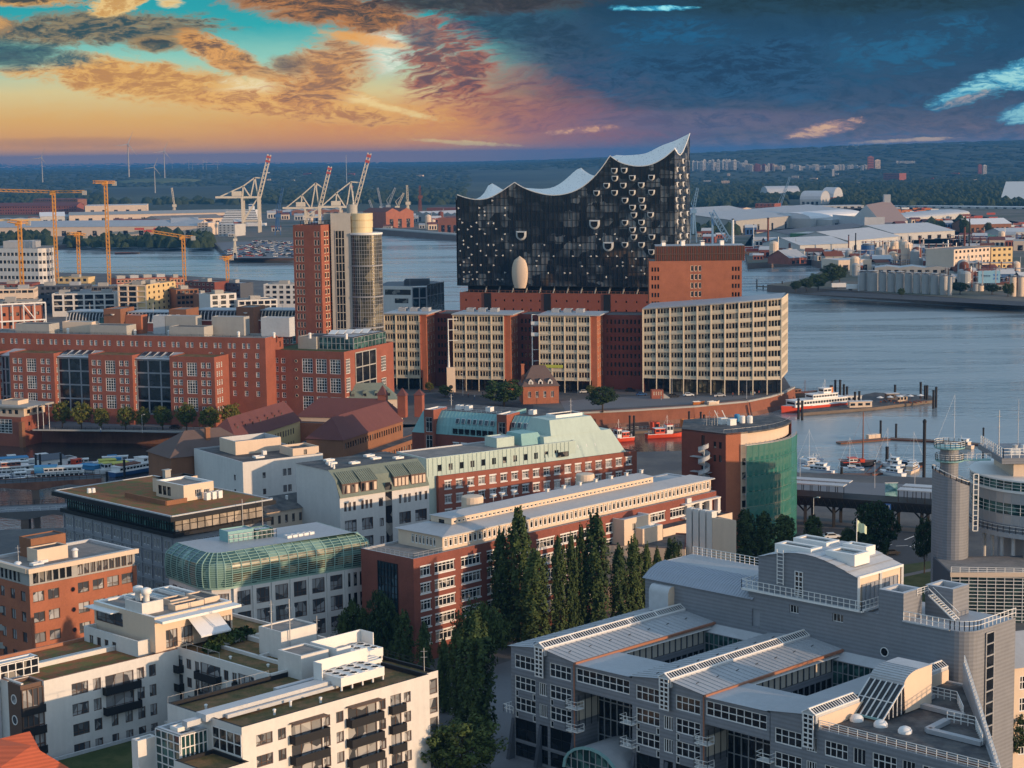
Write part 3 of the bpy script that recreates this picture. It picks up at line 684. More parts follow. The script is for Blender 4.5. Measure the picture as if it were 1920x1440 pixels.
for i,(s_,t_,r_,k_,l_)in enumerate(((21.5,35.5,1.1,'leaf_green','pale flowering bush at the left end of the hotel roof planting'),(24.5,37.4,1.6,'leaf_street','broad green bush in the middle of the hotel roof planting'),(27.5,37.8,1.5,'leaf_green','rounded green bush beside the white roof awning'),(30.5,38.4,1.3,'leaf_dark','dark bush at the right end of the hotel roof planting'))):
 def bush(b,n=260,r=r_):
  for _ in range(n):
   u,v=rnd.random()*2*pi,rnd.random()**.5;h=rnd.random();q=HF.w(s_,t_,24.0)+Vector((cos(u)*v*r*1.25,sin(u)*v*r*1.25,r*1.3*h*(1.1-v*.6)))
   d=Vector((rnd.uniform(-1,1),rnd.uniform(-1,1),rnd.uniform(-.6,1))).normalized();e=d.cross(Vector((.3,.5,.8))).normalized()*.2;f=d.cross(e).normalized()*.2
   b.poly([q-e-f,q+e-f,q+e+f,q-e+f])
 b=MB();bush(b);rt=empty('bush',HF.w(s_,t_,24),l_,'bush','bushes on the hotel roof');b.build('foliage',k_,rt);MB().box(HF.w(s_,t_),r_*1.6,r_*1.6,23.9,24.35,ang(HF.e)).build('planter','concrete',rt)
B=Bld('courtyard_pavilion','low flat pavilion with a dark lawn roof inside the white hotel courtyard','building',HF.w(6,30,6))
B.block(HF.rect(-9,12.5,19,38.5),6,12.6,'white_plaster','lawn',{0:cols(1,20,6,2,[8],2,'brown')},coping='zinc_light');B.block(HF.rect(12.6,18.3,26,36),6,14.5,'white_plaster','lawn',coping='zinc_light');B.finish()
B=Bld('tiled_house','orange tiled roof of a house poking into the bottom left corner','house',P(30,1438,14))
q0,q1,q2,q3=P(-60,1415,20),P(56,1371,20),P(78,1412,17.2),P(150,1452,14)
rb=B.mb('roof','tile_orange')
k0=PY(-80,1418,q1.y);rb.poly([P(-90,1500,15),P(150,1452,15),P(60,1398,18.6),P(-90,1400,18.6)]);rb.poly([P(0,1385,18.7),P(56,1371,19.2),P(78,1412,17.0),P(20,1400,18.5)])
rb.poly([P(-90,1400,18.6),P(60,1398,18.6),P(0,1385,18.7)])
B.block([q.to_2d()for q in(P(-90,1500,14.9),P(148,1453,14.9),P(70,1405,16.5),P(-90,1400,16.5))],6,14.9,'white_plaster','tile_orange',{0:cols(1,8,3,1.2,[9.5],1.6,'two')});B.finish()
# ---- orange brick block with a beige attic storey, left
OF=Fr(P(55,1100,24),P(256,1060,24)-P(55,1100,24))
B=Bld('office_building','orange brick office block with beige attic storey and gravel roof at the left edge','building',OF.w(11,8,6))
L=23.1;oz=[20.9,17.1,13.3,9.5]
hb_=at(U(OF,[(62,83),(90,111)],22,0,0),oz,1.9,'brown')+at(U(OF,[(146,167),(174,195),(201,223),(228,250)],22,0,0),oz,2.0,'brown_t')
B.block(OF.rect(0,L,0,15),6,24,'brick_orange','gravel',{0:hb_,3:cols(.5,14.5,4,1.5,oz,1.9,'brown')},skip=(2,))
for z in oz:B.piece('round_window',['brick_dark','glass'],lambda b:porthole(b,OF.w(9.0,0,z+1.0),ang(OF.e),.5))
B.block(OF.rect(.2,L-.2,.2,15),24,27.2,'concrete','gravel',{0:cols(.6,9,6,1.1,[24.3],2.0,'dark')+cols(10,22.3,9,1.1,[24.3],2.0,'brown'),3:cols(.5,12,8,.9,[24.3],2.0,'dark')},coping='zinc_light',th=.6)
B.mb('cornice','cream_plaster').prism(OF.rect(-.3,L+.3,-.5,.15),26.4,27.25);B.mb('cornice','cream_plaster').prism(OF.rect(-.5,.15,.15,15),26.4,27.25)
box_on(B,'plant_room','cream_plaster',OF,5.0,11.5,5.0,8.5,26.7,29.2,'bitumen');box_on(B,'plant_room','brick_brown',OF,6.5,14.0,9.5,13.5,26.7,30.4,'bitumen')
for s_,t_ in((3.0,3.2),(4.8,4.6)):box_on(B,'skylight','white_metal',OF,s_,s_+2.2,t_,t_+1.4,26.7,27.2,'boat_white')
dome(B,OF.w(2.2,7.2),.7,26.7);mast(B,OF.w(3.2,8.6,26.7),3.2);B.piece('vent','white_metal',lambda b:b.lathe(OF.w(12.5,4.2),[(.5,26.7),(.5,28.0),(.7,28.1),(.3,28.5)],10))
B.finish()
B=Bld('terraced_house','stepped brick house with curved balconies at the left edge','house',P(10,1160,6))
TF=Fr(P(-60,1120,20),Vector((.93,-.1)))
B.block(TF.rect(-6,8.0,0,9),6,21,'brick_brown','gravel',{0:cols(7.5,13.8,2,1.8,[17.6,14.2,10.8],2.0,'brown')})
for z in(19.0,15.6,12.2,9.0):balcony(B,TF.w(4.6,0,z-1.4),ang(TF.e),6.5,1.6,1.0,'concrete')
B.finish()
# ---- black-topped grey office with a planted roof
BF=Fr(P(325,965,30),P(500,935,30)-P(325,965,30))
B=Bld('office_building','grey stone office block with glazed black top storey and rusty planted roof','building',BF.w(11,20,6))
gz=[22.3-3.05*k for k in range(6)]
gl=[z+.25 for z in gz]
B.block(BF.rect(0,23,0,41),6,25.4,'grey_stone','bitumen',{3:[(a,b,z,z+1.75,'two')for k in range(11)for a,b in((.5+3.68*k,1.35+3.68*k),(1.6+3.68*k,2.45+3.68*k),(2.7+3.68*k,3.3+3.68*k))for z in gl],0:cols(.6,22.4,16,.8,gl,1.75,'two')})
for k in range(12):B.mb('pilaster','grey_stone').obox(BF.w(0,41-3.66*k-.2,6),BF.N*.2,BF.E*-.25,(0,0,18.9))
for z in gz:B.mb('string_course','grey_stone').obox(BF.w(-.14,0,z-.55),BF.N*41,BF.E*-.16,(0,0,.25))
B.mb('cornice','dark_metal').prism(BF.rect(-.7,23.7,-.7,41.5),25.4,26.2)
B.curtain(BF.w(.6,40.5),BF.w(.6,.6),26.2,29.0,44,2,'glass_teal','dark_metal',.16);B.curtain(BF.w(.6,.6),BF.w(22.5,.6),26.2,29.0,12,2,'glass_pale','dark_metal',.12)
B.mb('eaves','dark_metal').prism(BF.rect(-2.0,24.0,-2.0,42.5),29.0,29.9);B.mb('roof','sedum_red').prism(BF.rect(-1.0,23.0,-1.0,41.5),29.9,30.05);
for a,b in(((-1.4,-1.4),(23.4,-1.4)),((-1.4,-1.4),(-1.4,41.9)),((23.4,-1.4),(23.4,41.9)),((-1.4,41.9),(23.4,41.9))):B.mb('roof_edge','zinc_light').bar(BF.w(*a,30.0),BF.w(*b,30.0),.35,.3)
B.block(BF.rect(9.5,17,10,20),29.9,33.4,'cream_plaster','gravel',{0:[(2.8,4.4,30.6,32.2,'three'),(5,6.4,30.5,32,'three')],3:cols(.6,5.5,3,1.3,[30.6],1.9,'dark')},coping='white_metal',th=.5)
B.block(BF.rect(12,20,20,25),29.9,33.0,'cream_plaster','bitumen',{0:cols(5,8,2,.5,[30.8],1.6,'dark')},coping='dark_metal');B.mb('roof_wall','brick_brown').bar(BF.w(4.5,9,30.4),BF.w(4.5,24,30.4),.3,1.2);B.mb('roof_wall','brick_brown').bar(BF.w(4.5,9,30.4),BF.w(9.5,9,30.4),.3,1.2)
for k in range(3):box_on(B,'air_conditioner','white_metal',BF,13.5+k*1.5,14.5+k*1.5,7.6,8.8,29.9,31.6,'dark_metal',.15)
for s_,t_ in((2,34),(2.8,33.6)):B.piece('vent','white_metal',lambda b:b.tube(BF.w(s_,t_,30),BF.w(s_,t_,31.0),.5,.4,8))
B.piece('chimney','concrete',lambda b:b.box(BF.w(14,22.6),1.4,1.0,33,34.6,ang(BF.e)).box(BF.w(14,22.6),1.7,1.3,34.6,34.8,ang(BF.e)))
mast(B,BF.w(14.5,-3.2,21),10.5,.1,'flagpole',arms=0);mast(B,BF.w(19.5,-3.2,21),10,.1,'flagpole',arms=0);B.mb('forecourt_wall','grey_stone').prism(BF.rect(13,21,-3.8,-2.6),6,21)
B.finish()
# ---- white stone building with a bowed green glass top
GF=Fr(P(440,1105,21),P(693,1058,21.5)-P(440,1105,21))
B=Bld('office_building','white stone building with bowed green glass upper floors and a flat pale roof','building',GF.w(10,10,6))
LG=28.6
lw=[(.5+4.0*k,3.3+4.0*k,z,z+2.9,'brown3')for k in range(6)for z in(17.6,13.6,9.6)]+[(a,a+.8,z,z+2.7,'dark')for a in(24.3,25.8,27.2)for z in(17.7,13.7,9.7)]
B.block(GF.rect(0,LG,0,17),6,21.2,'white_plaster','gravel',{0:lw,3:cols(.5,16.5,4,2.4,[17.6,13.6,9.6],2.9,'brown3')})
for k in range(7):B.mb('pilaster','white_plaster').prism(GF.rect(-.35+4.0*k,.35+4.0*k,-.3,.05),6,21.2)
def bow(part,prof,pts,mats,bars):
 """A band swept along a line of points: prof = [(outward, z)...]."""
 n=len(pts);nm=[]
 for i in range(n):
  a,c=pts[max(0,i-1)],pts[min(n-1,i+1)];d=(c-a).normalized();nm.append(Vector((d.y,-d.x)))
 b=B.mb(part,tuple(mats));Q=lambda i,j,k=0:Vector((*(pts[i]+nm[i]*(prof[j][0]+k)),prof[j][1]))
 for i in range(n-1):
  for j in range(len(prof)-1):b.poly([Q(i,j),Q(i+1,j),Q(i+1,j+1),Q(i,j+1)],2 if 10<=i<n-4 and j in(2,3,4,5,8,9,10)else 0)
 for j in range(len(prof)):
  for i in range(n-1):b.bar(Q(i,j,.08),Q(i+1,j,.08),bars[0],bars[0],1)
 for i in range(n):
  if i%bars[2]==0:
   for j in range(len(prof)-1):b.bar(Q(i,j,.1),Q(i,j+1,.1),bars[1],bars[1],1)
prof=[(.5*sin(k*pi/15+.35)-.1 if k<11 else.38-.26*(k-10)**1.45,21.6+6.1*k/15)for k in range(16)]
line=[GF.w(-5.6,16-2.4*k)for k in range(5)]+[GF.w(-.6-5*cos(k*pi/12),5.2-5.2*sin(k*pi/12))for k in range(1,6)]+[GF.w(-.6+2.0*k,0)for k in range(15)]+[GF.w(LG-.2+1.2*sin(k*pi/6),1.2-1.2*cos(k*pi/6))for k in range(0,4)]+[GF.w(LG+1.0,6),GF.w(LG+1.0,11),GF.w(LG+1.0,16)]
mat('copper_frame',(0.27,0.42,0.37),0.5,0.08);glassmat('glass_green',(0.04,0.10,0.095),(0.20,0.32,0.27),0.5,0.15,0.3,0.6)
bow('glass_band',prof,line,('glass_green','copper_frame','glass_warm'),(.08,.15,1))
B.mb('gutter','copper_frame').prism([q for q in line],21.2,21.6)
inner=[]
for i,q in enumerate(line):
 a,c=line[max(0,i-1)],line[min(len(line)-1,i+1)];d=(c-a).normalized();inner.append(q+Vector((d.y,-d.x))*prof[-1][0])
B.mb('roof','zinc').poly([(*q,27.72)for q in inner])
B.block([GF.w(-5.4,16),GF.w(-5.4,6),GF.w(-3.9,1.6),GF.w(0,.1),GF.w(0,16)],6,21.2,'white_plaster','gravel',{0:cols(1,9,3,1.8,[17.6,13.6],2.7,'brown3'),1:cols(.4,4.3,1,2,[17.6,13.6],2.7,'brown3'),2:cols(.4,3.9,1,2,[17.6,13.6],2.7,'brown3')},skip=(3,))
box_on(B,'plant_room','copper_green',GF,4,9.5,9.5,13,27.7,29.8,'steel',.15);box_on(B,'plant_room','glass_teal',GF,9.7,13.5,9,12,27.7,29.5,'steel',.15)
for k in range(5):box_on(B,'skylight','white_metal',GF,14.6+1.3*k,15.6+1.3*k,5.5+.1*k,7.0,27.7,28.2,'boat_white')
B.rail([GF.w(3.6,8.6,27.7),GF.w(13.8,8.4,27.7),GF.w(14,13.5,27.7)],27.7,1.6,1.0,'steel',2,.1)
mast(B,GF.w(10,-4.5,6),11,.09,'flagpole','white_metal',0)
B.finish()
# ---- long dark red brick office with set-back attic storeys
RF=Fr(P(775,1048,26),P(1345,920,26)-P(775,1048,26))
B=Bld('office_building','long dark red brick office with white window groups and two set-back attic storeys','building',RF.w(45,7,6))
sty('office',5,(.7,),'white_frame','glass',.14,.12,.25,.22);sty('office3',3,(.7,),'white_frame','glass',.14,.12,.25,.22)
rz=[22.3-3.25*k for k in range(5)]
fw_=[(1.7,4.3,z,z+1.85,'office3')for z in rz]+[(5.4+7.0*k,5.4+5.2+7.0*k,z,z+1.85,'office')for k in range(12)for z in rz]
B.block(RF.rect(0,91.5,0,14.6),6,26,'brick_maroon','gravel',{0:fw_,3:[]},coping='zinc',par=.4)
B.curtain(RF.w(-.06,9.8),RF.w(-.06,4.3),7,24.4,6,12,'glass_blue','dark_metal');
B.rail([RF.w(.3,14.3,26),RF.w(.3,.3,26),RF.w(8,.3,26)],26,.9,1.2,'steel',2,.06)
sty('attic',1,(.75,),'white_frame','glass',.2,.1);sty('slot',1,(),'white_frame','glass',.12,.1)
B.block(RF.rect(9.0,91.5,1.5,13.8),25.6,28.5,'cream_plaster','zinc',{0:cols(.3,82.2,62,1.0,[26.35],1.75,'attic'),3:cols(3.5,10.5,7,.8,[26.3],1.8,'attic')},coping='zinc',par=.15,th=1.0)
B.mb('eaves','zinc_light').prism(RF.rect(8.3,92,.7,1.5),28.5,28.72)
b=B.mb('roof','zinc');
b.poly([RF.w(8.3,.7,28.74),RF.w(92,.7,28.74),RF.w(88,4.6,29.6),RF.w(14.5,4.6,29.6)]);b.poly([RF.w(8.3,14.4,28.74),RF.w(8.3,.7,28.74),RF.w(14.5,4.6,29.6),RF.w(14.5,10.8,29.6)])
B.block(RF.rect(14.7,75.5,4.8,10.6),29.0,30.8,'cream_plaster','zinc',{0:cols(.4,60.4,50,.75,[29.75],.55,'slot'),3:[(2.2,3.8,29.4,30.3,'dark')]},coping='zinc_light',par=.12,th=.5)
b.poly([RF.w(14.4,4.5,30.82),RF.w(75.8,4.5,30.82),RF.w(74,7.7,31.5),RF.w(19.5,7.7,31.5)]);b.poly([RF.w(14.4,11,30.82),RF.w(14.4,4.5,30.82),RF.w(19.5,7.7,31.5)])
for s_,r_ in((28,2.2),(62,2.0)):B.piece('plant_room','cream_plaster',lambda b:b.lathe(RF.w(s_,12.4),[(r_,28.4),(r_,32.2),(r_-.1,32.4),(r_*.4,32.5)],18))
for s_ in(33,35.5,39):B.piece('satellite_dish','white_metal',lambda b:(b.tube(RF.w(s_,11.4,28.6),RF.w(s_,11.4,31.8),.06,.06,6),b.lathe(RF.w(s_,11.4),[(.1,31.6),(.5,31.8),(.7,32.2)],12)))
for k in range(8):B.piece('stair_tower' if k==0 else 'vent','white_plaster',(lambda b:b.prism(RF.rect(80.5,82,-.6,.2),18,25.9))if k==0 else(lambda b:b.box(RF.w(40+5*k,7.7),.6,.6,31.3,32.0,ang(RF.e)).box(RF.w(40+5*k,7.7),.8,.8,32,32.1,ang(RF.e))))
for s_ in(84,87.5,90.5):B.mb('pillar','white_plaster').prism(RF.rect(s_,s_+.9,-1.2,-.1),6,24.6)
B.mb('balcony_deck','white_plaster').prism(RF.rect(79,91.5,-1.3,-.05),21.6,21.9);B.mb('balcony_deck','white_plaster').prism(RF.rect(79,91.5,-1.3,-.05),24.6,24.9)
B.finish()
# ---- cream building with tall white chimney stacks
CF=Fr(P(1035,1012,20),P(1290,1035,20)-P(1035,1012,20))
B=Bld('factory_building','cream rendered building with dark flat roofs and four white chimney stacks','building',P(1200,1050,6))
c0,c1=P(1040,1006,20),P(1148,1022,20)
B.block([q.to_2d()for q in(P(1030,1012,20),P(1140,1022,20),P(1285,1030,20),P(1290,1000,20),P(1140,992,20),P(1040,1000,20))],6,20,'cream_plaster','bitumen',{0:cols(8,14,2,1.2,[16.5],2,'dark'),1:cols(1,12,3,1.2,[16.0],2,'dark')},coping='tile_red',par=.25)
q=P(1175,985,22);KF=Fr((22.3,381),RF.e)
B.block(KF.rect(-2,6.5,-2.5,5.5),15,25.2,'cream_plaster','zinc_light',{0:[(2.6,3.6,22.6,24,'dark')]},coping='white_metal');B.block(KF.rect(1.5,8.0,-4.5,-2.4),15,23.0,'cream_plaster','zinc_light',coping='white_metal')
B.block(KF.rect(10,34,-3,9),10,21.5,'cream_plaster','bitumen',{0:cols(12,18,2,1.2,[18.2],1.8,'brown')},coping='tile_red',par=.25)
SF=Fr(P(1287,1062,14),P(1337,1068,14)-P(1287,1062,14))
o3=PY(1286,955,377);o4=PY(1337,962,372);SF=Fr(o3,o4-o3);LS=(o4-o3).to_2d().length
for k in range(4):B.piece('chimney_stack','white_plaster',lambda b:(b.obox(SF.w(LS*k/4+.08,0,6),SF.E*(LS/4-.38),SF.N*1.6,(0,0,o3.z-6)),b.obox(SF.w(LS*k/4+.2,.12,o3.z),SF.E*(LS/4-.62),SF.N*1.3,(0,0,.3))))
B.mb('stack_joints','glass_blue').obox(SF.w(0,.5,6),SF.E*LS,SF.N*.6,(0,0,o3.z-7))
B.block([o4.to_2d(),P(1385,985,o4.z-1.2).to_2d()+Vector((0,4)),P(1385,985,o4.z-1.2).to_2d()+Vector((-5,11)),o4.to_2d()+Vector((-4.5,7))],6,o4.z-1.0,'cream_plaster','bitumen',par=.3)
B.finish()
# ---- white gabled-block, dark hipped roof behind it, and their neighbours
WF=Fr(P(455,867,28),P(605,850,28)-P(455,867,28))
B=Bld('apartment_building','plain white rendered block with a blank left wall and few small windows','building',WF.w(10,13,6))
wz=[23.6,19.6,15.6,11.6]
B.block(WF.rect(0,21.7,0,27.5),6,28,'white_plaster','bitumen',{0:at(U(WF,[(492,498)],26,0,0),wz,1.4,'brown')+at(U(WF,[(530,537),(539,546),(556,562)],26,0,0),wz,1.7,'brown')+at([(15.4,16.4),(19,20)],wz,1.6,'brown'),3:at([(22.5,23.4)],[23.0,19.5],1.4,'dark')},coping='zinc',par=.35)
B.block(WF.rect(4.5,17,13,22),27,31,'cream_plaster','bitumen',coping='zinc_light',par=1.6,th=.25);B.block(WF.rect(14.5,21.7,2,9),27,29.6,'cream_plaster','bitumen',{0:[(3,3.9,27.9,29.1,'dark')]});box_on(B,'skylight','white_metal',WF,6,8.4,5,7,27.6,28.1,'boat_white');box_on(B,'vent','white_metal',WF,10,11,9,10,27.6,28.6)
B.finish()
B=Bld('hipped_house','dark brick house with a brown hipped roof behind the plain white block','house',WF.w(-2,38,6))
HR=Fr(WF.w(-6,28.2),WF.e)
B.block(HR.rect(0,24,0,14),6,26.0,'brick_brown','tile_brown',{3:cols(2,12,3,1,[18,14],1.8,'brown')},par=.1);rb=B.mb('roof','tile_brown')
a_,b_,c_,d_=[HR.w(*k,26.05)for k in((-.5,-.5),(24.5,-.5),(24.5,14.5),(-.5,14.5))];r1,r2=HR.w(7,7,31.5),HR.w(17,7,31.5)
for f_ in((a_,b_,r2,r1),(b_,c_,r2),(c_,d_,r1,r2),(d_,a_,r1)):rb.poly(f_)
B.piece('chimney','brick_brown',lambda b:b.box(HR.w(12,4),1.2,.9,28,32,ang(HR.e)).box(HR.w(12,4),1.5,1.2,32,32.3,ang(HR.e)));B.finish()
SLF=Fr(P(637,935,28),P(805,910,28)-P(637,935,28))
B=Bld('mansard_house','white house with weathered green mansard, slate-grey dormers and arched upper windows','building',SLF.w(10,10,6))
g1=at(U(SLF,[(645,650),(653,658),(662,667),(677,682),(685,690),(693,698),(710,718),(748,752),(757,762),(765,770),(778,782),(786,790),(796,801)],27,0,0),[25.0],1.9,'brown')
g2=at(U(SLF,[(646,668),(678,699),(748,770),(778,800)],26,0,0),[20.4,16.4,12.4],2.6,'brown3')+at(U(SLF,[(711,719)],26,0,0),[20.6,16.6,12.6],1.8,'brown')
B.block(SLF.rect(0,23.5,0,17),6,28,'white_plaster','bitumen',{0:g1+g2,3:[]},par=.1);rb=B.mb('mansard','copper_dull')
x0,x1=SLF.w(0,-.2,28.02),SLF.w(23.5,-.2,28.02);y0,y1=SLF.w(0,4.2,33.6),SLF.w(23.5,4.2,33.6)
rb.poly([x0,x1,SLF.w(23.5,1.6,31.8),SLF.w(0,1.6,31.8)]);rb.poly([SLF.w(0,1.6,31.8),SLF.w(23.5,1.6,31.8),y1,y0])
B.mb('gable','white_plaster').poly([SLF.w(-.01,17,28),SLF.w(-.01,0,28),SLF.w(-.01,1.6,31.8),SLF.w(-.01,4.2,33.6),SLF.w(-.01,17,33.6)]);B.bi+=1;B.mb('gable','white_plaster').poly([SLF.w(23.51,0,28),SLF.w(23.51,17,28),SLF.w(23.51,17,33.6),SLF.w(23.51,4.2,33.6),SLF.w(23.51,1.6,31.8)])
B.mb('roof','bitumen').poly([SLF.w(-.2,4.2,33.6),SLF.w(23.7,4.2,33.6),SLF.w(23.7,17,33.6),SLF.w(-.2,17,33.6)])
for a,c in((.8,5.0),(5.6,9.8),(14.2,18.2),(18.8,22.8)):
 def dm(b):
  b.obox(SLF.w(a,.15,28.6),SLF.E*(c-a),SLF.N*2.4,(0,0,2.4),0);b.poly([SLF.w(a-.2,-.1,31.0),SLF.w(c+.2,-.1,31.0),SLF.w(c+.1,3.2,33.1),SLF.w(a+.1,3.2,33.1)],1)
  for k in range(9):u=a+(c-a)*k/8;b.bar(SLF.w(u,-.1,31.06),SLF.w(u,3.1,33.1),.1,.1,1)
  for k in range(4):u=a+(c-a)*(k+.5)/4;b.obox(SLF.w(u-.33,.06,28.9),SLF.E*.66,SLF.N*.1,(0,0,1.7),2 if k in(0,2)and c<12 else 3)
 B.piece('dormer',['tile_brown','copper_dull','glass','cream_plaster'],dm)
B.mb('stair_glazing','glass').obox(SLF.w(11.8,-.06,16),SLF.E*1.7,SLF.N*.05,(0,0,14));
for s_,t_ in((4,10),(8,7),(15,9),(16,13),(19,6),(6,14)):box_on(B,'skylight','white_metal',SLF,s_,s_+2.2,t_,t_+1.4,33.6,34.0,'boat_white',.2)
for k in range(3):B.piece('vent','white_metal',lambda b:b.tube(SLF.w(2+.8*k,5+2.2*k,33.5),SLF.w(2+.8*k,5+2.2*k,34.5),.25,.25,8))
B.finish()
AF=Fr(P(500,962,24),P(637,940,24)-P(500,962,24))
B=Bld('shop_house','low white house with a black flat roof left of the mansard house','house',AF.w(9,6,6))
LA=(P(637,940,24)-P(500,962,24)).to_2d().length
B.block(AF.rect(0,LA,0,12),6,24,'cream_plaster','bitumen',{0:cols(.5,LA-.5,10,.75,[21.2],1.8,'brown')+cols(.5,LA-.5,7,1.6,[17.0,13],2.0,'brown3')},par=.2)
rb=B.mb('roof','bitumen');rb.poly([AF.w(-.4,-.5,24.05),AF.w(LA+.4,-.5,24.05),AF.w(LA,6,26.2),AF.w(0,6,26.2)]);B.mb('roof','bitumen').poly([AF.w(LA,6,26.2),AF.w(LA,12,25),AF.w(0,12,25),AF.w(0,6,26.2)][::-1])
B.mb('balcony_deck','zinc').prism(AF.rect(10,LA,-1.1,-.02),20.4,20.6);B.rail([AF.w(10,-1.05,20.6),AF.w(LA,-1.05,20.6)],20.6,.9,1,'dark_metal',2,.05)
for k in range(3):B.piece('vent','white_metal',lambda b:b.tube(AF.w(4+4*k,4,25),AF.w(4+4*k,4,26.3),.3,.3,8))
B.finish()
# ---- red brick office under a pale copper attic
G1=Fr(P(822,893,28),P(1194,845,28)-P(822,893,28));LG1=(P(1194,845,28)-P(822,893,28)).to_2d().length
B=Bld('office_building','red brick office with pale copper attic and stepped copper penthouse beyond the long brick office','building',G1.w(28,8,6))
sty('lintel',2,(.65,),'white_frame','glass_curtain',.12,.1,.25,.3);sty('lintel4',4,(.65,),'white_frame','glass_curtain',.12,.1,.25,.3)
gz=[24.9-3.3*k for k in range(5)]
B.block(G1.rect(0,LG1,0,15),6,28,'brick_red','gravel',{0:cols(1.0,LG1-1,18,1.8,gz,1.7,'lintel')},par=.3)
p0,p1=G1.w(-2.5,1.0),G1.w(LG1-18,1.0)
B.block([p0,p1,G1.w(LG1-18,14),G1.w(-2.5,14)],18,32.2,'copper_pale','gravel',{0:cols(2,38,12,1.1,[28.9],1.5,'dark')},coping='zinc_light',par=.3)
for k in range(34):B.mb('seam','copper_pale').bar(G1.w(-2+1.2*k,.94,28),G1.w(-2+1.2*k,.94,32.1),.08)
def slab(s0,s1,t0,t1,z0,z1,sl,m='copper_pale',top='copper_pale',nm='penthouse'):
 b=B.mb(nm,(m,top));p=[G1.w(*k,z0)for k in((s0,t0),(s1,t0),(s1,t1),(s0,t1))];q=[G1.w(*k,z1)for k in((s0+sl*.3,t0+sl*.7),(s1-sl,t0+sl*.7),(s1-sl,t1-sl*.7),(s0+sl*.3,t1-sl*.7))]
 for i in range(4):j=(i+1)%4;b.poly([p[i],p[j],q[j],q[i]],0)
 b.poly(q,1)
slab(LG1-27,LG1-3,.6,14.5,28,33.6,3.0);slab(LG1-24,LG1-9,2.6,13,33.6,37.2,2.0);slab(LG1-32,LG1-24,3,12,30,34.6,2.4,'copper_green','copper_green','side_penthouse')
for s0 in(LG1-22,LG1-16):B.mb('roof_window',('white_frame','glass_blue')).obox(G1.w(s0,1.6,30.2),G1.E*4.6,Vector((G1.n.x*.9,G1.n.y*.9,2.0)),Vector((-G1.n.x,-G1.n.y,.45))*.12,1)
for k in range(5):B.mb('glazing_bar','white_frame').bar(G1.w(LG1-22+2.6*k,1.45,30.2),G1.w(LG1-22+2.6*k,2.35,32.2),.14)
B.win(G1.w(LG1-22,.55,28.7),ang(G1.e),3.2,1.2,'dark3')
box_on(B,'plant_room','copper_pale',G1,LG1-38,LG1-33,5,10,31.9,34.2,'zinc_light');box_on(B,'skylight','white_metal',G1,LG1-20,LG1-12,6,10,37.2,37.9,'dark_metal');mast(B,G1.w(LG1-14,8,37.2),4)
B.finish()
# ---- turquoise mansard building on the harbour side
G2=Fr((-27.5,530),Vector((.966,-.10)))
o_=P(800,812,22);G2=Fr(o_,P(1010,828,22)-o_);LG2=42
B=Bld('office_building','dark brick office under a turquoise copper mansard with glass stair towers','building',G2.w(18,8,6))
B.block(G2.rect(-5,LG2,0,16),6,22,'brick_dark','gravel',{0:cols(13.5,40,10,1.9,[18.0,13.6,9.5],1.8,'lintel')},par=.2)
def cop(s0,s1):
 b=B.mb('mansard',('copper_green','bitumen'));p=[(-.05,22),(.3,24.4),(1.2,26.6),(3.0,28.3)]
 for(a,z),(c,y)in zip(p[:-1],p[1:]):b.poly([G2.w(s0,a,z),G2.w(s1,a,z),G2.w(s1,c,y),G2.w(s0,c,y)],0)
 b.poly([G2.w(s0,3.0,28.3),G2.w(s1,3.0,28.3),G2.w(s1,16,28.5),G2.w(s0,16,28.5)],1)
 for s_ in(s0,s1):b.poly([G2.w(s_,*k)for k in p]+[G2.w(s_,16,28.5),G2.w(s_,16,22)],0)
 for k in range(int((s1-s0)/1.1)):u=s0+1.1*k;[b.bar(G2.w(u,a-.04,z),G2.w(u,c-.04,y),.07,.07,0)for(a,z),(c,y)in zip(p[:-1],p[1:])]
cop(3,23.5);cop(27.5,LG2)
for k in range(13):B.piece('roof_window',['white_frame','glass_blue'],lambda b:(b.obox(G2.w((9.5 if k<7 else 12.5)+1.9*k,.45,25.3),G2.E*1.1,Vector((G2.n.x*.55,G2.n.y*.55,1.4)),Vector((-G2.n.x,-G2.n.y,.4))*.18,0),b.obox(G2.w((9.6 if k<7 else 12.6)+1.9*k,.3,25.42),G2.E*.9,Vector((G2.n.x*.5,G2.n.y*.5,1.2)),Vector((-G2.n.x,-G2.n.y,.4))*.1,1)))
for k in range(12):B.win(G2.w((9.6 if k<7 else 13)+1.95*k,.0,22.4),ang(G2.e),1.5,1.5,'dark3')
for s_ in(.0,24.0):
 B.block(G2.rect(s_,s_+3.2,-1.2,6),6,29,'brick_red','gravel',{0:[(.5,2.7,z,z+4.2,'two_t')for z in(7.5,12.5,17.5,22.6)]},coping='white_metal');
b=B.mb('mansard',('copper_green','bitumen'));b.poly([G2.w(-5,-.05,22),G2.w(-.1,-.05,22),G2.w(-.1,2.2,28),G2.w(-2.5,2.2,28)],0);b.poly([G2.w(-5,10,22),G2.w(-5,-.05,22),G2.w(-2.5,2.2,28),G2.w(-2.5,10,28)],0);b.poly([G2.w(-2.5,2.2,28),G2.w(-.1,2.2,28),G2.w(-.1,10,28),G2.w(-2.5,10,28)],1)
for s_ in(6,9,16,30):box_on(B,'plant_room','white_metal',G2,s_,s_+1.6,6,8,28.2,29.6,'steel')
B.rail([G2.w(3,3.2,28.3),G2.w(23,3.2,28.3)],28.3,.8,1.6,'white_metal',2,.07);mast(B,G2.w(4,7,28),4.5,.1)
B.finish()
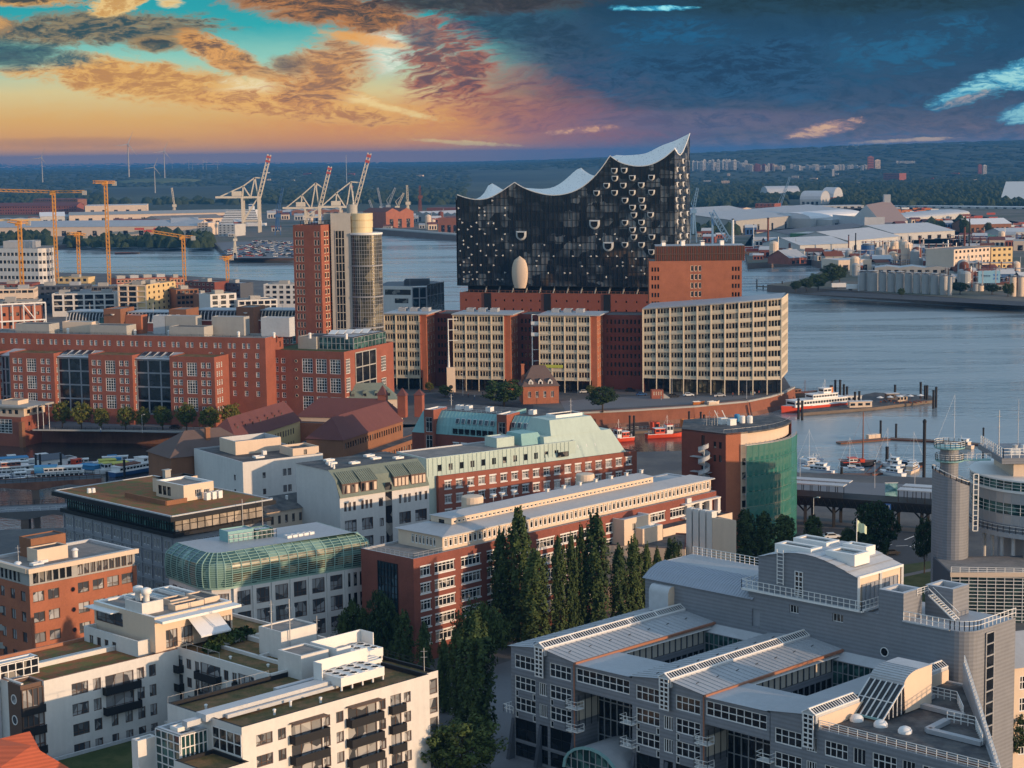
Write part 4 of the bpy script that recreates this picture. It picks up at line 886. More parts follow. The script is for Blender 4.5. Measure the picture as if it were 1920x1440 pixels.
# ---- red-roofed courtyard block
def gable(B,fr,s0,s1,t0,t1,ze,zr,m='tile_red',hip0=0.0,hip1=0.0,ov=.4,part='roof',wall=None):
 b=B.mb(part,m);tm=(t0+t1)/2
 a,c,d,e=[fr.w(*k,ze)for k in((s0-ov,t0-ov),(s1+ov,t0-ov),(s1+ov,t1+ov),(s0-ov,t1+ov))];r0,r1=fr.w(s0-(0 if hip0 else ov)+hip0,tm,zr),fr.w(s1+(0 if hip1 else ov)-hip1,tm,zr)
 b.poly([a,c,r1,r0]);b.poly([d,e,r0,r1])
 if hip0:b.poly([e,a,r0])
 elif wall:B.mb('wall',wall).poly([fr.w(s0,t1,ze),fr.w(s0,t0,ze),fr.w(s0,tm,zr-.1)])
 if hip1:b.poly([c,d,r1])
 elif wall:B.mb('wall',wall).poly([fr.w(s1,t0,ze),fr.w(s1,t1,ze),fr.w(s1,tm,zr-.1)])
RR=Fr(P(643,826,18),P(755,790,18)-P(643,826,18))
B=Bld('courtyard_building','brown brick courtyard building with long dark red tiled roofs near the canal','building',RR.w(15,10,6))
LR=(P(755,790,18)-P(643,826,18)).to_2d().length
ar=cols(1,LR-1,24,.9,[15.3],1.7,'dark')
B.block(RR.rect(0,LR,0,12),6,18,'brick_brown','bitumen',{0:ar,3:cols(1,11,3,1,[10],1.8,'brown')},par=.1);gable(B,RR,0,LR,0,12,18.05,24,hip0=5)
B.block(RR.rect(1,LR+8,-5,-.05),6,13,'brick_brown','bitumen',{0:cols(1,LR+6,26,.9,[9.6],2.2,'dark')},coping='brick_brown',par=.15);B.block(RR.rect(4,LR+12,-9.5,-5.05),6,9.0,'brick_dark','bitumen',par=.3)
w0,w1,w2=P(440,815,17),P(567,778,17),P(700,790,17)
UA=Fr(P(505,808,17),P(567,788,17)-P(505,808,17));UB=Fr(P(567,782,17),P(735,786,17)-P(567,782,17));LB=(P(735,786,17)-P(567,782,17)).to_2d().length
B.block(UA.rect(-22,22,0,11),6,17,'yellow_plaster','bitumen',{0:cols(18,40,12,.9,[13.6,9.6],1.9,'brown')},par=.1);gable(B,UA,-22,22,0,11,17.05,23.2,hip0=5)
B.block(UB.rect(-2,LB,0,11),6,17,'cream_plaster','bitumen',{0:cols(2,40,14,1.1,[13.4,9.5],2.0,'dark')},par=.1);gable(B,UB,-2,LB,0,11,17.06,22.8,hip0=6,hip1=4)
for k in range(7):B.piece('dormer',['tile_red','glass'],lambda b:(b.lathe(UA.w(-16+5*k,3.2),[(.7,19.2),(.7,20.6),(.5,21.2),(.05,21.5)],8,0),b.obox(UA.w(-16.3+5*k,2.4,20.0),UA.E*.6,UA.N*.1,(0,0,.7),1)))
for k,(s_,t_)in enumerate(((24,5),(31,4),(36,6))):B.block(UB.rect(s_,s_+2.6,t_,t_+2.6),17,24,'brick_red','tile_red');gable(B,UB,s_,s_+2.6,t_,t_+2.6,24.05,27-k*.6,hip0=1.2,hip1=1.2,ov=.3)
B.block(UA.rect(6,28,-16,-8),6,13,'slate_panel','bitumen',{0:cols(.5,21,10,1.7,[9.4],2.8,'brown3')},par=.3);B.block(UA.rect(22,25.5,-8,2),6,16.5,'brick_orange','bitumen',par=.2)
B.finish()
CP=Fr(P(620,765,12),P(745,762,12)-P(620,765,12));LC=(P(745,762,12)-P(620,765,12)).to_2d().length
B=Bld('customs_house','small cream house with a ribbed green copper roof and turned-up dormers','house',CP.w(12,5,6))
B.block(CP.rect(0,LC,0,11),6,14.5,'cream_plaster','bitumen',{0:cols(1,LC-1,10,1.0,[11],1.9,'dark')},par=.1);gable(B,CP,0,LC,0,11,14.55,20,'copper_dull',hip0=4,hip1=5)
for k in range(5):B.piece('dormer',['copper_dull','glass'],lambda b:(b.obox(CP.w(3+4.2*k,.9,15.6),CP.E*1.5,CP.N*2,(0,0,1.4),0),b.obox(CP.w(3.2+4.2*k,.82,15.8),CP.E*1.1,CP.N*.1,(0,0,1.0),1),b.tube(CP.w(3.75+4.2*k,.85,17.0),CP.w(3.75+4.2*k,2.9,17.0),.75,.75,10,0)))
B.finish()
# ================================================================ GREY PRESS HOUSE, lower right
GJ=Fr(P(958,1210,24),P(1880,1440,24)-P(958,1210,24))
e3,n3=GJ.E,GJ.N
B=Bld('press_house','grey panelled office complex with parallel zinc roofs, glazed ridges and white railings, lower right foreground','building',GJ.w(35,16,6))
sty('ribbon',4,(.55,),'white_frame','glass_black',.16,.12);sty('ribbon8',8,(.5,),'white_frame','glass_black',.16,.13);sty('slim',1,(),'white_frame','glass_black',.16,.1);sty('fins',4,(),'white_frame','glass_black',.14,.12)
mat('blind_cream',(0.55,0.50,0.42),0.7,0.06);sty('blind',1,(),'dark_metal','blind_cream',.05);sty('dark2',2,(.5,),'dark_metal','glass_black',.1,.08)
def facade(s0,full=True):
 h=[]
 for z in(20.6,17.2,13.8):
  for a,b in((.7,5.3),(8.3,12.9)):
   h.append((a,b,z,z+2.25,'ribbon'))
   if z<20:h+=[(a,a+.8,z-1.2,z-.08,'slim'),(b-.8,b,z-1.2,z-.08,'slim')]
  if z<20:h.append((6.0,7.8,z,z+2.1,'fins'))
 for a,b in((.7,5.3),(6.0,7.8),(8.3,12.9)):h+=[(a,b,9.2,12.6,'dark2'),(a,b,6.4,8.7,'dark2')]
 return h
def lantern(s0,t0,t1,zb=24.6,side='zinc_light'):
 def fn(b):
  for a in(s0,s0+2.1):b.obox(GJ.w(a-.1,t0,zb-.8),e3*.2,n3*(t1-t0),(0,0,1.25),0)
  for t_ in(t0,t1):b.poly([GJ.w(s0,t_,zb-.8),GJ.w(s0+2.1,t_,zb-.8),GJ.w(s0+2.1,t_,zb+.45),GJ.w(s0+1.05,t_,zb+1.1),GJ.w(s0,t_,zb+.45)],0)
  b.poly([GJ.w(s0,t0,zb+.45),GJ.w(s0+1.05,t0,zb+1.1),GJ.w(s0+1.05,t1,zb+1.1),GJ.w(s0,t1,zb+.45)],1);b.poly([GJ.w(s0+2.1,t0,zb+.45),GJ.w(s0+2.1,t1,zb+.45),GJ.w(s0+1.05,t1,zb+1.1),GJ.w(s0+1.05,t0,zb+1.1)],1)
  n=int((t1-t0)/.55)
  for k in range(n+1):
   t_=t0+(t1-t0)*k/n;w=.32 if k%12==0 else.12
   b.bar(GJ.w(s0,t_,zb+.5),GJ.w(s0+1.05,t_,zb+1.14),w,.08,2);b.bar(GJ.w(s0+2.1,t_,zb+.5),GJ.w(s0+1.05,t_,zb+1.14),w,.08,2)
  for a,z in((s0,.47),(s0+1.05,1.14),(s0+2.1,.47)):b.bar(GJ.w(a,t0-.15,zb+z),GJ.w(a,t1,zb+z),.24,.18,2)
 B.piece('ridge_skylight',[side,'glass_black','white_frame'],fn)
 p=[GJ.w(s0+.15,t0-.07),GJ.w(s0+1.95,t0-.07)];B.curtain(p[0],p[1],20.3,zb+.45,2,7,'glass_black','white_frame',.18)
for k,s0 in enumerate((0.0,25.2)):
 side=cols(1.0,32.6,22,1.34,[20.6],2.2,'blind')+cols(9.5,32.6,16,1.2,[17.3,14.0],2.4,'dark2')
 B.block(GJ.rect(s0,s0+13.4,0,33),5,23.9,'grey_panel','zinc',{0:facade(s0),1:[h for h in side if h[0]>9.3]},par=.05,skip=(2,))
 rb=B.mb('roof','zinc');gb=B.mb('gable','grey_panel')
 rb.poly([GJ.w(s0-.45,-.4,23.95),GJ.w(s0+5.7,-.4,24.75),GJ.w(s0+5.7,33.2,24.75),GJ.w(s0-.45,33.2,23.95)]);rb.poly([GJ.w(s0+7.7,-.4,24.75),GJ.w(s0+13.9,-.4,23.92),GJ.w(s0+13.9,33.2,23.92),GJ.w(s0+7.7,33.2,24.75)])
 gb.poly([GJ.w(s0,-.01,23.9),GJ.w(s0+13.4,-.01,23.9),GJ.w(s0+7.7,-.01,24.72),GJ.w(s0+5.7,-.01,24.72)])
 lantern(s0+5.65,-.5,33.0)
 for q in range(28):t_=.5+1.2*q;rb.bar(GJ.w(s0-.4,t_,24.0),GJ.w(s0+5.6,t_,24.78),.07,.08);rb.bar(GJ.w(s0+7.8,t_,24.78),GJ.w(s0+13.8,t_,23.97),.07,.08)
 B.mb('gutter','copper_rail').obox(GJ.w(s0+13.85,-.3,23.55),e3*.35,n3*33.4,(0,0,.38));B.mb('gutter','copper_rail').bar(GJ.w(s0+13.6,-.12,6),GJ.w(s0+13.6,-.12,23.6),.2)
 B.mb('glass_canopy','white_metal').poly([GJ.w(s0+13.45,9.2,23.4),GJ.w(s0+14.3,9.2,23.1),GJ.w(s0+14.3,32.5,23.1),GJ.w(s0+13.45,32.5,23.4)])
 B.block(GJ.rect(s0+13.4,s0+25.2,0,9),19.6,23.6,'grey_panel','zinc',{0:[(.5,11.3,20.9,23.1,'ribbon8')]},par=.06,skip=(1,3))
 B.mb('roof','zinc').poly([GJ.w(s0+13.9,-.35,23.66),GJ.w(s0+24.9,-.35,23.82),GJ.w(s0+24.9,9.3,23.82),GJ.w(s0+13.9,9.3,23.66)]);B.mb('soffit','grey_panel').poly([GJ.w(s0+13.4,0,19.6),GJ.w(s0+13.4,9,19.6),GJ.w(s0+25.2,9,19.6),GJ.w(s0+25.2,0,19.6)])
 B.mb('court_glass','zinc_light').poly([GJ.w(s0+15.5,9.3,23.7),GJ.w(s0+25.0,9.3,23.7),GJ.w(s0+25.0,10.8,23.1),GJ.w(s0+15.5,10.8,23.1)])
 B.curtain(GJ.w(s0+13.4,31.2),GJ.w(s0+25.2,31.2),17,22.6,12,3,'glass_teal','steel',.14);B.mb('roof','zinc_light').poly([GJ.w(s0+13.4,30.8,22.7),GJ.w(s0+25.2,30.8,22.7),GJ.w(s0+25.2,33,23.6),GJ.w(s0+13.4,33,23.6)])
 B.block(GJ.rect(s0+13.4,s0+25.2,9,33),5,12.5,'slate_panel','paving',skip=(0,1,2,3),par=.02)
 B.curtain(GJ.w(s0+13.4,5.5),GJ.w(s0+25.2,5.5),6,19.6,9,5,'glass_black','steel',.16);B.mb('blind','blind_cream').obox(GJ.w(s0+13.55,.6,14.6),e3*.12,n3*4.8,(0,0,3.0))
 for q in range(4):B.mb('blind_post','dark_metal').bar(GJ.w(s0+13.72,.8+1.4*q,13.5),GJ.w(s0+13.72,.8+1.4*q,18.5),.12)
 for z in(13.4,16.9):
  for a in(s0+12.6,s0+23.6):
   B.mb('gallery','white_metal').obox(GJ.w(a,-1.0,z-.15),e3*2.4,n3*1.6,(0,0,.15));B.rail([GJ.w(a,.5,z),GJ.w(a,-1,z),GJ.w(a+2.4,-1,z),GJ.w(a+2.4,.5,z)],z,1.1,.8,'white_metal',2,.09)
 def arch(b,s0=s0):
  n=10;c=s0+19.3
  pt=lambda i,t_:GJ.w(c+5.6*cos(pi-pi*i/n),t_,8.2+4.0*sin(pi*i/n))
  for i in range(n):b.poly([pt(i,-2.6),pt(i+1,-2.6),pt(i+1,5.4),pt(i,5.4)],0);b.bar(pt(i,-2.7),pt(i+1,-2.7),.3,.4,2)
  b.poly([GJ.w(c-5.6,-2.2,5)]+[GJ.w(c+5.6,-2.2,5)]+[pt(n-i,-2.2)for i in range(n+1)],1)
  for i in range(1,9):x=c-5.6+11.2*i/9;b.bar(GJ.w(x,-2.3,5),GJ.w(x,-2.3,8.2+4*sqrt(max(0,1-((x-c)/5.6)**2))),.14,.14,3)
  for z in(6.6,8.2,9.8):w=5.6*sqrt(max(.1,1-max(0,(z-8.2)/4)**2));b.bar(GJ.w(c-w,-2.3,z),GJ.w(c+w,-2.3,z),.14,.14,3)
 B.piece('glass_hall',['zinc','glass_teal','copper_green','steel'],arch)
 for q in range(7):
  for a,z in((s0+3,24.45),(s0+10.5,24.42)):B.mb('roof_hook','dark_metal').bar(GJ.w(a,2+4.6*q,z),GJ.w(a+.35,2.2+4.6*q,z+.25),.1)
for s0 in(0,6,13,25.2,31.5,38.4,50.5,56.5):B.mb('buttress','slate_panel').poly([GJ.w(s0,-.05,12.4),GJ.w(s0,-1.6,5),GJ.w(s0+.6,-1.6,5),GJ.w(s0+.6,-.05,12.4)]).poly([GJ.w(s0,-.05,12.4),GJ.w(s0,-.05,5),GJ.w(s0,-1.6,5)]).poly([GJ.w(s0+.6,-.05,12.4),GJ.w(s0+.6,-1.6,5),GJ.w(s0+.6,-.05,5)])
B.rail([GJ.w(-.9,1.5,13.4),GJ.w(-.9,-.9,13.4),GJ.w(1.2,-.9,13.4)],13.4,1.2,.6,'white_metal',2,.09)
s0=50.5;TE=(86.2,61.8)
hs=[]
for z in(19.6,16.2,12.8,9.4):hs+=[(.7,5.3,z,z+2.2,'ribbon'),(6.0,7.8,z,z+2.1,'fins')]+[(a,b,z,z+2.2,st)for a,b,st in((9.0,12.8,'ribbon'),(13.6,15.6,'three'),(16.6,20.4,'ribbon'),(21.2,23.2,'three'),(24.2,28.0,'ribbon'),(28.8,30.6,'three'),(31.4,35.0,'ribbon'))]
B.block([GJ.w(s0,0),GJ.w(TE[0],0),GJ.w(TE[1],32),GJ.w(s0,32)],5,23.0,'grey_panel','bitumen',{0:hs},par=.25,coping='zinc',th=.6,skip=(2,))
B.mb('roof','zinc').poly([GJ.w(s0-.45,-.4,23.95),GJ.w(s0+5.8,-.4,24.75),GJ.w(s0+5.8,33,24.75),GJ.w(s0-.45,33,23.95)]);B.mb('gable','grey_panel').poly([GJ.w(s0,-.01,23),GJ.w(s0+8,-.01,23),GJ.w(s0+8,-.01,24.3),GJ.w(s0+5.7,-.01,24.7),GJ.w(s0,-.01,23.9)])
lantern(s0+5.75,-.5,9.6);lantern(s0+5.75,20.5,32.0);B.mb('terrace_wall','cream_plaster').obox(GJ.w(s0+7.9,0,22.8),e3*.15,n3*32,(0,0,1.8))
B.rail([GJ.w(s0+8.2,.1,23.0),GJ.w(TE[0]-.4,.1,23.0)],23.0,1.25,1.5,'white_metal',4,.09)
B.mb('terrace_wall','brick_brown').obox(GJ.w(s0+8.2,.6,22.8),e3*26,n3*.15,(0,0,.7))
b=B.mb('side_wall','zinc');q0,q1=GJ.w(TE[0],0,23.0),GJ.w(TE[1]+.2,31,26.4);b.poly([GJ.w(TE[0],0,22.5),GJ.w(TE[1]+.2,31,22.5),q1,q0]);b.poly([q0-e3*.5,q1-e3*.5,GJ.w(TE[1]-.3,31,22.5),GJ.w(TE[0]-.5,0,22.5)]);b.poly([q0,q1,q1-e3*.5,q0-e3*.5]);B.rail([q0-e3*.25,q1-e3*.25],23,1.1,1.25,'white_metal',2,.1)
def vdorm(b):
 n=8;s_,w,t_=s0+6.9,5.6,14.4
 b.poly([GJ.w(s_,8.6,23.2),GJ.w(s_+w,8.6,23.2),GJ.w(s_+w,13.6,27.0),GJ.w(s_,13.6,27.0)],0)
 b.poly([GJ.w(s_+w,8.6,23.2),GJ.w(s_+w,14,23.0),GJ.w(s_+w,13.6,27.0)],0)
 for k in range(7):u=s_+w*k/6;b.bar(GJ.w(u,8.55,23.25),GJ.w(u,13.6,27.06),.16,.16,1)
 b.bar(GJ.w(s_,11,25.1),GJ.w(s_+w,11,25.1),.12,.12,1);b.bar(GJ.w(s_,8.5,23.2),GJ.w(s_+w,8.5,23.2),.3,.25,3)
 for k in range(4):u=9.9+k;b.bar(GJ.w(s_+w+.04,u,23.1),GJ.w(s_+w+.04,u,23.2+(u-8.6)*.76),.12,.12,1)
 pr=[(13.6,27.0)]+[(17.0-3.4*cos(k*pi/2/n),27.0+1.6*sin(k*pi/2/n))for k in range(1,n+1)]+[(20.5,28.6)]
 for(a,z),(c,y)in zip(pr[:-1],pr[1:]):b.poly([GJ.w(s_,a,z),GJ.w(s_+w,a,z),GJ.w(s_+w,c,y),GJ.w(s_,c,y)],2);b.bar(GJ.w(s_,a,z+.05),GJ.w(s_+w,a,z+.05),.1,.1,4)
 for u,fl in((s_,1),(s_+w,0)):p=[GJ.w(u,a,z)for a,z in pr]+[GJ.w(u,20.5,23),GJ.w(u,13.6,23)];b.poly(p if fl else p[::-1],5)
B.piece('barrel_dormer',['glass_black','white_frame','zinc_light','copper_green','zinc','cream_plaster'],vdorm)
for a,t_ in((59.6,7.3),(63.4,7.4),(67.4,7.2)):dome(B,GJ.w(a,t_),.95,22.75,.8)
for px0,py0,px1,py1,px2,py2 in((1714,1321,1747,1306,1806,1344),(1740,1371,1776,1353,1842,1396)):
 kb=B.mb('parapet','zinc');q,r_,u_=P(px0,py0,23),P(px1,py1,23),P(px2,py2,23);kb.bar(q+Vector((0,0,.15)),r_+Vector((0,0,.15)),1.0,.6);kb.bar(q+Vector((0,0,.15)),u_+Vector((0,0,.15)),1.0,.6)
 B.rail([r_,r_.lerp(u_,.5)+(r_-q)*.55,u_],23.2,1.5,.9,'white_metal',3,.1)
B.wall(GJ.w(-1,33),GJ.w(21,33),5,29.1,'grey_panel');B.wall(GJ.w(-1,46),GJ.w(-1,33),5,29.1,'grey_panel')
rb=B.mb('roof','zinc');mat('zinc_ribbed',(0.34,0.37,0.43),0.45,0.07)
rr=B.mb('ribbed_roof','zinc_ribbed');pr=[(32.6,29.0),(34.4,30.2),(36.4,30.9),(38.5,31.1)]
for(a,z),(c,y)in zip(pr[:-1],pr[1:]):rr.poly([GJ.w(-1.3,a,z),GJ.w(22,a,z),GJ.w(22,c,y),GJ.w(-1.3,c,y)])
for k in range(40):
 for(a,z),(c,y)in zip(pr[:-1],pr[1:]):rr.bar(GJ.w(-1.2+.58*k,a,z+.04),GJ.w(-1.2+.58*k,c,y+.04),.09,.09)
rr.poly([GJ.w(-1,46,29.0),GJ.w(-1,33,29.0)]+[GJ.w(-1,a,z)for a,z in pr]+[GJ.w(-1,46,31)]);rb.poly([GJ.w(-1.3,38.5,31),GJ.w(22.5,38.5,31),GJ.w(22.5,46,31),GJ.w(-1.3,46,31)])
B.rail([GJ.w(-1,45.6,31),GJ.w(18.5,45.6,31)],31,1.4,1.0,'white_metal',3,.1)
def arcw(b):
 n=6;pr=[(31.4,24)]+[(31.4,27.2)]+[(32.4-cos(k*pi/2/n),27.2+1.3*sin(k*pi/2/n))for k in range(1,n+1)]+[(33.2,28.5)]
 for(a,z),(c,y)in zip(pr[:-1],pr[1:]):b.poly([GJ.w(1.2,a,z),GJ.w(5.4,a,z),GJ.w(5.4,c,y),GJ.w(1.2,c,y)],0)
 for u in(1.2,5.4):b.poly([GJ.w(u,a,z)for a,z in pr]+[GJ.w(u,33.2,24)],1)
B.piece('barrel_dormer',['zinc_light','cream_plaster'],arcw)
B.wall(GJ.w(21,33),GJ.w(50,33),5,30.6,'grey_panel',at([(8.0,9.8),(16.2,18.2)],[28.0],1.3,'three')+[(.6,2.2,24.6,27.4,None)],rec=.35);B.mb('door','grey_stone').obox(GJ.w(21.6,33.3,24.6),e3*1.6,n3*.05,(0,0,2.8))
B.wall(GJ.w(49.9,33),GJ.w(58.0,33),5,30.2,'grey_panel');
arc=[GJ.w(58.0+3.2*sin(k*pi/14),36.2-3.2*cos(k*pi/14))for k in range(8)]+[GJ.w(61.2,46)]
for a,c in zip(arc[:-1],arc[1:]):B.wall(a,c,5,30.2,'grey_panel')
rb.poly([GJ.w(41.5,33.4,30.0)]+[(*q,30.0)for q in arc]+[GJ.w(41.5,46,30.0)]);rb.poly([GJ.w(20,32.6,30.62),GJ.w(42.4,32.6,30.62),GJ.w(42.4,46,30.62),GJ.w(20,46,30.62)]);
B.mb('deck_edge','white_metal').obox(GJ.w(20,32.3,30.4),e3*23,n3*.5,(0,0,.3));B.mb('deck_edge','white_metal').obox(GJ.w(42.6,32.3,30.4),e3*.5,n3*9,(0,0,.3))
B.rail([GJ.w(20.0,38,30.7),GJ.w(20.0,32.4,30.7),GJ.w(43,32.4,30.7),GJ.w(43,41,30.7)],30.7,1.4,1.05,'white_metal',2,.11)
B.mb('coping','zinc_light').bar(GJ.w(50,33,30.25),GJ.w(58,33,30.25),.5,.2);B.rail([GJ.w(50,33.1,30.3),GJ.w(58,33.1,30.3)]+[(*q,30.3)for q in arc],30.3,1.4,1.0,'white_metal',2,.11)
def hall(b):
 n=10;S_=lambda i:22.6+19.0*i/n;Z_=lambda i:36.0-.5*i/n+2.0*sin(pi*i/n)
 for i in range(n):
  b.poly([GJ.w(S_(i),33.4,30.6),GJ.w(S_(i+1),33.4,30.6),GJ.w(S_(i+1),33.4,Z_(i+1)),GJ.w(S_(i),33.4,Z_(i))],0);b.poly([GJ.w(S_(i)-.2,33.0,Z_(i)+.02),GJ.w(S_(i+1)+.2,33.0,Z_(i+1)+.02),GJ.w(S_(i+1)+.2,45.4,Z_(i+1)+.02),GJ.w(S_(i)-.2,45.4,Z_(i)+.02)],1)
 b.poly([GJ.w(22.6,45,30.6),GJ.w(22.6,33.4,30.6),GJ.w(22.6,33.4,36),GJ.w(22.6,45,36)],0)
 b.poly([GJ.w(41.6,33.4,30.6),GJ.w(41.6,45,30.6),GJ.w(41.6,45,35.5),GJ.w(41.6,33.4,35.5)],2)  # cream on the right end puts its sunlight into the colour
B.piece('plant_hall',['grey_panel','zinc_light','cream_plaster'],hall)
for t_ in(34.3,39.4):B.curtain(GJ.w(41.66,t_),GJ.w(41.66,t_+4.6),30.7,34.2,4,1,'grey_stone','steel',.06,'louvre')
for k in range(3):B.mb('frame','white_metal').bar(GJ.w(41.8,33.3+5.9*k,30.6),GJ.w(41.8,33.3+5.9*k,35.6),.35)
B.mb('frame','white_metal').bar(GJ.w(41.8,33.2,35.5),GJ.w(41.8,45.2,35.5),.35)
B.curtain(GJ.w(29.8,33.38),GJ.w(31.4,33.38),30.7,34.8,2,5,'glass_black','white_frame',.14);
for k in range(2):B.mb('ladder','white_metal').bar(GJ.w(26.6+1.2*k,33.0,32.2),GJ.w(26.6+1.2*k,33.0,37.8),.12)
for k in range(9):B.mb('ladder','white_metal').bar(GJ.w(26.6,33.0,32.5+.6*k),GJ.w(27.8,33.0,32.5+.6*k),.1)
for a,c,t0,t1 in((25,32,34.5,37.5),(34,39.5,35.5,39.5),(24.5,31,40,43.5),(33,37.5,41.5,44)):box_on(B,'roof_vent','white_metal',GJ,a,c,t0,t1,36.5,38.3,'glass_black',.7)
B.block(GJ.rect(45.6,50.0,33.02,38.0),24,34.4,'grey_panel','bitumen',coping='zinc_light',par=1.2,th=.7);B.block(GJ.rect(49.6,54.4,39.5,44.0),24,34.6,'grey_panel','bitumen',coping='zinc_light',par=1.2,th=.7)
B.mb('ribbed_roof','zinc_ribbed').poly([GJ.w(42,33.05,26.8),GJ.w(45.6,33.05,26.2),GJ.w(45.6,37.5,30.6),GJ.w(43.0,37.5,30.6)])
def stair(b):
 for k in range(12):b.obox(GJ.w(51.2+.36*k,38.2,33.4-.27*k),e3*.36,n3*1.2,(0,0,.08),0)
 for t_ in(38.2,39.4):b.bar(GJ.w(51.0,t_,34.4),GJ.w(55.6,t_,31.2),.1);b.bar(GJ.w(51.0,t_,33.4),GJ.w(55.6,t_,30.2),.2)
B.piece('stair','white_metal',stair);B.rail([GJ.w(50.1,36.5,33.4),GJ.w(50.1,39.5,33.4)],33.4,1.1,.8)
B.piece('round_window',['white_frame','glass_black'],lambda b:porthole(b,GJ.w(46.8,32.96,24.9),ang(GJ.e),.75))
B.curtain(GJ.w(61.3,37.4),GJ.w(61.3,39.8),8,29.5,1,12,'glass_black','steel',.2);mast(B,GJ.w(36.8,44.6,36.5),0.5)
B.finish()
ft=empty('flag',P(1606,1030,36),'pale green flag flying from a white pole above the grey complex','flag');fb=PY(1606,1030,GJ.w(31,45).y);ft.location=fb;ft['_o']=tuple(fb)
MB().tube(fb,fb+Vector((0,0,5.0)),.08,.05,8).build('pole','white_metal',ft)
b=MB();N_=7
fp=lambda i,j:fb+Vector((.1+1.5*i/N_,.35*sin(i*.9),4.7-1.9*j/4*(1-.35*i/N_)-.9*i/N_+.12*sin(i*1.7)))
for i in range(N_):
 for j in range(4):b.poly([fp(i,j),fp(i,j+1),fp(i+1,j+1),fp(i+1,j)])
mat('flag_cloth',(0.52,0.60,0.44),0.8,0.05);b.build('cloth','flag_cloth',ft)
# ---- grey round-towered office, right edge
pc=PY(1975,1000,394);cx,cy=pc.x,pc.y;PR=17.6;ze=lambda py:ZY(1862,py,379)
B=Bld('office_building','grey round-fronted office with banded windows, roof terraces and slim stair tower, right edge','building',(cx,cy,6))
def ring(part,m,r,z0,z1,n=56,r1=None):B.mb(part,m).lathe((cx,cy),[(r,z0),(r if r1 is None else r1,z1)],n)
A0=lambda k,n:(cx+PR*cos(2*pi*k/n),cy+PR*sin(2*pi*k/n))
bands=[(907,926,'glass'),(929,950,'steel'),(950,971,'glass'),(971,990,'steel')]
for y0,y1,m in bands:
 ring('window_band' if m=='glass' else 'panel_band','glass_teal' if m=='glass' else 'steel',PR-(.25 if m=='glass' else 0),ze(y1),ze(y0))
 bb=B.mb('mullion','white_metal' if m=='glass' else 'zinc')
 for k in range(56):
  q=A0(k,56);bb.bar((*q,ze(y1)),(*q,ze(y0)),.1)
 if m=='glass':
  for j in range(1,3):z=ze(y1)+(ze(y0)-ze(y1))*j/3;[bb.bar((*A0(k,56),z),(*A0(k+1,56),z),.08)for k in range(56)]
ring('ledge','white_metal',PR+.35,ze(929),ze(925));ring('ledge','white_metal',PR+.2,ze(908),ze(905));ring('ledge','zinc',PR+.8,ze(1013),ze(1004))
ring('panel_band','zinc',PR-6,ze(1075),ze(1004));ring('panel_band','grey_panel',PR+.3,ze(1013),ze(990))
B.rail([(cx+(PR+.75)*cos(a),cy+(PR+.75)*sin(a),ze(1004))for a in[pi*1.6-k*pi/40 for k in range(40)]],ze(1004),1.4,1.0,'white_metal',2,.12)
for k in range(9):a=pi*1.52-k*.17;B.piece('column','zinc_light',lambda b:b.tube((cx+(PR-1)*cos(a),cy+(PR-1)*sin(a),ze(1080)),(cx+(PR-1)*cos(a),cy+(PR-1)*sin(a),ze(1006)),.42,.42,12))
ring('roof','bitumen',PR-.1,ze(909),ze(906.5))
B.block([(cx-11,cy-8),(cx+12,cy-8),(cx+12,cy+8),(cx-11,cy+8)],ze(906),ze(878),'cream_plaster','gravel',par=.1);zt=ze(878)
B.mb('roof_slab','grey_panel').prism([(cx-14,cy-10),(cx+14,cy-10),(cx+14,cy+10),(cx-14,cy+10)],zt,zt+1.2);B.rail([(cx-13.6,cy+9,zt+1.2),(cx-13.6,cy-9.6,zt+1.2),(cx+13,cy-9.6,zt+1.2)],zt,2.0,1.6,'white_metal',3,.14)
for k in range(6):B.piece('plant_unit',['white_metal','steel'],lambda b:(b.box((cx-10+3.3*k,cy-5+(k%3)*2.6),2.2,1.6,zt+1.2,zt+2.4+.5*(k%2),.1*k),b.lathe((cx-10+3.3*k,cy-5+(k%3)*2.6),[(.6,zt+2.4),(.6,zt+3.2),(.2,zt+3.4)],10,1)))
mast(B,(cx-12.6,cy-2,zt+1.2),9,.12);mast(B,(cx-8,cy,zt+1.2),11,.07,arms=1)
tw=PY(1781,1000,384);tx_,ty_=tw.x,tw.y;TR=3.75;zl,zr_=ZY(1747,880,384),ZY(1797,912,382)
def tower(b):
 n=28
 for k in range(n):
  a,c=2*pi*k/n,2*pi*(k+1)/n;f=lambda q:zr_+(zl-zr_)*(.5-.5*cos(q));p,q=(tx_+TR*cos(a),ty_+TR*1.3*sin(a)),(tx_+TR*cos(c),ty_+TR*1.3*sin(c))
  b.poly([(*p,5),(*q,5),(*q,f(c)),(*p,f(a))],0);b.poly([(*p,f(a)),(*q,f(c)),(tx_,ty_,(zl+zr_)/2-.6)],1)
B.piece('stair_tower',['grey_panel','bitumen'],tower)
B.rail([(tx_+TR*cos(a),ty_+TR*1.3*sin(a),zr_+(zl-zr_)*(.5-.5*cos(a)))for a in[2*pi*k/20 for k in range(21)]],0,.8,1.3,'white_metal',1,.13)
B.piece('round_window',['white_frame','glass_black'],lambda b:porthole(b,(tx_-1.2,ty_-TR*1.24,ze(1065)),-.3,.6))
z1,z2=ZY(1770,866,386),ZY(1780,841,386);ux,uy=PY(1780,860,388).x,388
B.piece('stair_shaft','grey_panel',lambda b:b.lathe((ux,uy),[(1.9,zr_-2),(1.9,z2)],20))
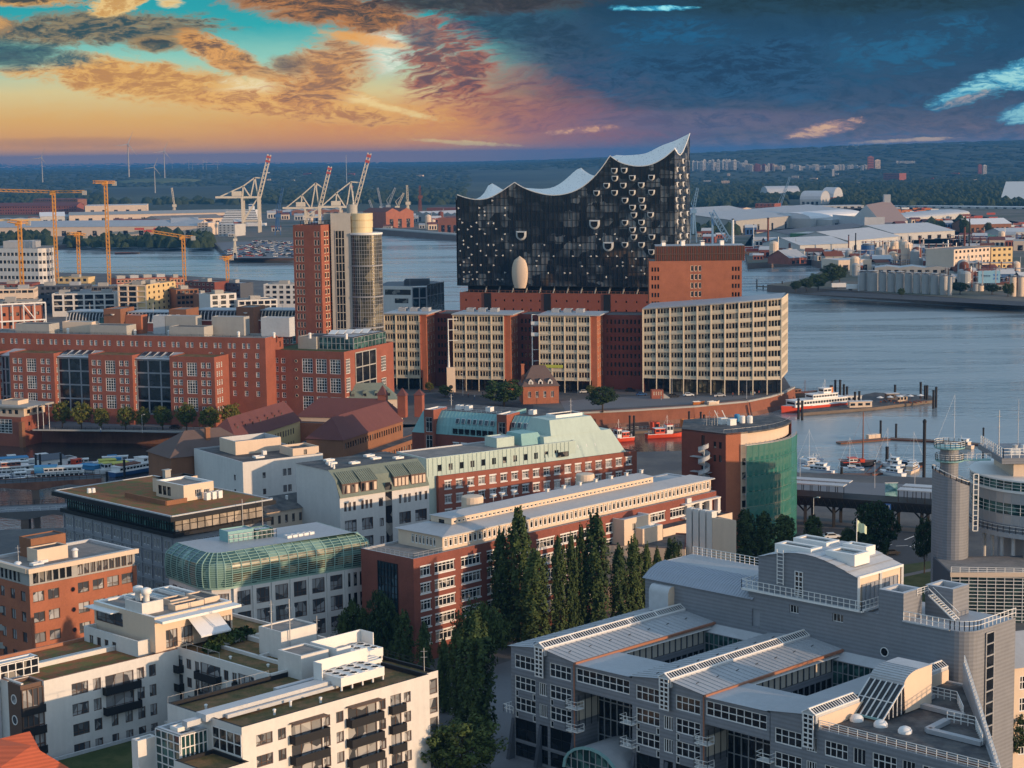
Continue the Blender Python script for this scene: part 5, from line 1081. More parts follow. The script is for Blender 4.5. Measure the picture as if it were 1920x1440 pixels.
for z,r in((z1,2.9),(z2,3.2)):
 B.piece('platform','copper_green',lambda b:b.lathe((ux,uy),[(r-.5,z-.3),(r,z-.1),(r,z+.15)],20));B.rail([(ux+r*cos(2*pi*k/18),uy+r*sin(2*pi*k/18),z+.15)for k in range(19)],z,1.3,.9,'white_metal',3,.11)
B.mb('footbridge','copper_green').obox((ux+2.6,uy-.6,z1-.1),(6,0,0),(0,1.4,0),(0,0,.25));B.rail([(ux+2.6,uy-.6,z1+.15),(ux+8.6,uy-.6,z1+.15)],z1,1.2,1,'white_metal',2,.09)
for k in range(2):B.mb('lift_frame','white_metal').bar((tx_+TR+.5+1.0*k,ty_-2.2,ze(1000)),(tx_+TR+.5+1.0*k,ty_-2.2,ze(893)),.2)
for k in range(12):z=ze(1000)+(ze(893)-ze(1000))*k/11;B.mb('lift_frame','white_metal').bar((tx_+TR+.5,ty_-2.2,z),(tx_+TR+1.5,ty_-2.2,z),.14)
ly=366;l0,l1=PY(1783,1100,ly),PY(1985,1100,ly-3);zt_,zb_=ZY(1850,1075,ly),ZY(1850,1166,ly)
B.block([l0.to_2d(),l1.to_2d(),(l1.x,ly+16),(l0.x,ly+16)],zb_-5,zt_,'slate_panel','gravel',{0:cols(1,20,5,2.4,[zb_-4.2],2.6,'dark3')},par=.2)
B.curtain(l0,l1,zb_,zt_-.5,12,13,'glass_teal','white_metal',.12);B.mb('coping','cream_plaster').obox((l0.x-.2,l0.y-.3,zt_-.6),(l1-l0)*1.02,(0,.3,0),(0,0,.9));B.rail([(l0.x,l0.y,zt_+.2),(l1.x,l1.y,zt_+.2)],zt_,1.2,1.7,'white_metal',3,.11)
b=B.mb('glass_canopy','zinc');b.poly([P(1805,1255,8),P(1812,1200,8),P(1862,1200,9.5),P(1812,1265,9.5)]);
B.mb('roof','bitumen').prism([k.to_2d()for k in(P(1805,1262,8.5),P(1905,1278,8.5),P(1935,1185,8.5),P(1850,1195,8.5))],6,8.5)
def pyr(b):c=P(1868,1217,8.5);b.lathe(c,[(1.9,8.5),(1.9,8.9)],8,1);b.lathe(c,[(1.8,8.9),(.05,10.1)],8,0)
B.piece('skylight',['glass_teal','copper_green'],pyr)
B.finish()
E8=Fr(P(1884,1255,22),Vector((.93,.36)))
B=Bld('apartment_building','cream apartment house with white balcony frames cut by the right picture edge','building',E8.w(6,5,6))
B.block(E8.rect(1.2,16,0,14),6,22,'cream_plaster','zinc',{0:cols(.6,13,3,2.2,[18.4,15.0,11.6,8.2],2.2,'ribbon')},par=.1);rb=B.mb('roof','zinc');rb.poly([E8.w(0,-.4,22),E8.w(16,-.4,22),E8.w(16,7,25.5),E8.w(3,7,25.5)]);rb.poly([E8.w(0,14,22),E8.w(0,-.4,22),E8.w(3,7,25.5)])
for z in(18.2,14.8,11.4):B.mb('balcony_deck','white_metal').prism(E8.rect(-.4,1.2,-.3,3),z-.4,z-.2);B.rail([E8.w(1.2,-.3,z-.2),E8.w(-.4,-.3,z-.2),E8.w(-.4,3,z-.2)],z,1.1,.6,'white_metal',3,.08)
for t_ in(-.3,3):B.mb('frame','white_metal').bar(E8.w(-.4,t_,6),E8.w(-.4,t_,21.8),.16)
B.finish()
# ---- brick office being refurbished behind green netting
nA,nB=P(1278,804,34),P(1361,813,34);nE=Vector((69.0,457.0))
B=Bld('office_building','dark brick office with curved front behind green scaffold netting and an outside spiral stair','building',(56,450,6))
d_=nE-nB.to_2d();o_=Vector((d_.y,-d_.x)).normalized()
cv=[nB.to_2d()*(1-k)**2+(nB.to_2d()+d_*.55+o_*7.5)*2*k*(1-k)+nE*k*k for k in[i/16 for i in range(17)]]
LB_=(nB-nA).to_2d().length
B.wall(nA,nB,5,34,'brick_dark',at([(LB_-3.6,LB_-2.8),(LB_-2.0,LB_-1.2)],[30.2,27],1.6,'dark')+[(LB_*.45,LB_*.53,14,33,'dark')])
for i,(a,c)in enumerate(zip(cv[:-1],cv[1:])):L_=(c-a).length;B.bi+=i in(0,2);B.wall(a,c,5,34 if i<3 else 30.8,'brick_orange' if i<2 else 'cream_plaster',[]if i<2 else[(L_*.2,L_*.8,z,z+1.7,'dark')for z in(9,12.4,15.8,19.2,22.6,26)])
for i in range(3,16):B.mb('top_storey','cream_plaster').poly([(*(cv[i]-o_*.8),30.8),(*(cv[i+1]-o_*.8),30.8),(*(cv[i+1]-o_*.8),33.8),(*(cv[i]-o_*.8),33.8)])
bk=[nE+Vector((-3,10)),nA.to_2d()+Vector((2,16))]
B.mb('roof','bitumen').prism([nA.to_2d(),nB.to_2d()]+cv[1:]+bk,33.6,34.0,bottom=False);B.bi+=1;B.wall(bk[1],nA,5,34,'brick_dark');B.bi+=1;B.wall(nE,bk[0],5,33.8,'brick_dark')
sc=B.mb('scaffold','steel');net=[c+o_*1.5 for c in cv[2:]];net=[net[0]]+net+[nE+o_*1.0+d_.normalized()*.5]
for q in net[1:]:sc.bar((*q,5),(*q,31.5),.12)
for z in[7+2*k for k in range(13)]:
 for a,c in zip(net[1:-1],net[2:]):sc.bar((*a,z),(*c,z),.1);
 if int(z)%4==3:[sc.bar((*(a-o_*.5),z),(*(c-o_*.5),z),1.0,.08)for a,c in zip(net[1:-1],net[2:])]
nm_=bpy.data.materials.new('green_netting');nm_.use_nodes=True;p_=nm_.node_tree.nodes['Principled BSDF'];p_.inputs['Base Color'].default_value=(0.015,0.17,0.14,1);p_.inputs['Roughness'].default_value=.8;p_.inputs['Alpha'].default_value=.72;MAT['green_netting']=nm_
nb_=B.mb('netting','green_netting')
for i,(a,c)in enumerate(zip(net[1:-1],net[2:])):
 for k in range(7):z=5+26*k/7;w_=lambda q,y:Vector((*(q+o_*(.18+.1*sin(q.x*3+y))),y));nb_.poly([w_(a,z),w_(c,z),w_(c,z+26/7-.05),w_(a,z+26/7-.05)])
ncv=nA.to_2d().lerp(nB.to_2d(),.60);no_=(nB-nA).to_2d().normalized();no_=Vector((no_.y,-no_.x));sc_=ncv+no_*1.6
def spiral(b):
 b.tube((*sc_,5),(*sc_,31),.15,.15,8)
 for k in range(150):
  a=k*.33;z=8+k*.15;q=sc_+Vector((cos(a),sin(a)))*1.4;b.bar((*sc_,z),(*q,z),.35,.06)
  r=sc_+Vector((cos(a+.33),sin(a+.33)))*1.4;b.bar((*q,z+1.0),(*r,z+1.15),.1);b.poly([(*q,z),(*r,z+.15),(*r,z+1.0),(*q,z+.9)])
 for z in(20.6,24.2,27.8):b.obox((*(sc_-(nB-nA).to_2d().normalized()*4.2),z),(nB-nA).normalized()*5.4,no_.to_3d()*-1.6,(0,0,.12))
B.piece('spiral_stair','zinc_light',spiral)
for k,(px,py,m,r)in enumerate(((1355,795,'white_metal',0),(1372,797,'white_metal',0),(1382,790,'tarp_blue',1),(1392,793,'white_metal',1),(1406,793,'white_metal',1))):
 q=P(px,py,34)
 B.piece('roof_unit',m,(lambda b:b.lathe(q,[(.7,34),(.7,35.6),(.5,35.8)],14))if r else(lambda b:(b.box(q,1.8,1.4,34,35.4,.5),b.box(q,2.0,1.6,35.4,35.55,.5))))
for px in(1352,1366):q=P(px,795,34);B.mb('davit','white_metal').bar((q.x,q.y,34),(q.x-1.6,q.y,37.4),.2)
for k in range(6):mast(B,P(1320+5*k,797+k%2,34),1.5+k%3,.05)
B.rail([(*(c-o_*.6),34)for c in cv],34,.9,2,'steel',1,.06)
B.finish()
# ================================================================ WAREHOUSE ISLAND
sty('kw',2,(.45,),'white_frame','glass',.17,.14);sty('kwb',4,(.2,.4,.6,.8),'white_frame','glass',.18,.15);sty('narrow',1,(),'cream_plaster','glass_black',.14,.1)
KA,KB=P(70,662,31),P(405,670,31);KF_=Fr(KA,KB-KA)
B=Bld('office_building','long red brick quayside office with projecting blocks and dark glazed bays, left','building',KF_.w(20,10,6))
k_=lambda px:KF_.sx(px,28,0)
def kblock(a,c,t1=11):
 L=c-a;zz=[27.0-3.12*i for i in range(6)];h=[]
 for u in(.07,.19,.70,.82):h+=[(L*u,L*u+1.65,z,z+2.0,'kw')for z in zz]
 h+=[(L*.38,L*.38+4.0,z-2.9,z+1.9,'kwb')for z in zz[::2]]
 B.block(KF_.rect(a,c,0,t1),5,31,'brick_red','sedum',{0:h,1:at([(1.6,2.6),(3.2,4.2),(5,6)],zz,1.9,'kw')},par=.3)
for a,c in((18,101),(166,248),(318,402)):kblock(k_(a),k_(c))
kblock(k_(-80),k_(-5));
for a,c in((-5,18),(101,166),(248,318)):
 B.curtain(KF_.w(k_(a),2.5),KF_.w(k_(c),2.5),9.5,29.5,3,4,'glass_black','grey_stone',.55);B.mb('bay_wall','brick_dark').prism(KF_.rect(k_(a),k_(c),2.3,3.0),5,9.4)
 B.mb('bay_roof','zinc_light').poly([KF_.w(k_(a),1.6,29.6),KF_.w(k_(c),1.6,29.6),KF_.w(k_(c),11,31.2),KF_.w(k_(a),11,31.2)])
 if a>0:
  for i in range(4):B.piece('solar_panel',['glass_blue','white_metal'],lambda b:(b.obox(KF_.w(k_(a)+1+i*3.1,3.5,30.2),KF_.E*2.3,KF_.N*4+Vector((0,0,1.3)),(0,0,.12),1),b.obox(KF_.w(k_(a)+1.1+i*3.1,3.6,30.36),KF_.E*2.1,KF_.N*3.8+Vector((0,0,1.25)),(0,0,.03),0)))
zs_=[33.2,30.1]
s1=KF_.sx(500,30,12)
bk_=[(2+5.6*i,3.2+5.6*i,33.0,34.9,'kw')for i in range(31)]+[(3.9+5.6*i,5.1+5.6*i,33.0,34.9,'kw')for i in range(31)]
sl0=k_(-70)
B.block(KF_.rect(sl0,s1,11.2,26),5,37.0,'brick_red','gravel',{0:[(a,c,z0,z1,st)for a,c,z0,z1,st in bk_ if c<s1-sl0-1]+cols(s1-sl0-24,s1-sl0-1,5,1.4,[29.6,26.2,22.8,19.4,16],1.9,'kw')},coping='concrete',th=.9)
for px0,px1,y0 in((32,95,616),(172,240,618),(320,385,624)):
 a,c=KF_.sx(px0,38,14),KF_.sx(px1,38,14);box_on(B,'plant_room','concrete',KF_,a,c,13,20,36.5,40.3,'bitumen',.3)
for px0,px1,m in((290,312,'zinc_light'),(313,370,'concrete'),(400,460,'concrete'),(492,545,'zinc_light'),(238,268,'brick_orange'),(120,175,'cream_plaster')):
 a,c=KF_.sx(px0,38,22),KF_.sx(px1,38,22);box_on(B,'plant_room',m,KF_,a,c,21,25.6,36.5,43.4 if m!='cream_plaster' else 40.6,'zinc',.3)
B.rail([KF_.w(sl0+2,12.5,36.6),KF_.w(s1-2,12.5,36.6)],36.6,1,3,'dark_metal',2,.07)
for i in range(10):B.piece('vent','white_metal',lambda b:b.lathe(KF_.w(sl0+20+14*i,17.5),[(.5,36.5),(.5,38),(.7,38.1),(.3,38.5)],8))
B.finish()
QA,QB,QC=P(497,655,32),P(645,660,32),P(720,640,32);QF=Fr(QA,QB-QA);LQ=(QB-QA).to_2d().length
B=Bld('office_building','red brick cube office with large white window grids and a glass rooftop pavilion','building',QF.w(15,15,6))
q_=lambda px:QF.sx(px,29,0)
zz=[27.2-3.1*i for i in range(7)]
h=at([(q_(a),q_(a)+1.7)for a in(500,514,527)],zz,1.9,'kw')+at([(q_(a),q_(a)+4.3)for a in(566,592,618)],[24.0,17.3,10.6],5.2,'kwb')
h1=at([(1.2,4.4)],[24.0,17.3,10.6],5.2,'kwb')+at([(28,32)],[22.0,14],5.5,'kwb')
Wd=QF.at(720,640,32)[1]
B.block(QF.rect(0,LQ,0,Wd),5,32,'brick_red','lawn',{0:h,1:h1},par=.3)
B.curtain(QF.w(LQ+.08,8),QF.w(LQ+.08,24),9,31,3,4,'glass_black','concrete',.4)
for z in zz[:5]:B.piece('round_window',['cream_plaster','glass_black'],lambda b:porthole(b,QF.w(q_(555),0,z+1),ang(QF.e),.6))
box_on(B,'plant_room','concrete',QF,9,16.5,8,20,31.6,36.2,'bitumen')
B.block(QF.rect(17,LQ-1,9,34),31.6,36.4,'dark_metal','zinc',par=.1,skip=(0,1));B.curtain(QF.w(17,9),QF.w(LQ-1,9),31.7,36.2,8,2,'glass_teal','steel',.16);B.curtain(QF.w(LQ-1,9),QF.w(LQ-1,34),31.7,36.2,9,2,'glass_teal','steel',.16)
for i in range(5):B.piece('solar_panel',['glass_blue','white_metal'],lambda b:b.obox(QF.w(18+2.2*i,14+2*i,36.6),QF.E*3,QF.N*3+Vector((0,0,1.2)),(0,0,.12),1))
B.finish()
TY=716;TA,TB=PY(549,422,TY),PY(601,424,TY-4.5);TF_=Fr(TA,TB-TA);LT=(TB-TA).to_2d().length;zt=TA.z
B=Bld('office_tower','slender high-rise of red brick, pale concrete core and dark glass drum with round crown','tower',TF_.w(8,8,6))
rz=[zt-4.6-3.15*i for i in range(20)]
sty('tw',1,(),'cream_plaster','glass_black',.22,.1)
B.block(TF_.rect(0,LT,0,12),5,zt,'brick_red','gravel',{0:at([(.9,1.9),(2.2,3.2),(3.5,4.5),(LT-3.0,LT-2.0),(LT-1.7,LT-.7)],rz,2.2,'tw'),1:at([(2.6,4.2),(4.7,6.3),(6.9,8.5)],rz,2.2,'tw')},par=.4)
B.rail([TF_.w(3,.6,zt),TF_.w(LT-.5,.6,zt),TF_.w(LT-.5,10,zt)],zt,1.6,1.1,'dark_metal',1,.2)
c0,c1=PY(627,420,TY+1),PY(657,420,TY+1);zc=ZY(640,400,TY)
wl_=(c1-c0).to_2d().length;CF_=Fr(c0,c1-c0)
B.block(CF_.rect(-1.5,wl_,.2,9),5,zc,'concrete','bitumen',par=.3);B.block(CF_.rect(-4.6,-1.6,5,9),60,zc,'concrete','bitumen',par=.3)
B.curtain(CF_.w(.1,.1),CF_.w(wl_*.62,.1),6,zc-6.5,3,21,'glass_black','concrete',.22)
dc=PY(686,500,TY+5);DR=31/FP*TY;zd=ZY(690,440,TY)
B.piece('glass_drum','glass_tower',lambda b:b.lathe((dc.x,dc.y),[(DR,5),(DR,zd)],40))if 'glass_tower' in MAT else(glassmat('glass_tower',(0.025,0.027,0.022),(0.17,0.15,0.10),.42,.18,.28,.6),B.piece('glass_drum','glass_tower',lambda b:b.lathe((dc.x,dc.y),[(DR,5),(DR,zd)],40)))
mm=B.mb('mullion','grey_stone')
for k in range(40):a=2*pi*k/40;mm.bar((dc.x+DR*cos(a),dc.y+DR*sin(a),5),(dc.x+DR*cos(a),dc.y+DR*sin(a),zd),.16 if k%4==0 else.1)
for j in range(43):
 z=8+(zd-8)*j/42;r=DR+.03
 for k in range(20,40):mm.bar((dc.x+r*cos(2*pi*k/40),dc.y+r*sin(2*pi*k/40),z),(dc.x+r*cos(2*pi*(k+1)/40),dc.y+r*sin(2*pi*(k+1)/40),z),.5 if j%8==2 else.12)
B.piece('drum_roof','white_metal',lambda b:b.lathe((dc.x,dc.y),[(DR+.4,zd),(DR+.4,zd+.6),(DR-.6,zd+.7)],40))
zq=ZY(680,400,TY+3);kc=PY(677,410,TY+5);KR=22/FP*TY;mat('gold_panel',(0.62,0.50,0.30),0.45,0.06)
B.piece('crown','gold_panel',lambda b:b.lathe((kc.x,kc.y),[(KR*.95,zd+.6),(KR*.95,zd+2.6),(KR,zd+2.7),(KR,zd+2.8+(zq-zd-2.8)*.45),(KR*.94,zd+2.9+(zq-zd-2.8)*.45),(KR*.94,zq-2.6),(KR,zq-2.5),(KR,zq)],32))
k2=PY(660,390,TY+4);B.piece('crown','concrete',lambda b:b.lathe((k2.x,k2.y),[(10/FP*TY,zq-1),(10/FP*TY,ZY(660,384,TY))],20))
mast(B,(k2.x+.5,k2.y,ZY(660,384,TY)),5,.12,arms=1);B.finish()
sty('lat',1,(),'beige_lattice','glass_office',.05);sty('sl2',1,(),'brick_brown','glass_black',.06)
HT=Fr(P(720,588,37),P(965,590,37)-P(720,588,37));ht=lambda px,t=0:HT.sx(px,30,t)
def lattice(B,p0,p1,z0,z1,bays,rows,fan=0.0,per=4):
 L=(Vector(p1)-Vector(p0)).length;h=[];bw=L/bays;fh=(z1-z0)/rows
 for i in range(bays):
  for j in range(rows):
   for k in range(per):u=bw*i+.34+(bw-.68)/per*k;h.append((u+.09,u+(bw-.68)/per-.09,z0+fh*j+1.1,z0+fh*j+fh-.5,'lat'))
 B.wall(p0,p1,z0,z1,'beige_lattice',h,.45,'lattice',fan);s=B.mb('string_course','beige_lattice');d=(Vector(p1)-Vector(p0)).normalized();o=Vector((d.y,-d.x))
 for j in range(rows+1):z=z0+fh*j;s.bar((*(Vector(p0)+o*.1),z),(*(Vector(p1)+o*.1),z0+(z-z0)*(1+fan)),.34,.3)
 for i in range(bays+1):q=Vector(p0)+d*min(max(bw*i,.2),L-.2)+o*.12;s.bar((*q,z0-5.5 if z0>9 else z0),(*q,z0+(z1-z0)*(1+fan*i/bays)),.42,.3)
blk=[(720,787,805,3),(849,945,973,4),(1010,1107,1130,4)];ends=[850,1010,1206]
for(a,c,e,bays),nx_ in zip(blk,ends):
 u0,u1=ht(a),ht(c);dep=18.0
 B=Bld('office_building',{720:'office block with three-bay beige lattice front beside the high-rise',849:'office block with four-bay beige lattice front behind the tall street sculpture',1010:'office block with beige lattice front and lime banner beside the curved office'}[a],'building',HT.w(u0+8,9,6),'beige lattice-fronted offices')
 lattice(B,HT.w(u0,0),HT.w(u1,0),11,36.6,bays,7)
 B.block(HT.rect(u0,u1,.3,dep),11,36.7,'brick_red','zinc',skip=(0,),par=.05);B.mb('soffit','dark_metal').poly([HT.w(u0,0,11),HT.w(u0,dep,11),HT.w(u1,dep,11),HT.w(u1,0,11)]);B.curtain(HT.w(u0,4),HT.w(u1,4),6,11,7,1,'glass_black','dark_metal',.2)
 B.mb('roof','zinc').prism(HT.rect(u0-.3,u1+4,-.8,dep),36.75,37.2);B.block(HT.rect(u1+.02,u1+2.2,2,dep),6,36.6,'brick_orange','zinc',{1:at([(2,3.4),(6,7.4),(10,11.4)],[12+3.4*i for i in range(7)],2.0,'tw')},par=.1)  # orange brick puts sunlight on the end wall into the colour
 v0,v1=u1+2.2,ht(nx_,dep-2)
 if nx_==1206:v1=ht(1208,dep-4)+3
 L=v1-v0
 B.block(HT.rect(v0,v1,dep-4,dep+12),6,36.0,'brick_dark','bitumen',{0:cols(1,L-1,max(4,int(L/1.75)),.85,[11.6+3.45*i for i in range(7)],1.9,'sl2')},par=.3)  # darker brick puts the shade of the recess into the colour
 for i in range(3):box_on(B,'plant_room','zinc',HT,u0+3+5*i,u0+6+5*i,10,14,37.1,38.6,'bitumen')
 if a==1010:B.mb('banner','banner_lime').obox(HT.w(u0+.2,-.45,16.0),HT.E*9.6,HT.N*.08,(0,0,1.2))
 B.finish()
B=Bld('office_building','broad curved beige lattice office with brick tower and ribbed metal crown at the water','building',(82,745,6))
qa,qb=P(1208,740,6),P(1473,738,6);q0,q1=Vector((qa.x,733)),Vector((PY(1465,700,722).x,722));dd=(q1-q0);oo=Vector((dd.y,-dd.x)).normalized()
cv=[q0+dd*k+oo*(3.4*sin(pi*k**1.4))for k in[i/10 for i in range(11)]]
zl0,zr0=ZY(1208,579,733),ZY(1474,559,722)
fl=lambda k:(zl0-12+(zr0-zl0)*k)/(zl0-12)
class FanB:pass
for i in range(10):
 p0,p1=cv[i],cv[i+1];L=(p1-p0).length;h=[];rows=8
 zt0,zt1=zl0+(zr0-zl0)*i/10,zl0+(zr0-zl0)*(i+1)/10;fh=(zt0-12)/rows
 for j in range(rows):
  for k in range(4):u=.34+(L-.68)/4*k;h.append((u+.09,u+(L-.68)/4-.09,12+fh*j+1.1,12+fh*j+fh-.5,'lat'))
 B.wall(p0,p1,12,zt0,'beige_lattice',h,.45,'lattice',(zt1-12)/(zt0-12)-1)
 s=B.mb('string_course','beige_lattice');d=(p1-p0).normalized();o=Vector((d.y,-d.x))
 for j in range(rows+1):s.bar((*(p0+o*.1),12+(zt0-12)*j/rows),(*(p1+o*.1),12+(zt1-12)*j/rows),.36,.3)
 B.piece('column','beige_lattice',lambda b:b.bar((*(p0+o*.15),5.5),(*(p0+o*.15),zt0),.5,.4))
B.piece('column','beige_lattice',lambda b:b.bar((*cv[10],5.5),(*cv[10],zr0),.5,.4))
inn=[q-oo*5 for q in cv]
for i in range(10):B.curtain(inn[i],inn[i+1],6,12,3,1,'glass_warm' if 1<i<6 else 'glass_black','dark_metal',.2,'shop_front')
bx=[Vector((q1.x+1,q1.y+40)),Vector((q0.x+2,q0.y+34))]
B.mb('soffit','dark_metal').poly([(*q,12)for q in cv[::-1]]+[(*(q-oo*6),12)for q in cv])
rb=B.mb('roof','zinc');zz_=lambda i:zl0+(zr0-zl0)*i/10
for i in range(10):rb.poly([(*(cv[i]+oo*.8),zz_(i)+.3),(*(cv[i+1]+oo*.8),zz_(i+1)+.3),(*(cv[i+1]-oo*26),zz_(i+1)+.3),(*(cv[i]-oo*26),zz_(i)+.3)]);rb.poly([(*(cv[i]+oo*.8),zz_(i)-.2),(*(cv[i+1]+oo*.8),zz_(i+1)-.2),(*(cv[i+1]+oo*.8),zz_(i+1)+.3),(*(cv[i]+oo*.8),zz_(i)+.3)])
B.wall(cv[10],cv[10]-oo*26+Vector((1,0)),12,zr0,'beige_lattice',cols(1,25,10,1.6,[12.9+4.2*i for i in range(8)],2.6,'lat'),.4);B.wall(cv[0]-oo*26,cv[0],6,zl0,'brick_dark')
tY=766;ta,tb=PY(1217,490,tY),PY(1391,488,tY-2);TT=Fr(ta,tb-ta);lt=(tb-ta).to_2d().length;zb_=ta.z
rows=[zb_-4.3-3.5*i for i in range(6)]
B.block(TT.rect(0,lt,0,22),6,zb_,'brick_orange','gravel',{0:at([(.9,1.7),(2.1,2.9),(3.3,4.1),(lt-4.1,lt-3.3),(lt-2.9,lt-2.1),(lt-1.7,lt-.9)],rows,1.8,'sl2')+at([(lt*.447,lt*.447+1.2),(lt*.447+1.6,lt*.447+2.8),(lt*.447+3.2,lt*.447+4.4)],rows,2.4,'tw'),1:at([(3,3.8),(5,5.8),(8,8.8)],rows,1.8,'sl2')},par=.4)
zcn=ZY(1310,461,tY)
def crown(b):
 p=TT.rect(2.6,lt+1.2,1.5,18);b.prism(p,zb_-.2,zcn,0,1,bottom=False)
 for k in range(48):u=2.8+(lt-1.8)*k/47;b.bar(TT.w(u,1.3,zb_-.1),TT.w(u,1.3,zcn-(.3 if k%2 else 0)),.2,.4,2 if k%2 else 0)
 b.obox(TT.w(2.4,.9,zb_+2.6),TT.E*(lt-1),TT.N*.5,(0,0,.3),0)
B.piece('crown',['brown_frame','zinc','rust','concrete'],crown)
for k in range(4):B.piece('roof_unit','white_metal',lambda b:b.box(TT.w(6+8*k,6),1.6,1.2,zcn,zcn+1.3+.4*(k%2),.3).box(TT.w(6+8*k,6),1.8,1.4,zcn+1.8,zcn+1.95,.3))
B.finish()
# ================================================================ CONCERT HALL on its brick warehouse
EF=Fr(P(862,548,37),P(1205,552,37)-P(862,548,37));EL=EF.sx(1265,60,0);E0=EF.sx(857,50,0)
def et(px,py):
 d=ray(px,py);n=EF.n;k=(EF.o.dot(n))/(d.x*n.x+d.y*n.y);return EF.st((d.x*k,d.y*k))[0],CH+d.z*k
B=Bld('concert_hall','glass concert hall with wave-shaped white roof standing on a brick warehouse','concert hall',EF.w(50,20,6))
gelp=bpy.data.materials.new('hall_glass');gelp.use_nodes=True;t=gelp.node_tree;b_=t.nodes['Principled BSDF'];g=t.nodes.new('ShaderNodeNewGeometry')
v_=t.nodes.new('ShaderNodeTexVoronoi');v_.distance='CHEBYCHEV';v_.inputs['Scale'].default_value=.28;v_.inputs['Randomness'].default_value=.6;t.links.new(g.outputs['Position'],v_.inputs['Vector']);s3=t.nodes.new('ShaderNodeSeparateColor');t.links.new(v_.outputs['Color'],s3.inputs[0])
k=(noise(t,X(t,g.outputs['Position']),.06,3,.6).step(.40,.62)*.85+.12)*X(t,s3.outputs[0]).step(.30,1.0)  # paler panel patches put reflections into the glass colour
wm_=noise(t,X(t,g.outputs['Position']),.045,3,.6).step(.56,.66)*X(t,s3.outputs[1]).step(.3,.8)  # warm brown patches join the painted reflections
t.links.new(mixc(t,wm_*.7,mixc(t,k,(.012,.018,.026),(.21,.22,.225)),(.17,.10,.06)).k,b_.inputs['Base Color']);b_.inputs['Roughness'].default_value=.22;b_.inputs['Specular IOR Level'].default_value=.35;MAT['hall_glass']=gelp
rw_=bpy.data.materials.new('roof_sequins');rw_.use_nodes=True;t=rw_.node_tree;b_=t.nodes['Principled BSDF'];g=t.nodes.new('ShaderNodeNewGeometry');v_=t.nodes.new('ShaderNodeTexVoronoi');v_.inputs['Scale'].default_value=.75;t.links.new(g.outputs['Position'],v_.inputs['Vector'])
t.links.new(mixc(t,X(t,v_.outputs['Distance']).step(.13,.21),(.16,.17,.20),(.88,.83,.78)).k,b_.inputs['Base Color']);b_.inputs['Roughness'].default_value=.6;MAT['roof_sequins']=rw_
def spl(pts,n):
 out=[]
 for i in range(len(pts)-1):
  p0,p1,p2,p3=pts[max(0,i-1)],pts[i],pts[i+1],pts[min(len(pts)-1,i+2)]
  for k in range(n):
   u=k/n;out.append(tuple(.5*(2*b+(c-a)*u+(2*a-5*b+4*c-d)*u*u+(3*b-a-3*c+d)*u**3)for a,b,c,d in zip(p0,p1,p2,p3)))
 return out+[pts[-1]]
seg=[[(857,365),(875,371),(895,374),(915,371.5),(935,362),(953,350),(965,342)],[(965,342),(982,352),(1005,360.5),(1030,365.5),(1055,364.5),(1080,357),(1103,342),(1125,319),(1144,292)],[(1144,292),(1160,303),(1180,309.5),(1200,311.5),(1222,308),(1245,296),(1265,279)]]
top=[]
for s_ in seg:top+=spl(s_,3)[(1 if top else 0):]
top=[et(*q)for q in top];zb0=et(858,535)[1]
w0=EF.w(EL,0);w1=PY(1293.5,300,w0.y+27).to_2d();wd=(w1-w0).normalized();WL=(w1-w0).length
wt=[(0,ZY(1265,279,w0.y)),(.2,ZY(1269,288,w0.y+6)),(.36,ZY(1275,291,w0.y+10)),(.55,ZY(1281,284,w0.y+15)),(.78,ZY(1288,268,w0.y+21)),(1,ZY(1293.5,250,w0.y+27))]
mat('hall_joint',(.012,.013,.016),.8,.1)
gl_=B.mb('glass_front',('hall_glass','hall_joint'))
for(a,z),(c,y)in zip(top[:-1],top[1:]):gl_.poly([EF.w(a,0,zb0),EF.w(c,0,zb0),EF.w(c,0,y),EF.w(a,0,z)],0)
zz=lambda s_:next((z+(y-z)*(s_-a)/max(1e-6,c-a)for(a,z),(c,y)in zip(top[:-1],top[1:])if a<=s_<=c),top[-1][1])
n=int((EL-E0)/2.15)
for i in range(n+1):s_=E0+(EL-E0)*i/n;gl_.bar(EF.w(s_,-.08,zb0),EF.w(s_,-.08,zz(min(max(s_,top[0][0]+.01),EL-.01))),.16,.2,1)
for j in range(20):
 z=zb0+3.35*j;a=None
 for i in range(n+1):
  s_=E0+(EL-E0)*i/n;ok=zz(min(max(s_,top[0][0]+.01),EL-.01))>z
  if ok and a is None:a=s_
  if a is not None and(not ok or i==n):gl_.bar(EF.w(a,-.06,z),EF.w(s_,-.06,z),.2,.3,1);a=None
for(a,z),(c,y)in zip(top[:-1],top[1:]):B.mb('roof_edge','white_metal').bar(EF.w(a,-.05,z),EF.w(c,-.05,y),.3,.35)
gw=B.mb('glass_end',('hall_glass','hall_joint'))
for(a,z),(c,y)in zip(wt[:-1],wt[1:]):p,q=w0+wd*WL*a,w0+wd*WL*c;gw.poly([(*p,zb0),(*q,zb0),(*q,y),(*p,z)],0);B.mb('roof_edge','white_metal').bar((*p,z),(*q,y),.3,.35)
for j in range(20):gw.bar((*(w0+Vector((.1,-.1))),zb0+3.35*j),(*(w1+Vector((.1,-.1))),zb0+3.35*j),.25,.2,1)if zb0+3.35*j<98 else None
bpts=spl([(857,366),(885,374),(905,366),(919,343.5),(935,351),(950,358),(965,350)],3)[:-1]+spl([(965,350),(1000,353.5),(1030,353),(1055,341),(1086,314.5),(1098,322),(1112,329),(1128,330)],3)[:-1]+spl([(1128,330),(1146,294),(1170,291.5),(1195,290),(1215,286),(1240,273),(1265,264),(1293.5,250)],3)
e_back=EF.w(E0+6,62)
def back(px,py):
 k=(px-857)/(1293.5-857);Y=e_back.y*(1-k)+w1.y*k;return PY(px,py,Y)
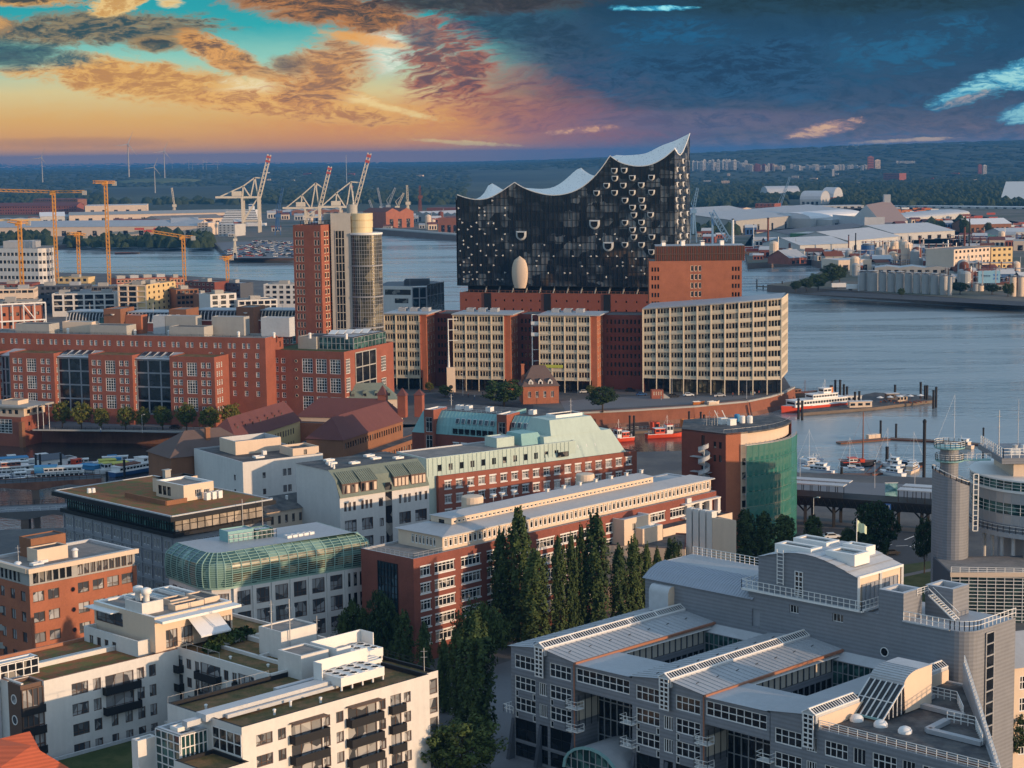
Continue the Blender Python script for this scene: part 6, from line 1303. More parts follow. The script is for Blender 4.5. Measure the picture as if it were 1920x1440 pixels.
bq=[back(*q)for q in bpts];nB_=60;rr=B.mb('roof','roof_sequins')
def samp(lst,u):x=u*(len(lst)-1);i=min(int(x),len(lst)-2);return lst[i].lerp(lst[i+1],x-i)
fq=[EF.w(a,0,z)for a,z in top]+[Vector((*(w0+wd*WL*a),z))for a,z in wt[1:]]
def byx(lst,px):
 for a,c in zip(lst[:-1],lst[1:]):
  xa,xc=proj(a)[0],proj(c)[0]
  if xa<=px<=xc:return a.lerp(c,(px-xa)/max(1e-6,xc-xa))
 return lst[-1]if px>1200 else lst[0]
rowsr=[]
for i in range(nB_+1):
 px=857.2+(1293.3-857.2)*i/nB_;f_,k_b=byx(fq,px),byx(bq,px);rowsr.append([f_.lerp(k_b,v)-Vector((0,0,2.2*sin(pi*v)))for v in(0,.2,.4,.6,.8,1)])
for a,c in zip(rowsr[:-1],rowsr[1:]):
 for j in range(5):rr.poly([a[j],c[j],c[j+1],a[j+1]])
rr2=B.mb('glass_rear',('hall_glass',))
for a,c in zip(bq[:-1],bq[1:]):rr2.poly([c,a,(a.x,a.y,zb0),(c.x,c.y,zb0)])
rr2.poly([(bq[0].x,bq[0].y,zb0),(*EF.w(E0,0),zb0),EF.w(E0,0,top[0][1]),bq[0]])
B.mb('soffit','dark_metal').poly([EF.w(E0,0,zb0),(bq[0].x,bq[0].y,zb0),(*w1,zb0),EF.w(EL,0,zb0)])
mat('pane_white',(.52,.52,.51),.5,.03)
def cupm(w,hgt):
 b=MB();n=10;o=[(-w/2,hgt/2)]+[(-w/2*cos(pi*k/n),hgt*.1-hgt*.6*sin(pi*k/n))for k in range(n+1)]+[(w/2,hgt/2)];i_=[(x*.66,z*.66+(hgt*.03))for x,z in o]
 for k in range(len(o)):l=(k+1)%len(o);b.poly([(o[k][0],-.35,o[k][1]),(o[l][0],-.35,o[l][1]),(i_[l][0],-.75,i_[l][1]),(i_[k][0],-.75,i_[k][1])][::-1]);b.poly([(o[k][0],.05,o[k][1]),(o[l][0],.05,o[l][1]),(o[l][0],-.35,o[l][1]),(o[k][0],-.35,o[k][1])])
 b.poly([(x,-.3,z)for x,z in i_],1);return b.data('balcony',['pane_white','glass_black'])
def trim(sg):
 b=MB();p=[(-.7*sg,0),(.45*sg,.62),(.65*sg,.1),(.45*sg,-.6)];c=(.15*sg,-.45,0)
 if sg<0:p=p[::-1]
 q=[(x,.05,z)for x,z in p]
 for k in range(4):l=(k+1)%4;b.poly([q[k],q[l],c])
 return b.data('bent_pane',['pane_white'])
cups=[(1248,322),(1322,320),(1252,380),(1383,376),(1527,373),(1190,434),(1315,433),(1450,430),(1115,490),(1250,488),(1383,487),(1528,485),(1328,545),(1453,543),(1385,598),(1462,597),(1395,655),(1520,653),(1328,712),(1452,710),(1385,766),(1463,765),(1395,820),(1530,820),(1328,878),(1452,878),(1528,932)]
big_=[(1100,725),(1203,890),(550,808)]
tri=[(80,602),(235,600),(275,628),(233,655),(272,655),(333,545),(423,600),(423,655),(85,685),(108,710),(210,710),(297,715),(338,715),(175,740),(82,762),(150,762),(237,760),(362,757),(278,795),(423,797),(177,815),(112,845),(405,835),(113,873),(215,870),(298,878),(343,878),(487,880),(725,878),(985,880),(153,897),(90,922),(240,922),(362,918),(470,918),(178,950),(155,975),(283,957),(362,957),(407,957),(678,960),(790,962),(937,962),(1068,963),(1115,963),(1200,963),(1268,963),(665,997),(115,1005),(90,1027),(180,1027),(242,1027),(343,1030),(660,1035),(1005,1037),(1135,1037),(1270,1035),(1312,1035),(115,1080),(157,1080),(218,1080),(307,1080),(430,1085),(748,1088),(875,1088),(917,1088),(1047,1090),(115,1132),(182,1133),(220,1133),(370,1135),(407,1135),(1182,1118),(1338,1122),(1470,1092),(1447,1068),(1385,1037),(1405,982),(1470,982),(1382,925),(1113,797),(1247,797),(1135,835),(1268,832),(1312,1008)]
west=[(1760,250),(1718,312),(1765,308),(1738,365),(1792,362),(1718,425),(1762,422),(1738,480),(1790,475),(1712,538),(1765,532),(1718,592),(1760,590),(1742,648),(1792,642),(1718,705),(1767,700),(1755,758),(1740,812),(1790,808),(1720,865),(1765,860)]
def put(me,q,a,nm):
 ob=bpy.data.objects.new(nm,me);C.objects.link(ob);ob.parent=B.root;ob.location=Vector(q)-B.root.location;ob.rotation_euler=(0,0,a)
cm,cb_,tm=cupm(3.0,2.6),cupm(5.0,4.2),(trim(1),trim(-1))
aE=ang(EF.e)
for zx,zy in cups:s_,z=et(840+zx/4,240+zy/4);put(cm,EF.w(s_,0,z),aE,'balcony')
for zx,zy in big_:s_,z=et(840+zx/4,240+zy/4);put(cb_,EF.w(s_,0,z),aE,'balcony')
for i,(zx,zy)in enumerate(tri):s_,z=et(840+zx/4,240+zy/4);put(tm[(zx//7)%2],EF.w(s_,0,z),aE,'bent_pane')
cw=cupm(3.6,2.4);aW=ang(wd)
for zx,zy in west:
 px=840+zx/4;k=(px-1265)/28.5;q=w0+wd*WL*min(.95,max(.06,k));put(cw,(*q,ZY(px,240+zy/4,q.y)),aW,'balcony')
eg=et(975,510)
def egg(b):
 n,m=16,8;sc=[[None]*(n+1)for _ in range(m+1)]
 for j in range(m+1):
  for i in range(n+1):
   u=-1+2*j/m;a=pi*i/n;w=sqrt(max(0,1-(max(-.9,u)**2 if u>0 else(u*.75)**2)));sc[j][i]=EF.w(eg[0]-3.9*w*cos(a),-2.2*w*sin(a)-.1,eg[1]+7.4*u)
 for j in range(m):
  for i in range(n):b.poly([sc[j][i],sc[j][i+1],sc[j+1][i+1],sc[j+1][i]])
B.piece('entrance_shell','cream_plaster',egg,True)
B.mb('plaza','dark_metal').prism([EF.w(3,3),EF.w(EL-3,3),w1+Vector((-3,-2)),EF.w(6,50)],37.0,zb0-.02)
for k in range(14):s_=12+6.6*k;B.piece('plaza_column','concrete',lambda b:b.tube(EF.w(s_,1.5,37),EF.w(s_+1,1.5,zb0),.35,.35,8))
bays_=[(862,908),(921,1020),(1033,1132),(1145,1262)]
wh=[];WLn=EL
for a,c in bays_:
 u0,u1=EF.sx(a,34,0),EF.sx(c,34,0);k=max(2,int((u1-u0)/4.2));wh+=[(u0+(u1-u0)*(i+.5)/k-.4,u0+(u1-u0)*(i+.5)/k+.4,z,z+1.0,'sl2')for i in range(k)for z in(33.0,28.9,24.8,20.7,16.6,12.5)]
ww0=w0+wd*1
B.wall(EF.w(0,0),EF.w(EL-.5,0),5,37.0,'warehouse_brick',wh);B.wall(EF.w(EL-.5,0),w1-wd*1,5,37,'warehouse_brick');B.wall(EF.w(5,60),EF.w(0,0),5,37,'warehouse_brick');B.mb('plaza_floor','brick_brown').poly([EF.w(0,0,37),EF.w(EL-.5,0,37),(*(w1-wd),37),EF.w(5,60,37)])
for a,c in((908,921),(1020,1033),(1132,1145)):B.piece('hoist_shaft','dark_metal',lambda b:b.obox(EF.w(EF.sx(a,34,0),-.3,5),EF.E*(EF.sx(c,34,0)-EF.sx(a,34,0)),EF.N*.6,(0,0,31.8)))
B.rail([EF.w(.3,.2,37),EF.w(EL-1,.2,37)],37,1.1,2.2,'copper_rail',1,.1)
B.finish()
mY=905;M0,M1,M2=PY(705,545,mY),PY(772,537,mY-6),PY(832,527,mY+18)
B=Bld('office_building','pale modern office with stepped ribbon windows and grey glazed end between tower and concert hall','building',(M1.x,M1.y,6))
MF=Fr(M0,M1-M0);lm=(M1-M0).to_2d().length;zt=M1.z
B.wall(M0,M1,5,zt,'white_plaster',[(lm*.25,lm*.97,zt-4.2,zt-1.6,'dark3'),(lm*.52,lm*.9,zt-8.2,zt-5.9,'dark3'),(lm*.66,lm*.9,zt-12,zt-9.9,'dark3'),(lm*.05,lm*.18,zt-6,zt-3,'dark'),(lm*.05,lm*.18,zt-11,zt-8,'dark')])
m2=M1.lerp(M2,.5);
B.curtain(M1,PY(800,533,mY-4),5,zt-.3,2,6,'glass_blue','zinc',.5);B.curtain(PY(800,533,mY-4),M2,5,M2.z-.2,5,6,'glass_blue','zinc',.3)
b_=[M0.to_2d(),M1.to_2d(),PY(800,533,mY-4).to_2d(),M2.to_2d(),(M2.x-6,M2.y+14),(M0.x+4,M0.y+30)];B.mb('roof','slate_panel').poly([(*q,zt+.05)for q in b_]);B.block([(M1.x-4,M1.y+6),(M1.x+8,M1.y+6),(M1.x+8,M1.y+18),(M1.x-4,M1.y+18)],zt,zt+2.6,'slate_panel','bitumen');mast(B,(M1.x-1,M1.y+3,zt),4)
B.finish()
HP=Fr(P(981,758,6),P(1048,756,6)-P(981,758,6));lh=(P(1048,756,6)-P(981,758,6)).to_2d().length;ze_=12.6
B=Bld('brick_house','small orange brick house with steep brown hipped roof and three white dormers','house',HP.w(7,5,6))
B.block(HP.rect(0,lh,0,11),5,ze_,'brick_orange','tile_brown',{0:cols(1,lh-1,4,1.1,[8.4],2.4,'two')},par=.1);gable(B,HP,0,lh,0,11,ze_+.05,20.2,'tile_brown',hip0=4.4,hip1=4.4,ov=.5)
for k in range(3):B.piece('dormer',['white_plaster','tile_brown','glass'],lambda b:(b.obox(HP.w(2.2+3.7*k,.2,13.0),HP.E*1.8,HP.N*2.2,(0,0,1.6),0),b.poly([HP.w(2.2+3.7*k,.2,14.6),HP.w(4.0+3.7*k,.2,14.6),HP.w(3.1+3.7*k,.2,15.6)],0),b.poly([HP.w(2.0+3.7*k,0,14.5),HP.w(3.1+3.7*k,0,15.7),HP.w(3.1+3.7*k,3,15.7),HP.w(2.0+3.7*k,2.6,14.5)][::-1],1),b.poly([HP.w(4.2+3.7*k,0,14.5),HP.w(3.1+3.7*k,0,15.7),HP.w(3.1+3.7*k,3,15.7),HP.w(4.2+3.7*k,2.6,14.5)],1),b.obox(HP.w(2.7+3.7*k,.12,13.3),HP.E*.8,HP.N*.1,(0,0,1.2),2)))
B.piece('chimney','brick_orange',lambda b:b.box(HP.w(.6,5),1.1,1.1,13,20.5,.1).box(HP.w(.6,5),1.4,1.4,20.5,20.9,.1));B.finish()
B=Bld('brick_kiosk','little brick kiosk with outside steps on the promenade below the curved office','kiosk',P(1232,745,6))
KQ=Fr(P(1222,748,6),Vector((1,.1)));B.block(KQ.rect(0,4.6,0,3),6,9.4,'brick_red','bitumen',{0:cols(.5,4.2,4,.5,[7.4],1.4,'tw')},par=.2);B.piece('stair','concrete',lambda b:[b.obox(KQ.w(4.6+.5*k,.4,6),KQ.E*.5,KQ.N*1.6,(0,0,1.8-.35*k))for k in range(5)]);B.finish()
PF=Fr(P(-40,818,3),P(68,823,3)-P(-40,818,3));q=P(40,822,1)
B=Bld('pump_house','low brick quay house with cream flat-roofed upper storey at the left picture edge','building',P(20,815,6))
PF=Fr(P(-60,832,0),P(42,838,0)-P(-60,832,0));lp=(P(42,838,0)-P(-60,832,0)).to_2d().length
B.block(PF.rect(0,lp,0,15),-1,10.5,'brick_red','gravel',{0:[(lp*.55,lp*.83,4.6,9.6,'kwb')],1:cols(2,12,2,1.2,[7],1.4,'dark')},par=.5);B.block(PF.rect(0,lp-1,3,15),10,13.4,'cream_plaster','gravel',{0:cols(2,lp-3,7,1.6,[11.1],1.5,'dark3'),1:cols(1,11,3,1.8,[11.1],1.5,'dark')},par=.1)
B.mb('eaves','concrete').prism(PF.rect(-1,lp+2,1.2,16.5),13.5,14.1);box_on(B,'plant_room','cream_plaster',PF,lp-12,lp-5,5,11,14.1,15.6);B.piece('quay_pillar','brick_brown',lambda b:b.prism(PF.rect(lp-.2,lp+1.2,-1.3,.4),-1,9));B.finish()
# ================================================================ HARBOUR QUARTER, left middle distance
def quick(label,px0,y0,px1,y1,zt,dep,wall,roof,rows,n,w,h,st,side=0,z0=6,base=None,plant=1,cat='building',name='office_building',par=.4,loggia=False,group=None,cop=None,sty_side=None):
 a,c=P(px0,y0,zt),P(px1,y1,zt);f=Fr(a,c-a);L=(c-a).to_2d().length
 B=Bld(name,label,cat,f.w(L/2,dep/2,z0),group,cap=60);fh=(zt-z0-(base or 3.4))/max(1,rows);zs=[zt-.9-h-fh*i for i in range(rows)]
 B.block(f.rect(0,L,0,dep),z0,zt,wall,roof,{0:cols(.4,L-.4,n,w,zs,h,st),1:cols(.6,dep-.6,side,w,zs,h,sty_side or st)if side else[]},par=par,coping=cop,rec=1.2 if loggia else.22)
 for i in range(plant):
  s_=L*(i+.5)/plant;box_on(B,'plant_room','concrete' if i%2==0 else 'zinc',f,s_-min(3,L/6),s_+min(3,L/6),dep*.35,dep*.65,zt-par,zt+1.8,'bitumen')
 return B,f,L
quick('cream office with dark open loggias on its left front, in the harbour quarter',220,534,274,534,26,22,'cream_plaster','gravel',5,3,5.0,2.6,'dark3',0,loggia=True)[0].finish()
B,f,L=quick('yellow rendered office with rows of small windows beside the loggia front',274,534,329,527,26,16,'yellow_plaster','gravel',5,6,1.7,1.5,'dark3',0);B.finish()
quick('long pale office with two-storey loggias behind the fin-fronted warehouses',97,551,216,549,20,16,'white_plaster','gravel',3,6,5.2,2.7,'dark3',0,loggia=True,plant=3)[0].finish()
quick('dark blue-grey housing block behind the long loggia office',62,536,158,535,23,18,'slate_panel','gravel',4,9,2,1.6,'dark',4,plant=2)[0].finish()
quick('low dark office with pale roof edge beside the cream loggia office',158,537,222,536,20,14,'dark_concrete','gravel',3,8,2.2,1.6,'dark',0,cop='white_metal')[0].finish()
quick('white apartment house with big square windows right of the brick houses',394,552,443,549,22,14,'white_plaster','sedum',4,3,3.4,2.2,'dark3',4)[0].finish()
quick('lower white apartment house with roof terrace beside the tall brick tower',446,563,520,560,18,16,'white_plaster','gravel',3,6,3.0,2.0,'dark3',4)[0].finish()
quick('white cube house with a parasol roof close to the brick tower',494,533,560,533,22,14,'white_plaster','gravel',4,5,2.6,1.8,'dark3',0)[0].finish()
quick('brown brick house with balconies between yellow and white buildings',330,543,372,541,22,14,'brick_brown','gravel',4,5,2.0,1.8,'dark3',0)[0].finish()
quick('terracotta gable house with white tall windows near the river',318,521,346,520,26,12,'brick_orange','tile_red',5,4,1.6,2.4,'tw',0)[0].finish()
quick('dull red brick block with flat roof near the river',345,527,402,529,20,14,'brick_dark','gravel',3,7,2,1.6,'tw',0)[0].finish()
quick('grey-brown brick house with arched balcony openings',372,552,396,551,20,14,'brick_brown','gravel',4,3,2.4,2.0,'dark',0)[0].finish()
quick('blue-clad rooftop house near the river bend',404,529,450,531,19,12,'slate_panel','zinc',3,6,2,1.5,'dark',0)[0].finish()
quick('long red-roofed brick row along the far quay of the harbour quarter',218,523,318,519,17,16,'brick_red','tile_red',2,14,2.2,1.8,'tw',0,plant=4)[0].finish()
quick('brown house with three cream bays beside the river',108,520,165,520,18,12,'yellow_plaster','bitumen',2,5,2.4,2.0,'dark3',0)[0].finish()
quick('cream stepped office at the left edge behind the steel frame',-30,543,64,541,24,18,'cream_plaster','gravel',3,8,3,1.6,'dark3',3,plant=2)[0].finish()
quick('grey-brown office block at the left edge',-40,565,72,563,20,12,'concrete','gravel',2,8,2.4,1.8,'dark3',3,plant=1)[0].finish()
quick('low red-brown shed roofs at the left edge near the round office',-30,533,60,532,16,20,'brick_dark','tile_red',2,8,2.2,1.5,'dark',0)[0].finish()
B=Bld('office_building','white office with ribbon windows and a rounded glazed end across from the cranes','building',P(30,525,6))
uY=1400;za,zb_=ZY(60,466,uY),5
line_=[PY(-60,500,uY+20).to_2d(),PY(72,500,uY).to_2d()]+[PY(72+30*sin(k*pi/12),500,uY+16*(1-cos(k*pi/12))).to_2d()for k in range(1,7)]+[PY(102,500,uY+50).to_2d()]
fh=(za-5)/5.2
for a,c in zip(line_[:-1],line_[1:]):L=(c-a).length;B.wall(a,c,zb_,za,'white_plaster',cols(.1,L-.1,max(1,int(L/3.4)),min(2.6,L*.7),[5+1.3+fh*k for k in range(5)],fh*.42,'dark'),.4)
B.mb('roof','gravel').poly([(*q,za-.1)for q in line_]+[(line_[0].x,line_[0].y+40,za-.1)]);B.block([(line_[1].x-30,uY+16),(line_[1].x-6,uY+14),(line_[1].x-6,uY+34),(line_[1].x-30,uY+34)],za-.2,za+5,'zinc','zinc_light');B.finish()
for i,(a,c,y,lb)in enumerate(((122,198,603,'leftmost fin-fronted warehouse with glazed attic and brown stair tower'),(236,320,604,'second fin-fronted warehouse from the left with glazed attic'),(360,446,600,'third fin-fronted warehouse with white fins and green glass hoist'),(482,560,600,'fin-fronted warehouse half hidden behind the brick tower'))):
 q,r_=P(a,y,24),P(c,y+1,24);f=Fr(q,r_-q);L=(r_-q).to_2d().length
 B=Bld('warehouse',lb,'warehouse',f.w(L/2,8,6),'fin-fronted warehouses',cap=40)
 B.block(f.rect(0,L,0,16),6,24,'brick_dark','tile_red',{0:cols(1,L-1,10,1.2,[17.5,13,9],2.2,'tw')},par=.1);B.block(f.rect(.5,L-.5,2.6,15),24,28.2,'slate_panel','zinc',{0:cols(.2,L-1.2,12,1.3,[24.4],2.8,'dark')},par=.1)
 fb_=B.mb('glass_fin','zinc_light' if i!=3 else 'cream_plaster')
 for k in range(13):
  u=.4+(L-.8)*k/12;pr=[(.5,24),(.75,25.6),(1.4,27.2),(2.6,28.4)]
  for(t0,z0),(t1,z1)in zip(pr[:-1],pr[1:]):fb_.bar(f.w(u,t0,z0),f.w(u,t1,z1),.35,.4)
 B.mb('fin_roof','zinc').prism(f.rect(0,L,1.8,15.4),28.3,28.8);B.mb('ledge','white_metal').prism(f.rect(0,L,-.5,.4),23.7,24.1)
 B.block(f.rect(L+.2,L+(9.0 if i<3 else 2),-2,12),6,30.5,'brick_brown','gravel',{0:[]},par=.3);B.curtain(f.w(L-3.0,-.6),f.w(L-.2,-.6),8,26.5,1,6,'glass_teal','zinc',.2)
 B.piece('satellite_dish','white_metal',lambda b:b.lathe(f.w(L+5,-2.3),[(.1,27.4),(.7,27.6),(1.0,28.1)],10));mast(B,f.w(L*.6,1,28),5,.1);B.finish()
B=Bld('building_shell','red shell of a building behind a white steel frame at the left edge','building',P(30,620,6));a,c=P(-40,573,26),P(85,567,26);f=Fr(a,c-a);L=(c-a).to_2d().length
B.block(f.rect(0,L-1,2,14),6,24.5,'brick_orange','gravel',{0:cols(1,L-2,9,1.6,[19.5,14.6],1.8,'dark')},par=.2);fr_=B.mb('steel_frame','white_metal')
for k in range(7):fr_.bar(f.w(L*k/6,0,6),f.w(L*k/6,0,26),.6)
for z in(26,17):fr_.bar(f.w(0,0,z),f.w(L,0,z),.7)
fr_.bar(f.w(L*4/6,0,25.5),f.w(L*5/6,0,17.5),.45);fr_.bar(f.w(L,0,17.5),f.w(L*5/6,0,9),.45);B.finish()
# ================================================================ TREES
def leafcloud(b,n,pos,size,up=.2):
 """n leaf sprays: pos() gives (point, outward)."""
 for _ in range(n):
  q,o=pos();d=(o+Vector((rnd.gauss(0,.6),rnd.gauss(0,.6),rnd.gauss(up,.5)))).normalized();s=size*rnd.uniform(.6,1.35)
  e=d.cross(Vector((rnd.uniform(-1,1),rnd.uniform(-1,1),rnd.uniform(-1,1)))).normalized()*s;f=d.cross(e).normalized()*s*rnd.uniform(.5,.9)
  i=len(b.v);b.v+=[tuple(q-e*.5),tuple(q+f*.5-e*.1),tuple(q+e*.5),tuple(q-f*.5+e*.1)];b.f.append((i,i+1,i+2,i+3));b.m.append(0)
def limbs(b,h,r,n,spread,h0,rise):
 b.tube((0,0,-.4),(0,0,h*.45),r,r*.6,8);b.tube((0,0,h*.45),(0,0,h*.92),r*.6,r*.1,6)
 for k in range(n):
  a=2.4*k+rnd.random();z=h*(h0+(.8-h0)*k/n);l=spread*rnd.uniform(.6,1.0)
  b.tube((0,0,z),(cos(a)*l,sin(a)*l,z+rise*l),r*.35,r*.06,5)
def poplar(h,R,leaf,n=5200,seed=1):
 rnd.seed(seed);rt=empty('poplar_tree',(0,0,0));b=MB();limbs(b,h,.35,16,R*.7,.06,1.9);b.build('trunk','bark',rt)
 spr=[]
 for k in range(190):
  v=.04+.95*((k+rnd.random())/190);pr=(.62+v*2.4 if v<.16 else 1.0)*(1 if v<.55 else sqrt(max(.02,1-((v-.55)/.45)**2.2)));a=k*2.39996+rnd.gauss(0,.5);rr=R*pr*rnd.uniform(.3,.95)*(1.0 if rnd.random()>.15 else 1.22)
  spr.append((Vector((cos(a)*rr,sin(a)*rr,h*v)),R*.30*(.5+pr*.6),rnd.uniform(1.4,3.2),Vector((cos(a),sin(a),0))))
 def pos():
  c,r,l,o=rnd.choice(spr);t_=rnd.random();return c+Vector((rnd.gauss(0,r*.42*(1.2-t_)),rnd.gauss(0,r*.42*(1.2-t_)),(t_-.5)*l*1.2)),o
 b=MB();leafcloud(b,n,pos,.55,.7);b.build('crown',leaf,rt);return rt
def roundtree(h,R,leaf,n=4200,seed=1,h0=.25,size=.6,name='tree',lob=46,flat=1.0):
 rnd.seed(seed);rt=empty(name,(0,0,0));b=MB();limbs(b,h,.12+h*.018,11,R*.75,h0*.8,.7);b.build('trunk','bark',rt)
 cz,rz_=h*(1+h0)/2,h*(1-h0)/2;cl=[]
 for k in range(lob):
  u=1-2*(k+.5)/lob;a=k*2.39996;s_=sqrt(1-u*u);w=rnd.uniform(.55,.98);o=Vector((cos(a)*s_,sin(a)*s_,u));cl.append((Vector((o.x*R*w,o.y*R*w,cz+o.z*rz_*w*flat)),R*rnd.uniform(.20,.34),o))
 def pos():
  c,r,o=rnd.choice(cl);d=Vector((rnd.gauss(0,1),rnd.gauss(0,1),rnd.gauss(0,1))).normalized();return c+Vector((d.x,d.y,d.z*.75))*r*rnd.uniform(.5,1.05),d
 b=MB();leafcloud(b,n,pos,size,.35);b.build('crown',leaf,rt);return rt
def plant(protos,px,yb,yt,w,label,group,z=6.0,cat='tree',used={}):
 """Stand a copy of a prototype at a ground point with the height seen in the photo."""
 q=P(px,yb,z);h=ZY(px,yt,q.y)-z;i=rnd.randrange(len(protos));p,ph,pr=protos[i];hw=w/2/FP*q.y*1.03
 sc=(hw/pr,hw/pr,h/ph)
 if p.name not in used:used[p.name]=1;r=p;r.location=q;r.scale=sc;r.rotation_euler=(0,0,rnd.random()*6);r['_o']=tuple(q);tag(r,label,cat,group)
 else:r=dup(p,q,rnd.random()*6,sc,label,group);r['category']=cat
 return r
POP=[(poplar(24,2.5,'leaf_poplar',8200,3),24,2.7),(poplar(24,2.3,'leaf_poplar',7800,5),24,2.5),(poplar(22,2.5,'leaf_poplar',7800,8),22,2.7)]
rnd.seed(21)
for px,yb,yt,w,lb in(
(942,1212,1000,52,'broad dark poplar at the left end of the tall row, against the red brick office'),(976,1218,958,52,'tallest poplar of the row left of the cream factory, reaching the attic windows'),(1006,1232,1036,58,'wide poplar standing before the left half of the tall row'),(1049,1215,1012,34,'thin poplar before the left wall of the cream factory'),(1073,1208,1008,30,'slender pale-stemmed poplar left of the row gap'),(1091,1200,992,30,'narrow poplar tight against the left flank of the highest centre poplar'),(1119,1200,968,56,'high full poplar in the centre before the cream factory'),(1161,1195,1028,40,'poplar right of the high centre poplar, before the dark factory roof'),(1189,1188,1012,42,'poplar before the cream factory windows'),(1213,1180,1025,30,'short poplar near the zinc barrel roof'),(1233,1172,1033,24,'smallest poplar at the right end of the row'),
(896,1396,1154,74,'largest poplar, standing alone in front with a sunlit tip'),(858,1352,1184,38,'middle one of three poplars behind the hotel corner'),(834,1335,1200,34,'left one of three poplars behind the hotel corner'),(797,1300,1172,34,'poplar below the corner of the red brick office'),(759,1290,1150,42,'poplar with a forked tip behind the hotel fans'),(699,1250,1158,26,'thin small poplar beside the white stone building'),(664,1240,1128,46,'poplar right in front of the white pilasters'),(646,1245,1150,34,'leftmost poplar before the white stone building'),(683,1245,1142,34,'poplar at the right corner of the white stone building'),(735,1270,1205,28,'low young poplar between the hotel roof and brick office'),
(1398,1075,958,46,'poplar left of the green netting'),(1432,1070,964,48,'poplar under the corner of the green netting'),(1470,1062,968,54,'bushy poplar in front of the green netting'),(1525,1040,968,40,'single conical tree by the road right of the netting')):
 plant(POP,px,yb,yt,w,lb,'poplars of the old town')
RND=[(roundtree(14,5.5,'leaf_dark',5200,4),14,5.6),(roundtree(14,5.6,'leaf_dark',5000,9),14,5.7)]
GRN=[(roundtree(14,5.5,'leaf_green',5200,14,.18),14,5.6)]
LOW=[(roundtree(9,7.5,'leaf_green',5200,24,.3,.6,lob=60),9,7.7)]
rnd.seed(5)
for px,yb,yt,w,pr,lb in(
(720,1262,1102,62,RND,'big dark tree squeezed between white stone building and brick office'),(902,1258,1140,112,LOW,'wide flat-topped tree before the brick office windows'),(868,1480,1345,150,GRN,'big leafy tree in front of the hotel at the bottom edge'),(1262,1165,1010,40,RND,'round dark tree behind the zinc barrel roof'),(1642,1075,934,82,RND,'large dark tree before the viaduct behind the flag'),(1592,1062,988,42,RND,'small round tree left of the large dark tree'),(1733,1075,972,42,RND,'dark tree hugging the grey stair tower'),(1610,1070,1000,60,RND,'tree with low crown beneath the flag'),
(1845,1400,1290,74,RND,'dark tree in the courtyard right of the diagonal railing'),(1896,1440,1332,66,RND,'tree before the cream apartment house at the bottom right'),(1800,1370,1300,46,RND,'tree behind the tip of the diagonal railing'),(1880,1390,1340,60,RND,'low dark tree at the foot of the cream apartment house'),
(945,762,712,78,GRN,'broad green tree left of the small brick house'),(1130,772,725,54,RND,'round tree on the quay below the dark brick wing')):
 plant(pr,px,yb,yt,w,lb,'broad trees of the old town')
STR=[(roundtree(10,4.2,'leaf_street',2600,31,.2,.6,'street_tree'),10,4.3),(roundtree(10,4.0,'leaf_street',2600,37,.22,.6,'street_tree'),10,4.1)]
names_=('leftmost','second','third','fourth','fifth, yellowish','sixth','seventh, tallest','eighth','rightmost')
for(px,yb,yt,w),nm in zip(((117,803,752,36),(153,805,754,40),(190,806,764,32),(236,806,762,36),(268,806,764,30),(305,807,760,36),(350,809,756,38),(393,812,762,44),(434,806,756,42)),names_):
 plant(STR,px,yb,yt,w,nm+' street tree of the quayside row before the red office','quayside street trees')
for px,yb,yt,w,lb in((752,722,702,30,'bush by the colonnade of the three-bay lattice office'),(778,724,704,26,'bush right of the colonnade bush by the lattice office'),(805,735,716,18,'small street tree at the road bend'),(835,745,722,26,'small street tree behind the turquoise roof'),(712,735,722,40,'low bush row on the copper-roofed house side'),(1108,742,722,20,'small dark bush by the dark brick wing')):
 plant(STR,px,yb,yt,w,lb,'small trees along the promenade')
 # ================================================================ QUAYS, ROADS, VIADUCT
def sheet(name,pts,z,m):return tag(MB().poly([(q[0],q[1],z)for q in pts]).build(name,m),kind='structure')
sheet('road',[P(1440,985),P(1760,1000),P(1760,1090),P(1440,1060)],6.01,'asphalt')
for k in range(9):
 a=P(1500+30*k,1012+2*k);
 tag(MB().obox((a.x,a.y,6.016),(3.0,.4,0),(-.02,.25,0),(0,0,.006)).build('road_marking','paint_white'),kind='structure')
for px,py,dx_,dy_ in((1695,1012,6,8),(1705,1025,6,8),(1560,1005,-3,6)):a=P(px,py);tag(MB().obox((a.x,a.y,6.016),(dx_,dy_,0),(.3,-.25,0),(0,0,.006)).build('road_marking','paint_white'),kind='structure')
sheet('promenade',[P(1285,858),P(1500,900),P(1745,910),P(1800,914),P(1800,945),P(1480,935),P(1285,895)],6.012,'paving')
sheet('path',[P(920,1250),P(1000,1225),P(1010,1440),P(920,1440)],6.01,'paving');sheet('road',[P(700,748),P(850,735),P(1000,760),P(1000,775),P(850,752),P(700,768)],6.01,'asphalt')
sheet('lawn',[P(1670,1062),P(1760,1050),P(1770,1130),P(1670,1130)],6.015,'lawn');sheet('promenade',[P(80,806),P(440,815),P(440,800),P(80,790)],6.012,'paving');sheet('promenade',[P(1060,770),P(1300,757),P(1436,742),P(1200,742),P(1050,752)],6.012,'paving')
tag(MB().obox(P(1655,1090,6.02),P(1760,1068,6.02)-P(1655,1090,6.02),(.2,2.4,0),(0,0,.01)).build('path','paving'),kind='structure')
for nm,pts in(('quay_edge',[(62,806),(430,810)]),):
 b=MB();q=[P(*k,6.2)for k in pts]
 for a,c in zip(q[:-1],q[1:]):b.bar(a,c,.9,.5)
 tag(b.build(nm,'concrete'),kind='structure')
b=MB();q=[P(k,806,6.3)for k in(70,160,250,340,430)]
r_=empty('quay_railing',q[0],'thin dark railing along the quay under the street trees','railing')
